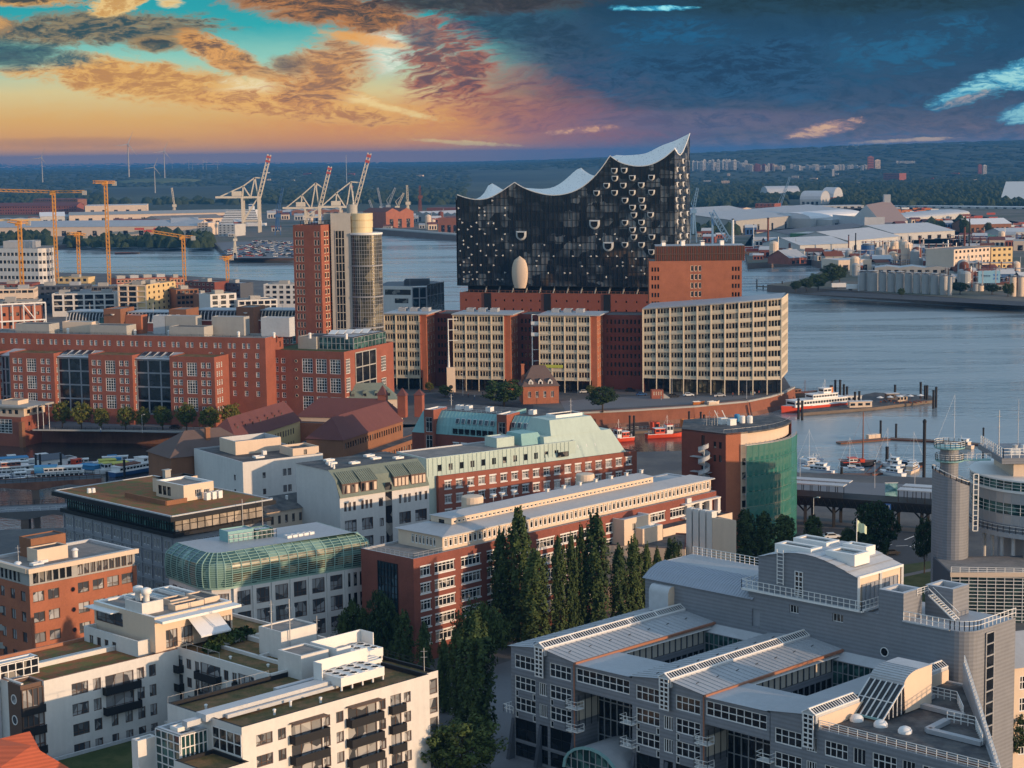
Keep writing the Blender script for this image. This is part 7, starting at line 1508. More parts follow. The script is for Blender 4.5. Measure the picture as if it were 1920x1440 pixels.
for a,c in zip(q[:-1],q[1:]):
 for z in(.5,1.0):b.bar(a+Vector((0,0,z)),c+Vector((0,0,z)),.08)
 for k in range(8):p=a.lerp(c,k/8);b.bar(p,p+Vector((0,0,1)),.08)
b.build('rails','dark_metal',r_)
bw=MB();wp=[P(k,y,0)for k,y in((1000,817),(1060,805),(1180,799),(1300,791),(1400,781),(1442,772),(1468,764),(1488,753))]
for a,c in zip(wp[:-1],wp[1:]):d=(c-a).normalized();o=Vector((d.y,-d.x,0));z_=lambda k:Vector((0,0,k));bw.poly([a+o*1.6+z_(-.5),c+o*1.6+z_(-.5),c+o*.9+z_(1.5),a+o*.9+z_(1.5)],2);bw.poly([a+o*.9+z_(1.5),c+o*.9+z_(1.5),c+o*.2+z_(5.6),a+o*.2+z_(5.6)]);bw.bar(a+z_(5.8),c+z_(5.8),1.2,.6,1)
mat('embankment_brick',(0.23,0.085,0.05),.9,.25,.2,2,streak=.15);tag(bw.build('embankment',['embankment_brick','concrete','brick_wet']),kind='structure')
V0,V1=P(1470,930,13.2),P(1765,950,13.2);VF=Fr(V0,V1-V0);LV=(V1-V0).to_2d().length
B=Bld('railway_viaduct','dark steel railway viaduct on pillars with a station roof, before the marina','viaduct',VF.w(LV/2,4,6))
tb=B.mb('girder','pile_black');tb.obox(VF.w(-6,0,11.2),VF.E*(LV+12),VF.N*.3,(0,0,2.0));tb.obox(VF.w(-6,0,13.2),VF.E*(LV+12),VF.N*8,(0,0,.3));tb.obox(VF.w(-6,7.6,11.2),VF.E*(LV+12),VF.N*.3,(0,0,2.0))
for k in range(int(LV/1.6)+6):u=-5+1.6*k;tb.bar(VF.w(u,-.1,11.3),VF.w(u+.8,-.1,13.1),.14);tb.bar(VF.w(u+.8,-.1,13.1),VF.w(u+1.6,-.1,11.3),.14)
for k in range(7):
 for t_ in(.6,7.2):B.piece('pillar','pile_black',lambda b:(b.bar(VF.w(-2+7.4*k,t_,6),VF.w(-2+7.4*k,t_,11.2),.7),b.bar(VF.w(-2+7.4*k,t_,9.4),VF.w(-.2+7.4*k,t_,11.2),.35),b.bar(VF.w(-2+7.4*k,t_,9.4),VF.w(-3.8+7.4*k,t_,11.2),.35)))
for a,c in((-4,15.5),(29,42)):
 B.piece('station_roof',['zinc_light','dark_metal'],lambda b:(b.obox(VF.w(a,-.6,16.6),VF.E*(c-a),VF.N*3.6,(0,0,.25),0),b.obox(VF.w(a,5,16.6),VF.E*(c-a),VF.N*3.6,(0,0,.25),0),[b.bar(VF.w(a+2.2*k,t_,13.4),VF.w(a+2.2*k,t_,16.6),.16,.16,1)for k in range(int((c-a)/2.2)+1)for t_ in(1,7)]))
B.piece('station_wall','slate_panel',lambda b:b.obox(VF.w(-4,.2,13.5),VF.E*19,VF.N*.12,(0,0,1.5)))
mat('sign_blue',(.05,.16,.45),.5,.03)
def usign(b):
 q=VF.w(26.0,-.5,11.6);e=VF.E;b.obox(q,e*1.5,VF.N*.15,(0,0,1.5),0);f=-VF.N*.03
 for u,z,w,h in((.35,.45,.2,.75),(.95,.45,.2,.75),(.35,.3,.8,.2)):b.obox(q+e*u+f+Vector((0,0,z)),e*w,VF.N*.03,(0,0,h),1)
B.piece('station_sign',['sign_blue','white_metal'],usign);B.finish()
bd=empty('billboard',VF.w(25,6,6),'blue-green advertising board standing above the viaduct','billboard');q=PY(1660,925,VF.w(25,9).y);mat('ad_teal',(.05,.20,.24),.5,.3,.5,1.2,c2=(.25,.45,.5))
MB().obox(q+Vector((0,0,-1)),(3.1,.2,0),(-.02,.3,0),(0,0,3.6)).build('panel','ad_teal',bd)
MB().obox(q+Vector((-.15,-.05,-1.2)),(3.4,.2,0),(-.02,.25,0),(0,0,.25)).obox(q+Vector((-.15,-.05,2.55)),(3.4,.2,0),(-.02,.25,0),(0,0,.2)).bar(q+Vector((1.5,.2,-8)),q+Vector((1.5,.2,-1)),.4).build('frame','zinc_light',bd)
for nm,y0,y1,z,lb,w in(('road_bridge',912,898,9.5,'dark steel bridge nearest the moored boats at the left edge',8),('road_bridge',965,955,8.0,'pale paved road bridge in front of the dark steel bridge',10)):
 a,c=P(-60,y0,z),P(190 if y0<950 else 150,y1,z);f=Fr(a,c-a);L=(c-a).to_2d().length;B=Bld(nm,lb,'bridge',f.w(L/2,w/2,0),'bridges over the fleet')
 B.mb('deck','paving' if w>8 else 'asphalt').prism(f.rect(0,L,0,w),z-.8,z);bb=B.mb('girder','brick_wet' if w<10 else 'dark_concrete')
 n=24
 for t_ in(-.2,w):
  for k in range(n):x0,x1=L*k/n,L*(k+1)/n;g=lambda x:z-1.0-1.3*abs(((x/L*2.0)%1)-.5)*2*.9;bb.poly([f.w(x0,t_,g(x0)),f.w(x1,t_,g(x1)),f.w(x1,t_,z+.2),f.w(x0,t_,z+.2)])
 for k in range(3):B.piece('pier','quay_stone',lambda b:b.prism(f.rect(L*(k+.0)/2-1,L*k/2+1,0,w),-2,z-1))
 B.rail([f.w(0,0,z+.2),f.w(L,0,z+.2)],z,1.1,2,'zinc_light' if w>8 else 'dark_metal',2,.1);B.rail([f.w(0,w,z+.2),f.w(L,w,z+.2)],z,1.1,2,'dark_metal',2,.1)
 if w>8:
  for k in range(8):B.mb('lane_marking','paint_white').obox(f.w(3+6*k,w*.5,z+.005),f.E*3,f.N*.2,(0,0,.006))
 B.finish()
 # ================================================================ BOATS
def hull(b,L,W,h,sheer=.35,m=0,md=1,stern=.75,n=12):
 """Loft of half-ellipse sections, bow at +x."""
 sec=[]
 for i in range(n+1):
  u=i/n;x=-L/2+L*u;w=W/2*(stern+(1-stern)*min(1,u*3))*(1-max(0,(u-.62)/.38)**2.0);z=h*(1+sheer*max(0,u-.55)**1.5*2.2);sec.append([(x-(.0 if i<n else-.2),-w,z),(x,-w*.86,h*.25),(x,-w*.55,-.3),(x,w*.55,-.3),(x,w*.86,h*.25),(x,w,z)])
 for a,c in zip(sec[:-1],sec[1:]):
  for j in range(5):b.poly([a[j],c[j],c[j+1],a[j+1]][::-1],m)
  b.poly([a[0],a[5],c[5],c[0]][::-1],md)
 b.poly(sec[0],m);return sec
def boat(name,label,p,a,L,W,h,hm,dm='pier_wood',cabins=(),stripe=None,extra=None,group=None,cat='boat',stern=.75):
 rt=empty(name,p,label,cat,group);rt.rotation_euler=(0,0,a)
 def bl(nm,m,fn):
  b=MB();fn(b);me=b.data(nm,m);o=bpy.data.objects.new(nm,me);C.objects.link(o);o.parent=rt;return o
 bl('hull',[hm,dm,stripe or hm],lambda b:(hull(b,L,W,h,stern=stern),[b.bar((-L/2,s_*W/2*stern,h+.05),(L*.12,s_*W/2,h+.08),.16,.2,2)for s_ in(-1,1)]))
 for x0,x1,w,z0,z1,m,wn,rm in cabins:
  def cb(b):
   b.obox((x0,-w/2,z0),(x1-x0,0,0),(0,w,0),(0,0,z1-z0),0);b.obox((x0-.2,-w/2-.2,z1),(x1-x0+.4,0,0),(0,w+.4,0),(0,0,.14),2)
   if wn:
    n=max(2,int((x1-x0)/1.3))
    for k in range(n):u=x0+(x1-x0)*(k+.12)/n;[b.obox((u,s_*(w/2+.02)-.02,z0+(z1-z0)*.42),((x1-x0)/n*.76,0,0),(0,.04,0),(0,0,(z1-z0)*.38),1)for s_ in(-1,1)]
    b.obox((x1-.01,-w*.4,z0+(z1-z0)*.42),(.04,0,0),(0,w*.8,0),(0,0,(z1-z0)*.38),1)
  bl('cabin',[m,'glass_black',rm],cb)
 if extra:extra(bl)
 return rt
def mastx(x,h,r=.1,m='white_metal',boom=0):return lambda bl:bl('mast',[m],lambda b:(b.tube((x,0,.5),(x,0,h),r,r*.5,6),boom and b.tube((x,0,2.2),(x-boom,0,2.6),r*.7,r*.5,5),b.tube((x,0,h*.97),(x+h*.35,0,1.0),.025,.025,3),b.tube((x,0,h*.97),(x-h*.35,0,1.0),.025,.025,3)))
def seats(x0,x1,w,z):return lambda bl:bl('deck_seats',['wood_hull'],lambda b:[b.obox((x0+(x1-x0)*k/8,-w/2,z),(.5,0,0),(0,w,0),(0,0,.5))for k in range(8)])
pw=lambda px,py:P(px,py,0.0)
hd=lambda p0,p1:atan2((pw(*p1)-pw(*p0)).y,(pw(*p1)-pw(*p0)).x)
hl=hd((40,905),(170,897))
def lp(p0,p1):return(pw(*p0)+pw(*p1))/2,hd(p0,p1),(pw(*p1)-pw(*p0)).length
q,a,L=lp((168,900),(32,906));boat('excursion_boat','white excursion boat with a sky-blue sun roof and rows of deck seats',q,a,L,5.4,1.5,'boat_white','boat_white',((-L*.42,L*.22,4.6,1.4,3.0,'boat_white',1,'boat_white'),(-L*.40,L*.12,4.4,3.2,4.6,'boat_white',1,'tent_white'),(-L*.05,L*.25,4.2,3.1,5.0,'tarp_blue',0,'tarp_blue')),'boat_blue',seats(L*.14,L*.3,3.6,3.0),'moored excursion boats')
q,a,L=lp((64,888),(-40,896));boat('excursion_boat','grey excursion boat with white roof cut by the left edge',q,a,L,5.2,1.4,'silo','boat_white',((-L*.4,L*.25,4.6,1.3,3.1,'silo',1,'boat_white'),(-L*.25,L*.1,3.6,3.1,4.5,'box_brown',1,'boat_white')),'boat_white',None,'moored excursion boats')
q,a,L=lp((210,895),(296,880));boat('excursion_boat','white open-decked boat with a dark blue hull nearest the open canal',q,a,L,5.4,1.6,'boat_blue','boat_white',((-L*.42,L*.28,4.6,1.5,3.1,'boat_white',1,'boat_white'),(L*.12,L*.3,3.4,3.1,4.7,'boat_white',1,'boat_white')),'boat_white',seats(-L*.35,L*.08,3.8,3.2),'moored excursion boats')
q,a,L=lp((60,872),(-20,878));boat('excursion_boat','pale blue-roofed launch behind the grey boat',q,a,L,5.0,1.3,'boat_white','boat_white',((-L*.4,L*.3,4.4,1.2,3.0,'boat_white',1,'tarp_blue'),),'boat_blue',None,'moored excursion boats')
q,a,L=lp((245,883),(178,890));boat('excursion_boat','white launch with yellow awnings among the excursion boats',q,a,L,4.8,1.3,'boat_white','boat_white',((-L*.42,L*.05,4.2,1.3,3.2,'tarp_yellow',0,'tarp_yellow'),(L*.08,L*.28,3.6,1.3,3.5,'boat_white',1,'tarp_yellow')),'tarp_yellow',None,'moored excursion boats')
q,a,L=lp((225,876),(170,880));boat('excursion_boat','small launch with a lime yellow cover behind the yellow-awning launch',q,a,L,4.2,1.2,'tarp_yellow','boat_white',((-L*.35,L*.2,3.6,1.2,2.8,'tarp_yellow',0,'tarp_yellow'),),None,None,'moored excursion boats')
q,a,L=lp((188,888),(140,884));boat('motor_launch','launch with a bright blue tarpaulin in the middle of the moorings',q,a,L,4.2,1.2,'boat_white','pier_wood',((-L*.4,L*.25,3.6,1.1,2.6,'tarp_blue',0,'tarp_blue'),),'boat_blue',None,'moored launches')
q,a,L=lp((128,880),(160,873));boat('motor_launch','small red wooden launch beside the floating shed',q,a,L,3.4,1.2,'boat_red','wood_hull',((-L*.2,L*.15,2.2,1.2,2.8,'boat_red',1,'boat_red'),),'boat_red',None,'moored launches')
for(p0,p1),lb,m in((((62,866),(100,862)),'white cabin cruiser at the far side of the moorings','boat_white'),(((35,866),(5,868)),'low white cruiser at the far left of the moorings','boat_white'),(((248,872),(282,868)),'white cabin launch near the quiet end of the moorings','boat_white'),(((282,872),(296,866)),'small white tender at the right end of the moorings','boat_white')):
 q,a,L=lp(p0,p1);boat('motor_launch',lb,q,a,max(L,8),3.2,1.1,m,'boat_white',((-L*.3,L*.18,2.4,1.1,2.4,'boat_white',1,'boat_white'),),'boat_blue',None,'moored launches')
B=Bld('floating_shed','white floating shed with a dark sloping roof among the moored boats','shed',pw(108,882));f=Fr(pw(78,884),pw(145,876)-pw(78,884));L=(pw(145,876)-pw(78,884)).length
B.block(f.rect(0,L,0,5.5),-.2,3.4,'boat_white','bitumen',{0:cols(1,L-1,3,1,[1.4],1,'dark')},par=.05);B.mb('roof','slate_panel').poly([f.w(-.3,-.4,3.45),f.w(L*.75,-.4,3.45),f.w(L*.75,5.8,4.6),f.w(-.3,5.8,4.6)]);B.mb('gable','boat_white').poly([f.w(L*.75,0,3.4),f.w(L*.75,5.5,3.4),f.w(L*.75,5.8,4.6)]);B.finish()
rnd.seed(61);LN=[((-.42,-.05),'boat_white'),((-.3,.1),'boat_white'),((-.1,.2),'tarp_blue'),((-.4,.15),'tent_white')]
for k in range(18):
 px,py=(rnd.uniform(-10,66),rnd.uniform(868,906))if k%2 else(rnd.uniform(160,300),rnd.uniform(866,884));(u0,u1),cm_=LN[k%4];L=rnd.uniform(8,13);boat('motor_launch','small moored launch squeezed between the excursion boats',pw(px,py),hl+rnd.uniform(-.15,.15)+(pi if k%3==0 else 0),L,3.0,1.0,'boat_white','boat_white',((L*u0,L*u1,2.3,1.0,2.3,cm_,cm_=='boat_white',cm_),),'boat_blue',None,'small launches at the moorings')
PILE=None
def pile(px,yb,yt,lb,gp,r=.38):
 global PILE
 q=pw(px,yb);h=ZY(px,yt,q.y)
 if PILE is None:
  PILE=empty('mooring_pile',q);b=MB();b.tube((q.x,q.y,q.z-2),(q.x,q.y,q.z+10),.38,.36,10);b.build('post','pile_black',PILE);b=MB();b.lathe((q.x,q.y),[(.44,q.z+9.7),(.44,q.z+10),(.2,q.z+10.25)],10);b.build('cap','dark_metal',PILE);o=PILE;tag(o,lb,'pile',gp);o.scale=(r/.38,r/.38,h/10)
 else:dup(PILE,q,0,(r/.38,r/.38,h/10),lb,gp)
for px,yb,yt,lb in((68,886,853,'left pile of the pair beside the floating shed'),(76,886,852,'right pile of the pair beside the floating shed'),(115,884,850,'pile in front of the floating shed'),(234,900,862,'tall pile with a lamp between the white excursion boats'),(201,905,885,'short pile beside the tall lamp pile')):pile(px,yb,yt,lb,'mooring piles among the excursion boats')
for(p0,p1),lb in((((1186,826),(1138,830)),'red fireboat with low wheelhouse on the left of the basin'),(((1212,822),(1284,818)),'larger red fireboat with mast and pumps beside the brick office')):
 q,a,L=lp(p0,p1);boat('fireboat',lb,q,a,L,4.6,1.5,'boat_red','rust',((-L*.3,-L*.05,2.8,1.5,3.4,'boat_red',1,'boat_white'),(0,L*.16,3.0,1.5,4.6,'boat_red' if px<0 else 'boat_white',1,'boat_red')),'boat_white',lambda bl:(mastx(L*.04,8,.12,'boat_white')(bl),bl('pump',['steel'],lambda b:[b.lathe((L*(-.42+.12*k),.6,0)[:2],[(.3,1.4),(.3,2.3),(.1,2.6)],8)for k in range(2)])),'red fireboats')
B=Bld('pontoon','long floating jetty with red hut and gangway behind the fireboats','pontoon',pw(1240,812));f=Fr(pw(1150,816),pw(1312,806)-pw(1150,816));L=(pw(1312,806)-pw(1150,816)).length
B.mb('deck','pier_wood').prism(f.rect(0,L,0,4),-.3,.9);B.block(f.rect(L*.46,L*.54,.6,3.2),.9,3.6,'boat_red','boat_red',{0:cols(.4,3,1,1.4,[1.6],1.4,'dark')});B.block(f.rect(L*.82,L,.2,3.8),.9,3.8,'box_orange','box_orange',{0:cols(.5,6,3,.8,[1.8],1.0,'dark')});B.rail([f.w(0,3.9,.9),f.w(L*.8,3.9,.9)],.9,1.1,1.5,'white_metal',2,.07);B.finish()
for px,yb,yt,lb in((1181,822,780,'left pile of the basin jetty'),(1189,822,780,'pile beside the left pile of the basin jetty'),(1253,868,845,'dark pile in the shaded basin water'),(1262,868,847,'second dark pile in the shaded basin water'),(1292,815,772,'pale pile near the brick office roof'),(1314,815,773,'right-hand pile near the brick office roof'),(1320,818,778,'last pile near the brick office roof')):pile(px,yb,yt,lb,'piles of the fireboat basin')
sb=empty('rescue_boat',pw(1312,792),'small orange boat drawn up on the promenade slip','boat');
bpy.data.objects.remove(sb)
boat('rescue_boat','small orange boat drawn up on the promenade edge',P(1310,757,6.3),.2,4.4,1.6,.8,'box_orange','pier_wood',(),'boat_white');boat('rescue_boat','cream boat laid up beside the embankment',P(1338,757,6.3),.5,5,1.8,.9,'cream_plaster','pier_wood',(),'boat_white')
q,a,L=lp((1588,764),(1466,776));boat('passenger_ship','white passenger ship with a red hull band moored at the pontoon',q+Vector((0,1,0)),a,L,7.0,2.4,'boat_red','boat_white',((-L*.44,L*.36,6.0,2.2,4.6,'boat_white',1,'boat_white'),(-L*.30,L*.08,5.0,4.6,6.4,'boat_white',1,'boat_white'),(-L*.22,-L*.10,3.4,6.4,8.4,'boat_white',1,'boat_white')),'boat_white',lambda bl:(mastx(-L*.16,12,.14)(bl),bl('funnel',['box_orange','boat_black'],lambda b:(b.lathe((-L*.26,0),[(.8,6.4),(.7,8.6)],12,0),b.lathe((-L*.26,0),[(.72,8.6),(.72,9.2)],12,1)))))
q,a,L=lp((1475,746),(1532,742));boat('sailing_barge','old black barge moored against the tip of the quay',q,a,L,5,1.9,'boat_black','wood_hull',((-L*.4,-L*.1,3.4,1.8,3.4,'wood_hull',1,'pier_wood'),),'rust',mastx(L*.1,7,.14,'wood_hull'))
q,a,L=lp((1438,742),(1470,738));boat('motor_launch','white launch at the foot of the curved office',q,a,L,3.4,1.4,'boat_white','boat_white',((-L*.3,L*.2,2.6,1.3,3.6,'boat_white',1,'boat_white'),),'boat_blue')
pt=[pw(1500,781),pw(1510,768),pw(1640,742),pw(1745,748),pw(1752,756),pw(1640,770)]
B=Bld('pontoon','big landing pontoon with dark deck, huts and terrace behind the passenger ship','pontoon',pw(1640,758));B.mb('deck','bitumen').prism([k.to_2d()for k in pt],-.3,1.4);B.mb('fender','pier_wood').bar(pt[5]+Vector((0,-.1,.8)),pt[4]+Vector((0,-.1,.8)),.4,1.0);B.mb('fender','pier_wood').bar(pt[0]+Vector((0,-.1,.8)),pt[5]+Vector((0,-.1,.8)),.4,1.0)
for px,py,w,m in((1600,752,6,'white_metal'),(1612,763,9,'cream_plaster'),(1672,748,5,'pier_wood'),(1690,752,4,'cream_plaster')):q=P(px,py,1.4);B.piece('hut',[m,'zinc_light','glass_black'],lambda b:(b.box(q,w,2.6,1.4,3.6,.15,0),b.box(q,w+.5,3.0,3.6,3.8,.15,1),[b.box((q.x-w/2+w*(k+.5)/3,q.y-1.33+(-w/2+w*(k+.5)/3)*.15),w/5,.1,2.1,3.1,.15,2)for k in range(3)]))
for k in range(14):q=P(1650+6.3*k,756-(k*7%5),1.4);B.piece('terrace_table',['rust','tent_white'],(lambda b:(b.tube(q,q+Vector((0,0,.75)),.06,.06,5,0),b.lathe(q,[(.6,2.15),(.6,2.2)],8,0),b.box((q.x+1,q.y),.5,.5,1.4,1.9,.3,0),b.box((q.x-1,q.y),.5,.5,1.4,1.9,.3,0)))if k%3 else(lambda b:(b.tube(q,q+Vector((0,0,2.6)),.06,.06,5,0),b.lathe(q,[(1.5,3.6),(.1,4.2)],8,1))))
B.finish()
for px,yb,yt,lb in((1497,786,748,'pile at the bow of the passenger ship'),(1504,788,752,'second pile at the bow of the passenger ship'),(1566,752,713,'leftmost tall pile behind the passenger ship'),(1575,753,713,'second tall pile behind the passenger ship'),(1582,753,721,'third pile behind the passenger ship'),(1588,753,725,'fourth pile behind the passenger ship'),(1603,762,735,'pile at the stern of the passenger ship'),(1611,762,734,'pile beside the stern pile of the passenger ship'),(1678,748,722,'single pile in the middle of the big pontoon'),(1726,753,717,'tallest pile at the right end of the big pontoon'),(1734,755,723,'pile next to the tallest end pile'),(1738,756,723,'innermost of the right end piles'),(1750,766,732,'front corner pile of the big pontoon'),(1755,764,726,'outermost corner pile of the big pontoon')):pile(px,yb,yt,lb,'piles of the big pontoon',.48)
def pont(lb,pts,w=2.4,m='pier_wood',nm='pontoon'):
 b=MB();rt=empty(nm,pw(*pts[0]),lb,'pontoon');q=[pw(*k)for k in pts];e=MB()
 for a,c in zip(q[:-1],q[1:]):b.bar(a+Vector((0,0,.35)),c+Vector((0,0,.35)),w,.5);d=(c-a).normalized();o=Vector((-d.y,d.x,0))*w/2;e.bar(a+o+Vector((0,0,.5)),c+o+Vector((0,0,.5)),.2,.4);e.bar(a-o+Vector((0,0,.5)),c-o+Vector((0,0,.5)),.2,.4)
 b.build('deck',m,rt);e.build('edge','rust',rt)
pont('outer marina pontoon bending in the middle of the water',[(1572,833),(1668,825),(1745,829),(1840,836)],3.0);pont('grey gangway leading into the marina between the yachts',[(1628,892),(1655,868)],2.2,'paving');pont('front marina pontoon behind the promenade',[(1500,893),(1630,893),(1725,876)],2.4)
B=Bld('jetty_hut','pale flat hut on the outer marina pontoon','hut',pw(1640,826));f=Fr(pw(1626,826),pw(1654,823)-pw(1626,826));B.block(f.rect(0,5.2,-.8,.8),.5,2.0,'cream_plaster','white_metal',par=.05);B.finish()
for(p0,p1),W,lb,m,kw in((((1562,890),(1500,884)),3.6,'white motor yacht with raised bridge, left in the marina','boat_white','y'),(((1505,878),(1550,876)),3.2,'white motor yacht behind the raised-bridge yacht','boat_white','y'),(((1615,884),(1577,884)),3.0,'white sailing dinghy hull beside the mast','boat_white','s'),(((1695,895),(1650,888)),3.4,'white motor yacht with dark windows, front right in the marina','boat_white','y'),(((1690,878),(1655,874)),3.2,'white cabin cruiser behind the gangway head','boat_white','y'),(((1702,890),(1722,880)),3.0,'small cream motorboat right of the gangway','cream_plaster','y'),(((1692,872),(1728,874)),2.6,'dark sailing boat with folded sail','boat_black','s'),(((1540,868),(1500,868)),2.8,'low white boat farthest left in the marina','boat_white','s'),(((1822,842),(1786,838)),3.0,'cream motor yacht far right on the outer pontoon','cream_plaster','y')):
 q,a,L=lp(p0,p1);L=max(L,8);boat('motor_yacht' if kw=='y' else 'sailing_boat',lb,q,a,L,W,1.2,m,'boat_white',((-L*.34,L*.14,W*.72,1.15,2.3,m,1,'boat_white'),(-L*.26,0,W*.55,2.3,3.2,'boat_white',1,'boat_white'))if kw=='y' else((-L*.15,L*.12,W*.5,1.1,1.7,m,1,'boat_white'),),'boat_blue',mastx(.5,11 if kw=='s' else 4.5,.08,'white_metal',3.4 if kw=='s' else 0),'yachts in the marina')
q,a,L=lp((1578,876),(1642,874));q2=pw(1620,890)
boat('sailing_ship','red and white traditional sailing ship with a tall dark mast',q,a,L,4.6,1.7,'boat_black','wood_hull',((-L*.3,-L*.08,3,1.6,2.9,'boat_white',1,'boat_red'),(L*.02,L*.15,2.4,1.6,2.4,'boat_red',0,'boat_red')),'boat_red',mastx(L*.12,ZY(1620,772,q.y),.28,'wood_hull',8))
for px,yb,yt,lb,r in((1651,822,789,'left pile of the outer marina pontoon',.4),(1680,822,795,'right pile of the outer marina pontoon',.4),(1663,872,838,'thick pile beside the gangway head',.55),(1732,914,789,'very tall dark pile with a red band near the stair tower',.5),(1578,892,876,'short pile by the sailing ship',.45),(1843,862,803,'dark pole rising behind the roof terrace rails',.3)):pile(px,yb,yt,lb,'marina piles',r)
q=pw(1789,830)
for px,yb,yt,lb in((1789,835,738,'tall thin white mast with stays behind the stair tower platform'),(1664,872,802,'thin white mast in the middle of the marina'),(1525,880,850,'thin dark mast among the left yachts')):
 q=pw(px,yb);h=ZY(px,yt,q.y);rt=empty('boat_mast',q,lb,'mast','free masts of the marina');MB().tube(q,q+Vector((0,0,h)),.09,.05,6).tube(q+Vector((0,0,h*.98)),q+Vector((-h*.35,0,1)),.03,.03,3).tube(q+Vector((0,0,h*.6)),q+Vector((-.8,0,h*.6)),.04,.04,4).build('pole','white_metal',rt);hb_=MB();hull(hb_,7,2.2,.9);hb_.v=[(x+q.x,y+q.y,z)for x,y,z in hb_.v];hb_.build('hull',['boat_white','pier_wood'],rt)
 # ================================================================ STREET FURNITURE, CARS, PEOPLE
def carproto(name,m):
 rt=empty(name,(0,0,0));b=MB();pr=[(-2.1,.35),(-2.1,.8),(-1.7,.92),(-1.2,1.42),(.5,1.45),(1.15,.95),(2.0,.8),(2.1,.35)];n=len(pr)
 for k in range(n):l=(k+1)%n;b.poly([(pr[k][0],-.85,pr[k][1]),(pr[k][0],.85,pr[k][1]),(pr[l][0],.85,pr[l][1]),(pr[l][0],-.85,pr[l][1])],0)
 for s_ in(-.85,.85):p=[(x,s_,z)for x,z in pr];b.poly(p if s_>0 else p[::-1],0)
 b.build('body',m,rt);g=MB();g.poly([(.52,-.78,1.44),(.52,.78,1.44),(1.13,.78,.98),(1.13,-.78,.98)][::-1]).poly([(-1.24,-.78,1.40),(-1.24,.78,1.40),(-1.68,.78,.95),(-1.68,-.78,.95)])
 for s_ in(-.87,.87):p=[(-1.45,s_,.98),(.95,s_,.98),(.45,s_,1.38),(-1.1,s_,1.38)];g.poly(p if s_<0 else p[::-1])
 g.build('window','glass_black',rt)
 for x in(-1.3,1.3):
  for y in(-.86,.7):MB().tube((x,y,.33),(x,y+.16,.33),.33,.33,10).build('wheel','pile_black',rt)
 return rt
CARS={k:carproto('parked_car',m)for k,m in(('white','boat_white'),('black','car_black'),('silver','car_silver'),('red','box_red'),('blue','boat_blue'))};cused=set()
def car(px,py,k,rz,lb,z=6.02,gp='cars on the promenade'):
 q=P(px,py,z)
 if k not in cused:cused.add(k);o=CARS[k];o.location=q;o.rotation_euler=(0,0,rz);tag(o,lb,'car',gp)
 else:o=dup(CARS[k],q,rz,1,lb,gp);o['category']='car'
car(1291,743,'white',.1,'white car parked in front of the curved office');car(1264,745,'black',.1,'black car beside the brick kiosk');car(1350,744,'silver',.2,'silver car right of the white car before the curved office');car(1203,742,'blue',.1,'blue car near the dark brick wing');car(1182,734,'black',0,'black car under the dark brick wing');car(1153,726,'red',0,'red car in the shade of the dark brick wing');car(1095,737,'silver',.3,'silver car below the lime banner office');car(330,804,'black',-.3,'black car under the quayside trees',gp='cars on the left quay');car(880,716,'white',.2,'white car at the road bend by the lattice offices');car(835,708,'black',.2,'dark car by the colonnade of the four-bay office')
for px,py,k,rz,lb in((1560,1010,'white',.1,'white car on the road before the viaduct'),(1670,1040,'black',.2,'black car on the road behind the flag'),(1500,1018,'silver',.1,'silver car on the road by the conical tree')):car(px,py,k,rz,lb,gp='cars on the harbour road')
def figure(h,shirt,leg,step):
 b=MB();k=h/1.75
 def lim(p,q,r0,r1,m):b.tube(Vector(p)*k,Vector(q)*k,r0*k,r1*k,7,m)
 for s_ in(-1,1):lim((s_*.09,-s_*step,.04),(s_*.10,-s_*step*.35,.48),.05,.065,1);lim((s_*.10,-s_*step*.35,.48),(s_*.08,0,.88),.065,.09,1);lim((s_*.09,-s_*step-.1,.03),(s_*.09,-s_*step+.08,.05),.045,.05,1);lim((s_*.2,0,1.40),(s_*.25,s_*step*.5,1.12),.05,.042,0);lim((s_*.25,s_*step*.5,1.12),(s_*.24,s_*step*.9-.06,.86),.04,.032,2)
 b.lathe((0,0),[(.10*k,.84*k),(.17*k,.92*k),(.15*k,1.08*k),(.2*k,1.32*k),(.16*k,1.44*k),(.06*k,1.48*k),(.05*k,1.54*k)],10,0)
 b.lathe((0,0),[(.05*k,1.5*k),(.085*k,1.56*k),(.10*k,1.64*k),(.08*k,1.72*k),(.02*k,1.76*k)],10,2);return b.data('person',[shirt,leg,'skin'])
mat('skin',(.45,.27,.19),.6,.05);FIG=[figure(1.75,'boat_white','boat_blue',.18),figure(1.7,'box_red','car_black',.05),figure(1.8,'car_black','dark_metal',.22),figure(1.68,'box_teal','box_grey',.1)]
cl_=('person in white top','person in red top','person dressed in black','person in a teal top')
for i,(px,py,pl)in enumerate(((189,811,'walking on the quay by the third street tree'),(1374,744,'before the yellow shop fronts'),(1392,742,'by the curved office colonnade'),(1408,741,'at the terrace of the curved office'),(1415,742,'between the terrace tables of the curved office'),(1423,740,'at the right of the terrace'),(1305,745,'near the white parked car'),(1240,750,'beside the kiosk steps'),(890,748,'crossing by the round green tree'),(878,745,'waiting at the road bend'),(905,742,'on the square before the four-bay office'),(850,740,'on the road behind the turquoise roof'),(1340,748,'walking along the promenade edge'))):
 o=bpy.data.objects.new('person',FIG[i%4]);C.objects.link(o);o.location=P(px,py,6.02);o.rotation_euler=(0,0,i*1.3);tag(o,cl_[i%4]+', '+pl,'person','people on the quays')
def lampproto():
 rt=empty('street_lamp',(0,0,0));MB().tube((0,0,0),(0,0,8),.1,.06,8).tube((0,0,7.9),(1.0,0,8.2),.05,.05,6).build('pole','zinc_light',rt);MB().obox((.7,-.14,8.1),(.7,0,0),(0,.28,0),(0,0,.14)).build('lamp_head','white_metal',rt);return rt
LP=lampproto();first=True
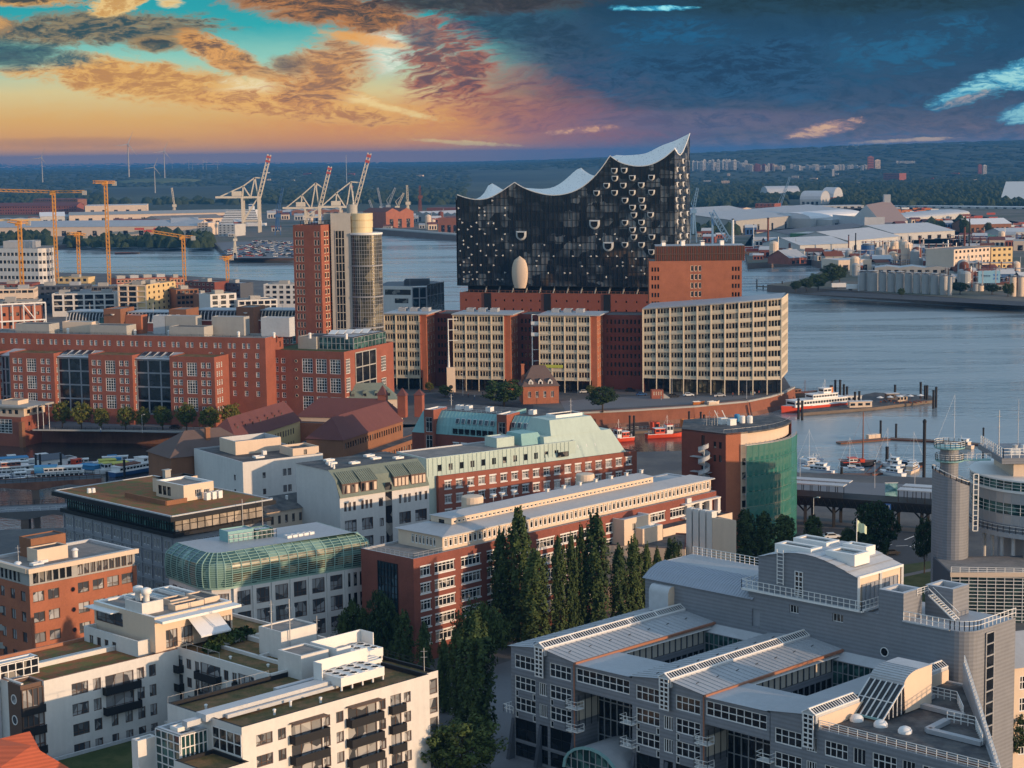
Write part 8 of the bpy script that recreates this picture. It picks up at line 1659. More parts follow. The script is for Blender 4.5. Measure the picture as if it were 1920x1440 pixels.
for px,py,lb,sc in((267,812,'pale street lamp on the quay between fourth and fifth trees',.8),(868,742,'street lamp on the square before the four-bay office',1.1),(1525,1005,'street lamp under the viaduct by the conical tree',1.2),(1260,745,'street lamp beside the kiosk',.9),(1400,748,'street lamp at the promenade end',.9),(1500,905,'lamp post on the marina promenade, left',.9),(1640,915,'lamp post on the marina promenade, middle',.9),(1715,917,'lamp post on the marina promenade, right',.9),(1130,765,'street lamp on the embankment by the round quay tree',.9)):
 q=P(px,py,6)
 if first:LP.location=q;tag(LP,lb,'street lamp','street lamps');first=False;LP.scale=(sc,)*3
 else:o=dup(LP,q,.7*px,sc,lb,'street lamps');o['category']='street lamp'
for px,lb in((72,'left flag pole beside the quay house'),(82,'middle flag pole beside the quay house'),(93,'right flag pole beside the quay house')):q=P(px,805,6);rt=empty('flag_pole',q,lb,'flag pole','flag poles at the quay house');MB().tube(q,q+Vector((0,0,8.5)),.11,.06,8).build('pole','white_metal',rt);MB().lathe(q,[(.12,q.z+8.5),(.05,q.z+8.7)],8).build('finial','zinc_light',rt)
q=P(846,735,6);rt=empty('sculpture_column',q,'tall white steel sculpture column on a cream plinth before the four-bay office','sculpture');MB().box(q,3.4,2.4,6,16,.1).build('plinth','cream_plaster',rt);MB().tube(q+Vector((-.8,0,10)),q+Vector((-.8,0,16.5)),.5,.25,8).tube(q+Vector((-.8,0,16.5)),q+Vector((-.8,0,29.5)),.25,.18,8).bar(q+Vector((-.8,0,29.3)),q+Vector((3,0,29.3)),.35).bar(q+Vector((-.8,0,25)),q+Vector((3,0,25)),.25).bar(q+Vector((-.8,0,20.8)),q+Vector((3,0,20.8)),.25).build('frame','white_metal',rt);pb=MB();porthole(pb,q+Vector((0,-1.25,2.2)),.1,.8);pb.build('round_opening',['dark_metal','glass_black'],rt)
q=P(999,735,6);rt=empty('sculpture_column',q,'white steel sculpture frame with two broad white crossbars before the lime banner office','sculpture');fb_=MB();fb_.tube(q,q+Vector((0,0,31)),.28,.2,8)
for z in(31,26.6,22.4,17,12.5):fb_.bar(q+Vector((0,0,z)),q+Vector((2.8,.2,z)),.25)
fb_.build('frame','white_metal',rt)
for z in(27.6,23.2):MB().obox(q+Vector((-.4,-.6,z-.6)),(6.4,-1.4,0),(.1,.5,0),(0,0,1.3)).build('crossbar','white_metal',rt)
# ================================================================ PORT AND COUNTRY BEYOND
def shed(label,x0,y0,x1,y1,yt,dep,wall='zinc_light',roof='zinc',style='gable',rise=.25,nd=4,z=5.0,name='shed',rows=0,cat='shed',group=None):
 """Hall seen from far: front base line picked in the photo at ground z, eaves height from yt at its left end."""
 a,c=P(x0,y0,z),P(x1,y1,z);f=Fr(a,c-a);L=(c-a).to_2d().length;h=max(3,ZY(x0,yt,a.y)-z);zt=z+h
 B=Bld(name,label,cat,f.w(L/2,dep/2,z),group,cap=24)
 if rows:fh=h/rows;ho=cols(.5,L-.5,max(3,int(L/5)),2.6,[z+fh*k+fh*.35 for k in range(rows)],fh*.42,'dark')
 else:ho=cols(2,L-2,nd,min(6,L/nd*.5),[z+.2],h*.55,'dark3')if nd else[]
 B.block(f.rect(0,L,0,dep),z,zt,wall,roof,{0:ho},par=.15);m=B.mb('hall_roof',roof)
 if style=='gable':gable(B,f,0,L,0,dep,zt+.02,zt+dep*rise,roof,ov=.8,part='hall_roof',wall=wall)
 elif style=='arch':
  n=8;pt=lambda s_,i:f.w(s_,dep*(1-cos(pi*i/n))/2,zt+dep*rise*sin(pi*i/n))
  for i in range(n):m.poly([pt(-.5,i),pt(L+.5,i),pt(L+.5,i+1),pt(-.5,i+1)])
  for s_ in(0,L):m.poly([pt(s_,i)for i in range(n+1)])
 elif style=='multi':
  n=max(2,int(L/18))
  for k in range(n):a0,a1=L*k/n,L*(k+1)/n;am=(a0+a1)/2;m.poly([f.w(a0,0,zt+.02),f.w(am,0,zt+rise*10),f.w(am,dep,zt+rise*10),f.w(a0,dep,zt+.02)]);m.poly([f.w(am,0,zt+rise*10),f.w(a1,0,zt+.02),f.w(a1,dep,zt+.02),f.w(am,dep,zt+rise*10)]);B.mb('wall',wall).poly([f.w(a0,0,zt),f.w(a1,0,zt),f.w(am,0,zt+rise*10)])
 B.finish();return f,L,zt
mat('port_white',(.50,.49,.47),.8,.1,.1,.6,streak=.08);W_,ZL,ZN,CRM,GR='port_white','zinc_light','zinc','cream_plaster','gravel'
for a in(
('long grey-roofed quay warehouse with dark doors across the river, far left',-40,444,370,441,427,60,CRM,ZN,'gable',.12,14),('yellow rendered sheds behind the left end of the quay warehouse',-30,425,74,423,412,40,'yellow_plaster',ZN,'multi',.1,5),('pale blue-roofed shed behind the quay warehouse',76,421,122,420,406,40,W_,'awning_white','gable',.15,3),
('large cream box hall with mixed grey panels',160,405,275,403,386,90,CRM,ZL,'flat',0,5),('long low cream shed in front of the cream box hall',130,418,430,412,404,80,CRM,'concrete','gable',.05,12),('cream shed with sunlit roof near the cruise ship',300,424,420,420,412,60,CRM,GR,'gable',.08,6),('flat brick-red depot hidden behind the yellow mast',228,425,300,424,412,40,'brick_red','tile_red','flat',0,4),
('grey gabled shed beside the red container row',322,441,372,440,424,50,'concrete',ZN,'gable',.2,3),('brick hall with orange-red walls right of the floating dock',822,440,862,440,408,60,'brick_orange','tile_red','flat',0,3),('brick shipyard hall with stepped roof',724,428,776,426,398,60,'brick_orange','rust','multi',.5,3),('long sawtooth shipyard shed behind the brick halls',780,415,860,418,400,90,'concrete',ZL,'multi',.3,6),('red-walled hall left of the concert hall',800,402,858,402,390,60,'brick_red','tile_red','flat',0,5),('long brown quay shed behind the floating dock',640,420,720,422,408,50,'brick_brown',GR,'gable',.1,6),('dim brown sheds behind the pale dockside cranes',500,404,640,402,396,60,'brick_brown','concrete','multi',.2,9),
('long grey hall with white gable end right of the concert hall',1300,428,1415,420,404,80,'cream_plaster',ZN,'gable',.1,5),('huge low grey-roofed hall with a pink wall panel',1380,438,1600,415,414,130,'concrete',ZN,'gable',.06,9),('curved pale blue-roofed shed before the huge grey hall',1520,428,1620,420,410,60,W_,'awning_white','arch',.12,4),('dark pitched quay shed with white columns beneath',1480,456,1630,440,440,40,W_,'slate_panel','gable',.1,12),('green-panelled shed beside white columns',1533,458,1564,454,438,30,'box_green',ZN,'flat',0,0),('wide white-walled shed with a pale roof behind the trees',1500,482,1592,478,460,60,W_,ZL,'gable',.1,3),('white shed with lilac roof beside the blue tank',1592,472,1688,462,452,70,W_,ZL,'gable',.12,5),
('long white hall with grey roof in the middle of the right docks',1676,452,1790,446,438,80,W_,ZL,'gable',.1,6),('low shed with pale roof stretching to the brick warehouse',1700,420,1818,408,410,60,W_,ZL,'arch',.08,8),('white hut row at the foot of the pink-roofed hall',1560,428,1640,424,412,40,W_,ZL,'flat',0,6),('cream processing block below the blue tank',1572,510,1634,508,488,30,CRM,ZL,'flat',0,3),('blank cream block behind the silos',1640,498,1672,498,484,26,CRM,GR,'flat',0,0),('small red-brick store on the basin quay',1480,496,1512,494,484,26,'brick_red',ZN,'gable',.25,3),('grey vaulted halls far behind the docks',1440,372,1500,371,366,60,W_,ZL,'arch',.3,5),('white-fronted vaulted hall in the trees',1500,384,1538,384,374,60,W_,ZL,'arch',.25,4),('vaulted hall with sunlit end beside the white-fronted hall',1540,380,1562,380,370,60,'brick_orange',ZL,'arch',.3,2),('white tent-roofed hall at the right edge among trees',1876,384,1940,384,376,90,W_,'tent_white','gable',.35,4),('long low pale roof along the tree belt',1600,388,1930,392,386,40,W_,ZL,'flat',0,20),('long low white roof line left of the pink-roofed hall',1460,392,1620,390,387,40,W_,ZL,'flat',0,12),('small sheds with pink roofs before the estate',1350,402,1410,400,393,40,CRM,'tile_red','multi',.2,5),('pipework deck house behind the silo row',1640,512,1780,512,502,24,'concrete','steel','multi',.12,9),('low brown stores right of the terminal office',1900,470,1960,470,452,40,CRM,'concrete','flat',0,3),('grey low sheds behind the billboard',1790,512,1840,512,500,20,'concrete',ZN,'gable',.2,3),('white low roofs at the right edge behind the office',1880,446,1960,444,436,40,W_,ZL,'gable',.1,5)):shed(*a)
shed('cream four-storey terminal office with rows of windows on the right docks',1788,512,1856,506,468,26,CRM,GR,'flat',0,0,rows=4,name='office_building',cat='building');shed('cream terminal office wing stepping to the right',1858,506,1898,504,464,26,'yellow_plaster',GR,'flat',0,0,rows=4,name='office_building',cat='building')
shed('brick warehouse with pale blue roof on the right docks',1816,436,1896,434,421,40,'brick_brown','awning_white','gable',.15,8);shed('red brick factory block beside the grey hall',1416,404,1452,404,382,40,'brick_red','tile_brown','flat',0,0,rows=4,name='factory',cat='building');shed('red office slab right of the brick factory among trees',1656,338,1686,338,325,40,'brick_red',GR,'flat',0,0,rows=3,z=5.6,name='office_building',cat='building');shed('white office block near the cruise ship, left of a pair',371,441,391,441,418,30,CRM,ZL,'flat',0,0,rows=5,name='office_building',cat='building');shed('grey-white office block near the cruise ship, right of a pair',409,443,441,443,421,30,W_,ZL,'flat',0,0,rows=5,name='office_building',cat='building');shed('long brown-red housing row at the far left',-20,403,144,402,387,30,'brick_red','tile_red','gable',.2,0,rows=3,name='housing_row',cat='building');shed('second brown-red housing row with higher roofs, far left',62,388,146,388,374,30,'brick_brown','tile_red','multi',.2,0,rows=3,name='housing_row',cat='building')
B=Bld('bulk_hall','tall pitched bulk store with a pinkish roof and a conveyor head on its ridge','shed',P(1650,428,5));mat('roof_pink',(.34,.24,.21),.7,.06)
Y=P(1658,432,5).y;A_,B_,C_,D_=PY(1624,384,Y+55),PY(1668,376,Y+75),PY(1658,423,Y),PY(1702,414,Y+20);E_=A_*2-C_;E_.z=C_.z;F_=B_*2-D_;F_.z=D_.z;g=lambda q:Vector((q.x,q.y,5))
B.mb('roof','roof_pink').poly([C_,D_,B_,A_]).poly([A_,B_,F_,E_]);w=B.mb('wall',W_);w.poly([g(E_),g(C_),C_,A_,E_]).poly([g(C_),g(D_),D_,C_]).poly([g(D_),g(F_),F_,B_,D_])
B.mb('conveyor','steel').obox(B_.lerp(A_,.12)+Vector((-4,-4,-2)),(8,0,0),(0,8,0),(0,0,10));B.mb('side_shed',ZL).poly([g(E_)+Vector((-20,0,0)),g(C_)+Vector((-24,-2,0)),g(C_)+Vector((-24,-2,16)),g(E_)+Vector((-20,0,16))]).poly([g(C_)+Vector((-24,-2,0)),g(C_)+Vector((0,-2,0)),g(C_)+Vector((0,-2,16)),g(C_)+Vector((-24,-2,16))]);B.finish()
def silo(label,px,yb,yt,w,m='silo',gp='silos on the right quay',z=5.0,name='silo'):
 q=P(px,yb,z);h=ZY(px,yt,q.y);r=w/2/FP*q.y;q.y+=r;rt=empty(name,q,label,name.replace('_',' '),gp);MB().lathe((q.x,q.y),[(r,z),(r,h-r*.12),(r*.96,h)],20).build('shell',m,rt);MB().lathe((q.x,q.y),[(r*1.03,h),(r*.6,h+r*.2),(.1,h+r*.28)],20).build('roof','steel',rt);b=MB();[b.tube((q.x+r*cos(k),q.y+r*sin(k),h),(q.x+r*cos(k),q.y+r*sin(k),h+1.2),.07,.07,4)for k in range(6)];b.lathe((q.x,q.y),[(r,h+1.1),(r,h+1.25)],12);b.build('railing','steel',rt)
for i,(px,w,yt,nm)in enumerate(((1618,17,511,'leftmost grey silo'),(1638,20,511,'fattest grey silo, second from the left'),(1657,14,512,'third grey silo'),(1673,14,513,'fourth grey silo'),(1689,15,513,'fifth grey silo, middle'),(1705,14,514,'sixth grey silo'),(1721,14,515,'seventh grey silo'),(1737,14,515,'eighth grey silo'),(1754,15,516,'ninth grey silo'),(1771,14,518,'tenth grey silo'),(1782,8,520,'thin grey silo closing the row'))):silo(nm+' of the quayside row',px,545+i*0.9,yt,w)
for px,w,lb in((1901,13,'left cream silo at the right edge'),(1916,13,'middle cream silo at the right edge'),(1930,13,'right cream silo at the right edge')):silo(lb,px,556,520,w,CRM,'cream silos')
for px,w,lb in((1654,8,'left cream vessel behind the blank block'),(1664,8,'middle cream vessel behind the blank block'),(1674,8,'right cream vessel behind the blank block')):silo(lb,px,486,462,w,CRM,'cream vessels',name='tank')
for px,yb,yt,w,m,lb in((1629,488,460,25,'box_blue','dark blue tank with cream base'),(1700,482,468,18,'slate_panel','grey domed tank in the refinery'),(1831,546,533,12,'silo','squat white tank under the billboard'),(1840,546,536,12,'cream_plaster','squat cream tank under the billboard')):silo(lb,px,yb,yt,w,m,None,name='tank')
def chimney(label,px,yb,yt,w,m='rust',z=5.0):
 q=P(px,yb,z);h=ZY(px,yt,q.y);r=w/2/FP*q.y;rt=empty('chimney',q,label,'chimney','port chimneys');MB().tube(q,(q.x,q.y,h),r*1.15,r*.8,10).build('shaft',m,rt);MB().lathe((q.x,q.y),[(r*.95,h-1),(r*1.1,h-.6),(r*.9,h)],10).build('rim','dark_metal',rt)
for k in((1440,475,408,4,'rust','stout rust-brown chimney by the basin containers'),(1591,480,440,2.4,'rust','thin brown chimney left of the blue tank'),(1604,482,437,2.6,'dark_metal','black chimney beside the blue tank'),(1808,478,424,4,'rust','brown refinery chimney behind the terminal office'),(1817,478,410,2.4,'dark_metal','black refinery chimney behind the terminal office'),(1374,470,410,5,'white_metal','thick white pole behind the ribbed metal crown'),(1724,478,444,3,'rust','left refinery column with platforms'),(1731,478,446,3,'cream_plaster','pale refinery column beside the rusty one'),(1413,476,420,1.4,'white_metal','thin white mast by the basin containers'),(1777,476,448,4,'steel','grey lattice column of the refinery'),(1768,476,452,3,'steel','second grey column of the refinery'),(1610,546,498,1.2,'zinc_light','thin pole at the left end of the silos'),(650,345,290,1.2,'steel','slim radio mast on the far horizon behind the cranes')):chimney(k[5],*k[:5])
q=P(1834,545,5);zb_,zt=ZY(1834,531,q.y),ZY(1834,508,q.y);w=41/FP*q.y;rt=empty('billboard',q,'pale blue sign board with dark lettering and a blue emblem on the right quay','billboard');mat('sign_pale',(.22,.42,.56),.5,.03);mat('sign_ink',(.03,.07,.14),.6,.03);MB().obox((q.x,q.y,zb_),(w,0,0),(0,.4,0),(0,0,zt-zb_)).build('panel','sign_pale',rt)
b=MB();u=w/41;hh=zt-zb_
for k,(x,z,sx,sz)in enumerate(((5.6,.56,.7,.16),(6.8,.56,1.5,.1),(9,.56,1.4,.11),(11,.56,2.2,.1),(14,.56,2.0,.1),(17,.56,1.6,.1),(19.4,.56,3.0,.08),(6.2,.5,16,.03))):b.obox((q.x+x*u,q.y-.06,zb_+z*hh),(sx*u,0,0),(0,.05,0),(0,0,sz*hh))
b.build('lettering','sign_ink',rt);b=MB()
for sx,sz in((-1,1),(1,1),(-1,-1),(1,-1)):c=Vector((q.x+(32.4+sx*2.6)*u,q.y-.06,zb_+(.5+sz*.13)*hh));e=Vector((2.6*u*sx,0,.10*hh*sz));g=Vector((-.9*u*sx,0,.12*hh*sz));b.poly([c-e*.6,c+g*.7,c+e,c-g*.7]if sx*sz>0 else[c-g*.7,c+e,c+g*.7,c-e*.6])
b.build('emblem','sign_blue',rt);MB().bar((q.x+w*.2,q.y+.3,5),(q.x+w*.2,q.y+.3,zt),.8).bar((q.x+w*.8,q.y+.3,5),(q.x+w*.8,q.y+.3,zt),.8).build('posts','steel',rt)
def boxmesh(m):
 b=MB();b.obox((-6,-1.2,0),(12,0,0),(0,2.4,0),(0,0,2.6),0)
 for k in range(10):b.obox((-5.6+1.2*k,-1.26,.2),(.5,0,0),(0,.06,0),(0,0,2.2),0)
 for x in(-6.05,5.9):[b.obox((x,y,0),(.15,0,0),(0,.15,0),(0,0,2.62),1)for y in(-1.3,1.15)]
 return b.data('shipping_container',[m,'steel'])
CM={k:boxmesh('box_'+k)for k in('red','orange','blue','teal','grey','brown','green','white')}
rnd.seed(11)
for x0,x1,y0,y1,n,lv,cs,wh in((1680,1755,398,404,30,3,('orange','red','orange','white'),'stacked behind the pink-roofed hall'),(1815,1872,412,416,16,4,('red','brown','red'),'stacked above the brick warehouse'),(1640,1712,438,444,26,3,('teal','red','blue','grey','green','orange'),'stacked beside the white middle hall'),(1712,1782,420,428,26,3,('orange','blue','red','orange','brown'),'stacked under the long arched roof'),(1400,1470,470,482,24,2,('red','blue','white','grey','orange','red'),'piled on the basin quay'),(255,300,440,443,14,4,('red','brown','red'),'stacked beside the long quay warehouse'),(1800,1910,448,452,16,2,('blue','blue','teal'),'in the blue row behind the terminal office'),(570,660,408,416,16,2,('brown','red','grey','white'),'beneath the pale dockside cranes'),(1890,1925,424,430,10,2,('red','brown','white'),'stacked at the right picture edge')):
 for k in range(n):
  c=rnd.choice(cs);q=P(rnd.uniform(x0,x1),rnd.uniform(y0,y1),5);o=bpy.data.objects.new('shipping_container',CM[c]);C.objects.link(o);o.location=(round(q.x/12.6)*12.6,round(q.y/3)*3,5+2.6*rnd.randrange(lv));o.rotation_euler=(0,0,.12);tag(o,c+' shipping container '+wh,'container',c+' containers '+wh)
rnd.seed(12);FC=[]
for m in('boat_white','car_silver','car_black','box_blue','box_red'):
 b=MB();b.obox((-2.2,-.9,.3),(4.4,0,0),(0,1.8,0),(0,0,.65),0);b.obox((-1.3,-.8,.95),(2.4,0,0),(0,1.6,0),(0,0,.55),1);[b.tube((x,y,.32),(x,y+.1,.32),.32,.32,6,2)for x in(-1.4,1.4)for y in(-.95,.85)];FC.append(b.data('parked_car',[m,'glass_black','pile_black']))
for k in range(210):
 px=420+134*rnd.random();py=452+30*rnd.random()
 if py<452+(480-px)*.3:continue
 q=P(px,py,5.02);i=rnd.choice((0,0,0,1,1,2,3,4));o=bpy.data.objects.new('parked_car',FC[i]);C.objects.link(o);o.location=(round(q.x/6)*6,round(q.y/2.6)*2.6,5.02);o.rotation_euler=(0,0,.05);tag(o,('white','silver','black','blue','red')[i]+' car in the packed export yard on the far quay','car',('white','silver','black','blue','red')[i]+' cars in the export yard')
for i,(px,py,lb)in enumerate(((1578,541,'white lorry trailer on the quay left of the silos'),(1606,544,'second lorry near the first silo'))):q=P(px,py,5);rt=empty('lorry',q,lb,'lorry','lorries on the right quay');MB().obox(q+Vector((-7,-1.2,1)),(10,0,0),(0,2.5,0),(0,0,2.9)).build('trailer','boat_white',rt);MB().obox(q+Vector((3.3,-1.2,.6)),(2.2,0,0),(0,2.5,0),(0,0,2.6)).build('cab','box_teal',rt);[MB().tube(q+Vector((x,-1.2,.5)),q+Vector((x,1.2,.5)),.5,.5,8).build('wheel','pile_black',rt)for x in(-5,-3.6,4.4)]
def lattice_bar(b,a,c,w,n,t=.12):
 a,c=Vector(a),Vector(c);d=(c-a).normalized();up=Vector((0,0,1))if abs(d.z)<.9 else Vector((1,0,0));x=d.cross(up).normalized()*w/2;y=x.cross(d).normalized()*w/2;cs=[x+y,x-y,-x-y,-x+y]
 for k in cs:b.bar(a+k,c+k,t*w)
 for i in range(n):
  p,q=a.lerp(c,i/n),a.lerp(c,(i+1)/n)
  for j in range(4):b.bar(p+cs[j],q+cs[(j+1)%4],t*w*.6)
def tower_crane(label,px,yb,yt,Y,j0,j1,m='crane_yellow',depth=0.0):
 """Mast at px, jib tips j0 (long) and j1 (counter) in photo pixels; depth swings the jib towards the far side."""
 q=PY(px,yb,Y);zt=ZY(px,yt,Y);rt=empty('tower_crane',(q.x,q.y,min(q.z,6)),label,'crane','yellow tower cranes');b=MB();lattice_bar(b,(q.x,q.y,5),(q.x,q.y,zt),2.0,int((zt-5)/3),.2);b.build('mast',m,rt);top=Vector((q.x,q.y,zt));a,c=PY(*j0,Y),PY(*j1,Y);a.y-=depth;c.y+=depth*.3
 b=MB();lattice_bar(b,top+Vector((0,0,1)),a,1.8,max(3,int((a-top).length/3.5)),.2);b.build('jib',m,rt);b=MB();lattice_bar(b,top+Vector((0,0,1)),c,1.6,5,.2);b.build('counter_jib',m,rt);MB().box(c,3,2.2,c.z-2.6,c.z+.6).build('counterweight','concrete',rt);MB().box(top,2.6,2.6,zt-.6,zt+1.6).box((top.x-1.6,top.y-1),1.6,1.8,zt-1.2,zt+1.0).build('cab',m,rt)
tower_crane('yellow tower crane with a long level jib reaching to the left edge',107,520,362,1400,(-30,356),(158,359));tower_crane('tallest yellow tower crane seen with its jib end-on',205,526,344,1380,(198,340),(208,342),depth=38);tower_crane('thin yellow tower crane between the two tall ones, jib end-on',149,520,440,1420,(140,436),(156,441),depth=22);tower_crane('yellow tower crane with its jib rising to the left over the river',346,520,446,1380,(284,434),(362,444));tower_crane('yellow tower crane in front of the round-ended white office',42,545,420,1180,(32,412),(48,416),depth=20);tower_crane('short pale yellow tower crane mast before the car yard',427,525,486,1400,(420,481),(432,482),depth=16)
def dock_crane(label,px0,px1,yb,yg,apex,tip,mid,m='crane_white'):
 """Ship-to-shore crane: girder from px0 to px1 at yg, raised boom to tip, A-frame apex, lower back mast mid."""
 Y=P(px1,yb,5).y;G=lambda p,y,d=0:PY(p,y,Y+d);rt=empty('dockside_crane',(G(px1,yb).x,Y,5),label,'crane','pale dockside cranes');s=Y/FP;l0=px0+(px1-px0)*.62;b=MB()
 for d in(0,16):
  for p in(l0,px1):b.bar((G(p,yg).x,Y+d,5),(G(p,yg).x,Y+d,G(p,yg).z),2.4)
  b.bar((G(l0,yg).x,Y+d,20),(G(px1,yg).x,Y+d,20),1.6);b.bar((G(l0,yg).x,Y+d,20),G(px1,yg,d),1.2)
 for p in(l0,px1):b.bar((G(p,yg).x,Y,20),(G(p,yg).x,Y+16,20),1.4)
 b.build('leg',m,rt);b=MB();b.bar(G(px0,yg,5),G(px1+4,yg,5),2.2,2.6);b.bar(G(px0,yg,11),G(px1+4,yg,11),2.2,2.6);b.build('girder',m,rt);b=MB();h=G(px1+2,yg,8);t_=G(*tip,8);lattice_bar(b,h,t_,4.0,10,.22);b.build('boom',m,rt);b=MB();d=t_-h
 for k in(.82,.92):b.bar(h+d*k,h+d*(k+.05),5.4)
 b.build('warning_band','box_red',rt);b=MB();A_,M_=G(*apex,8),G(*mid,8)
 for p,q in((G(px1,yg,8),A_),(G(px1-14,yg,8),A_),(A_,M_),(M_,G(mid[0]-1,yg,8)),(M_,G(px0+6,yg,8)),(M_,G((mid[0]+px1)/2,yg,8)),(A_,h+d*.45)):b.bar(p,q,1.5)
 b.build('stay',m,rt);q=G(px0+(px1-px0)*.5,yg-4,8);MB().box(q,12,8,q.z-1,q.z+5).build('machine_house',m,rt)
dock_crane('pale dockside crane with raised striped boom above the cruise ship',404,484,436,370,(478,333),(505,290),(456,349));dock_crane('pale dockside crane with raised boom, left of the pair behind the high-rise',530,598,428,390,(592,343),(619,312),(566,366));dock_crane('pale dockside crane with the highest boom behind the high-rise crown',596,664,432,388,(658,341),(693,287),(631,362))
def jib_crane(label,px,yb,yc,tip,m,w=2.2,gp='slewing dock cranes'):
 q=P(px,yb,5);Y=q.y;c=PY(px,yc,Y);rt=empty('slewing_crane',q,label,'crane',gp);b=MB();[b.bar((q.x+x,q.y,5),(q.x+x*.4,q.y,c.z),w*.5)for x in(-w*1.6,w*1.6)];b.bar((q.x,q.y,5+(c.z-5)*.3),(q.x,q.y,c.z),w);b.build('portal',m,rt);MB().box(c,w*3,w*2.4,c.z,c.z+w*2).build('cab',m,rt);b=MB();t_=PY(*tip,Y);lattice_bar(b,c+Vector((0,0,w)),t_,w,8,.2);b.bar(c+Vector((0,0,w*2)),c+Vector((-w,0,w*5)),w*.4);b.bar(c+Vector((-w,0,w*5)),t_,w*.22);b.build('jib',m,rt)
for k in(('navy blue harbour crane on the quay left of the high-rise',521,441,408,(530,352),'crane_blue'),('cream harbour crane behind the cream box hall',327,403,388,(322,352),'crane_white'),('first grey shipyard crane right of the high-rise crown',716,418,392,(708,352),'steel'),('second grey shipyard crane, jib leaning right',728,418,390,(741,352),'steel'),('third grey shipyard crane, steep jib',745,418,392,(757,362),'crane_white'),('tallest grey shipyard crane',765,416,384,(763,347),'crane_white'),('reddish tower crane of the shipyard',788,412,372,(787,348),'rust'),('short shipyard crane near the floating dock',700,422,398,(692,375),'steel'),('pale blue harbour crane with steep lattice jib on the right docks',1462,402,392,(1481,332),'crane_pale_blue'),('pale blue harbour crane close to the right edge of the concert hall',1300,455,400,(1308,352),'crane_pale_blue'),('red and white beacon crane at the end of the car yard',441,484,452,(442,440),'crane_white',1.2)):jib_crane(*k)
b=MB();q=P(1372,462,5);rt=empty('conveyor',q,'blue sloping conveyor gantry beside the thick white pole','conveyor');lattice_bar(b,PY(1334,396,q.y),PY(1366,450,q.y),5,10,.16);b.build('truss','crane_pale_blue',rt);MB().bar((PY(1336,400,q.y).x,q.y,5),PY(1336,400,q.y),2).build('support','crane_pale_blue',rt)
q=P(448,432,0);s=q.y/FP;boat('cruise_ship','white cruise ship with stacked decks berthed under the pale crane',q+Vector((0,30,0)),pi-.12,92*s,20,9,'boat_white','boat_white',tuple((-36*s+k*1.0,38*s-k*1.6,18-k*.8,9+3.2*k,12+3.2*k,'boat_white',1,'boat_white')for k in range(6)),'boat_blue',lambda bl:bl('funnel',['boat_white','box_blue'],lambda b:(b.box((-20*s,0),7,6,28,36),b.box((-20*s,0),7.4,6.4,33,35,0,1))),cat='ship')
a,c=P(704,440,0),P(862,453,0);f=Fr(a,c-a);L=(c-a).length;B=Bld('pier','long pale pier with a dark wall between the shipyard and the concert hall','pier',f.w(L/2,5,0));B.mb('wall','quay_stone').prism(f.rect(0,L,0,14),-1,7);B.mb('deck','concrete').prism(f.rect(-.5,L+.5,-.5,14.5),7,8.4);B.finish()
for px0,px1,y,lb,hm in((1412,1462,500,'dark work barge in the basin beside the brick crown tower','boat_black'),(1466,1510,498,'rusty lighter in the basin','rust'),(530,566,416,'dark barge behind the navy blue crane','boat_black'),(215,262,477,'low dark raft drifting on the river','boat_black')):
 q,a,L=lp((px0,y),(px1,y-1));boat('barge',lb,q,a,L,7,1.6,hm,'rust',((-L*.42,-L*.25,4,1.6,4.2,'box_white',1,'boat_white'),)if y>480 else(),'rust',None,'barges')
B=Bld('jetty','narrow timber jetty with piles before the right quay','jetty',pw(1445,540));a,c=pw(1425,541),pw(1560,552);f=Fr(a,c-a);L=(c-a).length;B.mb('deck','pier_wood').prism(f.rect(0,L,-4,-1.5),1.5,2.2)
for k in range(12):B.piece('post','pile_black',lambda b:b.tube(f.w(L*k/11,-3,-1),f.w(L*k/11,-3,3 if k%4 else 7),.5,.5,6))
B.finish()
mat('turbine_grey',(.34,.33,.32),.6,.05)
def turbine():
 rt=empty('wind_turbine',(0,0,0));MB().tube((0,0,0),(0,0,100),2.4,1.3,10).build('mast','turbine_grey',rt);nc=MB().box((0,-1),3.4,9,99,103).build('nacelle','turbine_grey',rt)
 for k in range(3):a=.4+k*2*pi/3;e=Vector((sin(a),0,cos(a)));n=Vector((cos(a),0,-sin(a)));h=Vector((0,-6,101));b=MB();b.poly([h-n*1.3,h+e*8-n*1.8,h+e*45,h+e*8+n*.9,h+n*1.3]);b.poly([q+Vector((0,.5,0))for q in(h+n*1.3,h+e*8+n*.9,h+e*45,h+e*8-n*1.8,h-n*1.3)]);b.build('blade','turbine_grey',nc)
 return rt
TB=turbine();rnd.seed(3)
for i,(px,yb,yh,Y,lb)in enumerate(((80,342,296,6200,'white wind turbine nearest the left edge'),(242,332,271,6600,'tallest wind turbine on the left horizon'),(309,334,284,7000,'wind turbine right of the tallest one'),(291,362,314,4600,'slim turbine in front of the grassy hill'),(274,316,306,12000,'distant turbine between the two tall ones'),(354,318,302,9500,'first of the distant turbine group'),(361,318,304,9800,'second of the distant turbine group'),(381,318,300,9400,'third of the distant turbine group'),(387,318,303,9800,'fourth of the distant turbine group'),(408,318,303,9600,'rightmost of the distant turbine group'),(323,316,305,11000,'faint turbine right of the tall pair'),(1579,292,277,9000,'first of four turbines on the wooded ridge'),(1589,292,276,9000,'second of four turbines on the wooded ridge'),(1598,292,276,9000,'third of four turbines on the wooded ridge'),(1608,292,275,9000,'last of four turbines on the wooded ridge'))):
 q,t_=PY(px,yb,Y),PY(px,yh,Y);h=t_.z-q.z
 if i==0:o=TB;o.location=q;o.scale=(h/100,)*3;tag(o,lb,'wind turbine','wind turbines')
 else:o=dup(TB,q,.3*sin(i),h/100,lb,'wind turbines');o['category']='wind turbine'
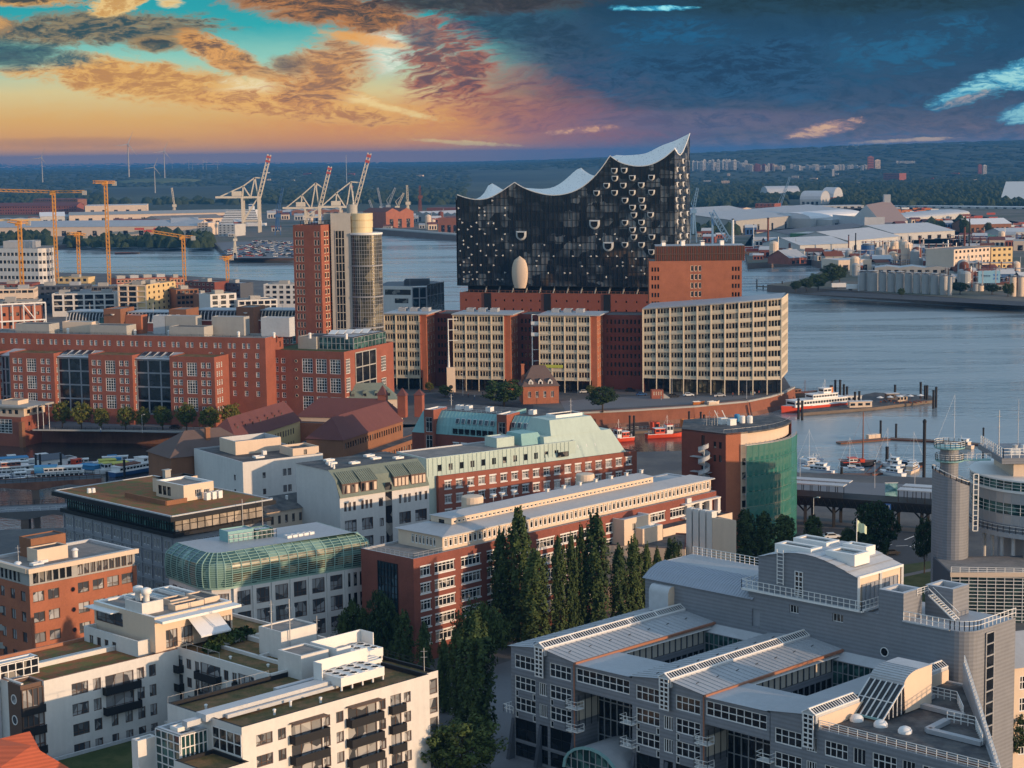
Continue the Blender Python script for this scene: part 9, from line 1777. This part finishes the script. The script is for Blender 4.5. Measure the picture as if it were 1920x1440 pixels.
def slabm(m):
 b=MB();b.obox((-.5,-.5,0),(1,0,0),(0,1,0),(0,0,1),0)
 for j in range(7):[b.obox((-.46+.19*i,-.52,.06+.132*j),(.13,0,0),(0,.03,0),(0,0,.06),1)for i in range(5)]
 b.obox((-.2,-.2,1),(.4,0,0),(0,.4,0),(0,0,.06),0);return b.data('apartment_block',[m,'glass_black'])
SB={k:slabm(m)for k,m in(('white',W_),('cream',CRM),('orange','brick_orange'),('pink','brick_red'))};rnd.seed(9)
def slab_(px,yb,yt,w,k,lb,gp):q=onhill(px,yb);h=ZY(px,yt,q.y)-q.z;o=bpy.data.objects.new('apartment_block',SB[k]);C.objects.link(o);o.location=q;ww=w/FP*q.y;o.scale=(ww,ww*.6,h);o.rotation_euler=(0,0,rnd.uniform(-.5,.1));tag(o,lb,'building',gp)
for i in range(20):px=1300+5.2*i;slab_(px,320+rnd.uniform(-2,3),300+rnd.uniform(-1,6),rnd.uniform(4,7),'white','white apartment tower in the dense estate right of the concert hall','white estate towers')
for i in range(16):px=1400+4.6*i;slab_(px,320+rnd.uniform(-2,3),308+rnd.uniform(-1,4),rnd.uniform(4,7),rnd.choice(('white','pink','cream')),'low pale block in the mixed estate before the ridge','mixed estate blocks')
for i in range(24):px=1484+6*i;slab_(px,318+rnd.uniform(-2,2),309+rnd.uniform(-1,3),rnd.uniform(4,8),'white','small white block in the long estate line under the four turbines','white estate line')
slab_(1632,318,294,11,'orange','ochre tower block beside a lower cream block',None);slab_(1645,318,300,10,'cream','cream block leaning on the ochre tower block',None);slab_(1837,327,309,7,'pink','rose half of the lone tower pair among trees',None);slab_(1846,327,310,7,'white','white half of the lone tower pair among trees',None);slab_(1562,334,318,4,'white','slim white church-like tower in the woods',None)
for i in range(9):slab_(1682+4*i,308,302,3.4,'white','tiny white house on the ridge foot right of the ochre tower','tiny ridge houses')
for i in range(26):px=rnd.choice((rnd.uniform(1320,1900),rnd.uniform(20,860)));slab_(px,rnd.uniform(330,372)if px>1300 else rnd.uniform(312,352),0,1,'white','',None)if False else None
rnd.seed(17)
for i in range(46):px=rnd.uniform(1310,1910)if i%3 else rnd.uniform(420,840);yb=rnd.uniform(326,366);w=rnd.uniform(5,16);slab_(px,yb,yb-rnd.uniform(2.5,5),w,rnd.choice(('white','cream','white','pink')),('low pale house among the woods beyond the right docks' if i%3 else 'low pale house among the woods behind the cranes'),'houses in the far woods')
b=MB();q=P(300,345,5);n=24
for j in range(4):r=(1,.8,.5,.0)[j];[b.v.append((q.x+190*r*cos(2*pi*k/n),q.y+330*r*sin(2*pi*k/n),(5,20,25,26)[j]))for k in range(n)]
for j in range(3):[(b.f.append((j*n+k,j*n+(k+1)%n,(j+1)*n+(k+1)%n,(j+1)*n+k)),b.m.append(0))for k in range(n)]
mat('meadow',(.09,.12,.035),.95,.3,.01,.1,c2=(.13,.14,.05));tag(b.build('hills','meadow',smooth=True),kind='structure')
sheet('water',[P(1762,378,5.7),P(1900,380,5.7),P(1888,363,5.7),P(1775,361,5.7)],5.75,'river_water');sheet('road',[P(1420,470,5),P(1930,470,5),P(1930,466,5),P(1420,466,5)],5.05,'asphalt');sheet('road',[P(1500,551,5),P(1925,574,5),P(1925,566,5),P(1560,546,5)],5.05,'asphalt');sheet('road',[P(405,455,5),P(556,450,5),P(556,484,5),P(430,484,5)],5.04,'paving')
rnd.seed(77);import numpy as np
def canopy(b,x,y,z,r,h):
 i=len(b.v);k=6;b.v+=[(x+r*cos(a)*j,y+r*sin(a)*j,z)for a,j in((2*pi*q/k,rnd.uniform(.8,1.1))for q in range(k))];b.v+=[(x+r*.8*cos(a)*j,y+r*.8*sin(a)*j,z+h*rnd.uniform(.55,.8))for a,j in((2*pi*(q+.5)/k,rnd.uniform(.7,1.1))for q in range(k))];b.v.append((x,y,z+h))
 for q in range(k):p=(q+1)%k;b.f+=[(i+q,i+p,i+k+q),(i+p,i+k+p,i+k+q),(i+k+q,i+k+p,i+2*k)];b.m+=[0,0,0]
b=MB()
def belt(x0,x1,y0,y1,n,r0,r1,z=5.5):
 for _ in range(n):
  q=P(rnd.uniform(x0,x1),rnd.uniform(y0,y1),z);r=rnd.uniform(r0,r1);px_=proj(q)[0];far=q.y>5000
  if 195<px_<440 and 4200<q.y<6600 or far and 1290<px_<1640 and rnd.random()<.5:continue
  canopy(b,q.x,q.y,hz(q.x,q.y)if q.y>6200 else z-1,r,(7 if far else min(r*1.9,15))*rnd.uniform(.55,1.15))
for x0,x1,y0,y1,n,r0,r1 in((-40,870,352,384,1500,8,16),(-60,880,330,352,2200,9,22),(-60,1960,318,331,2600,14,36),(1290,1940,331,362,2200,8,18),(1290,1470,362,388,500,7,13),(1560,1940,376,388,700,6,11),(1470,1940,362,374,500,8,13),(1300,1380,424,440,120,5,9),(-60,1960,309,318,2600,22,60)):belt(x0,x1,y0,y1,n,r0,r1)
leafmat('leaf_far',(.012,.026,.014),(.045,.062,.028));tag(b.build('forest','leaf_far'),kind='stuff')
b=MB()
for x0,x1,y0,y1,n,r0,r1 in((-40,98,450,466,90,5,9),(120,296,452,462,130,4,7),(296,336,446,462,40,6,10),(360,394,450,463,40,6,9),(1740,1765,420,440,20,5,8),(1798,1812,420,436,14,5,8)):belt(x0,x1,y0,y1,n,r0,r1,5.0)
tag(b.build('shrubbery','leaf_far'),kind='stuff')
rnd.seed(41)
for px,yb,yt,w,lb in((1560,540,494,40,'tall leafy tree on the quay left of the silos'),(1534,544,512,40,'broad tree at the jetty end of the right quay'),(1512,546,522,30,'bushy tree beside the broad jetty tree'),(1492,548,526,20,'low round bush on the tip of the right quay'),(1574,530,500,30,'tree behind the tall quay tree'),(1800,552,528,34,'scrubby tree right of the silos'),(1690,556,540,14,'bush at the foot of the middle silo'),(1860,552,532,30,'dark tree under the billboard'),(1890,556,530,24,'tree beside the cream silos'),(1806,436,408,16,'dark tree left of the brick warehouse'),(1852,440,416,14,'dark tree before the brick warehouse')):plant(GRN+RND,px,yb,yt,w,lb,'trees in the right docks',5.0)
def hutm(m,r):
 b=MB();b.obox((-4,-3,0),(8,0,0),(0,6,0),(0,0,4),0);b.poly([(-4.3,-3.3,4),(4.3,-3.3,4),(4.3,0,5.6),(-4.3,0,5.6)],1);b.poly([(-4.3,0,5.6),(4.3,0,5.6),(4.3,3.3,4),(-4.3,3.3,4)],1);[b.obox((-3+2.4*k,-3.06,.4),(1.4,0,0),(0,.06,0),(0,0,2.4),2)for k in range(3)];return b.data('plant_hut',[m,r,'glass_black'])
HM=[hutm(*k)for k in((W_,ZN),(CRM,'tile_red'),('brick_red',ZL),('concrete','rust'),('box_blue',ZL))];hn=('white-walled','cream','red brick','grey','blue')
b=MB();b.lathe((0,0),[(2.2,0),(2.2,7),(1.6,7.8),(.2,8.2)],14,0);b.lathe((0,0),[(2.3,3.4),(2.3,3.6)],14,1);b.tube((2.4,0,0),(2.4,0,10),.2,.2,5,1);VM=[b.data('process_vessel',[m,'steel'])for m in('silo','cream_plaster','rust')]
b=MB();[b.bar((-9+4.5*k,y,0),(-9+4.5*k,y,7),.35,.35,1)for k in range(5)for y in(-1.5,1.5)];[b.tube((-10,-1.2+.6*k,z),(10,-1.2+.6*k,z),.22,.22,6,k%2)for k in range(5)for z in(4.2,6.6)];RM=[b.data('pipe_rack',['zinc_light','rust'])]
rnd.seed(8)
for x0,x1,y0,y1,nh,nv,nr,wh in((1640,1790,478,506,22,26,10,'in the refinery behind the silo row'),(1420,1560,462,492,20,3,2,'on the cluttered basin quay'),(1790,1925,520,546,12,14,6,'among the terminal yards at the right edge'),(1560,1640,486,520,10,6,3,'around the blue tank'),(1640,1800,408,440,18,0,0,'between the long pale halls'),(1800,1925,452,474,12,4,4,'behind the terminal office'),(1310,1440,436,462,8,0,0,'near the white pole'),(20,400,408,424,18,0,0,'between the cream dock sheds'),(560,850,404,432,26,8,3,'in the shipyard'),(400,540,404,446,12,0,0,'near the cruise ship')):
 for k in range(nh+nv+nr):
  q=P(rnd.uniform(x0,x1),rnd.uniform(y0,y1),5);i=rnd.randrange(5);sc=rnd.uniform(.8,1.9)
  me,nm,lb=(HM[i],'plant_hut',hn[i]+' little hut ')if k<nh else(VM[i%3],'process_vessel',('grey','cream','rusty')[i%3]+' upright vessel ')if k<nh+nv else(RM[0],'pipe_rack','steel pipe rack ')
  o=bpy.data.objects.new(nm,me);C.objects.link(o);o.location=q;o.scale=(sc,sc,sc*rnd.uniform(.8,1.3));o.rotation_euler=(0,0,rnd.uniform(-.3,.4));tag(o,lb+wh,nm.split('_')[1],lb+wh)
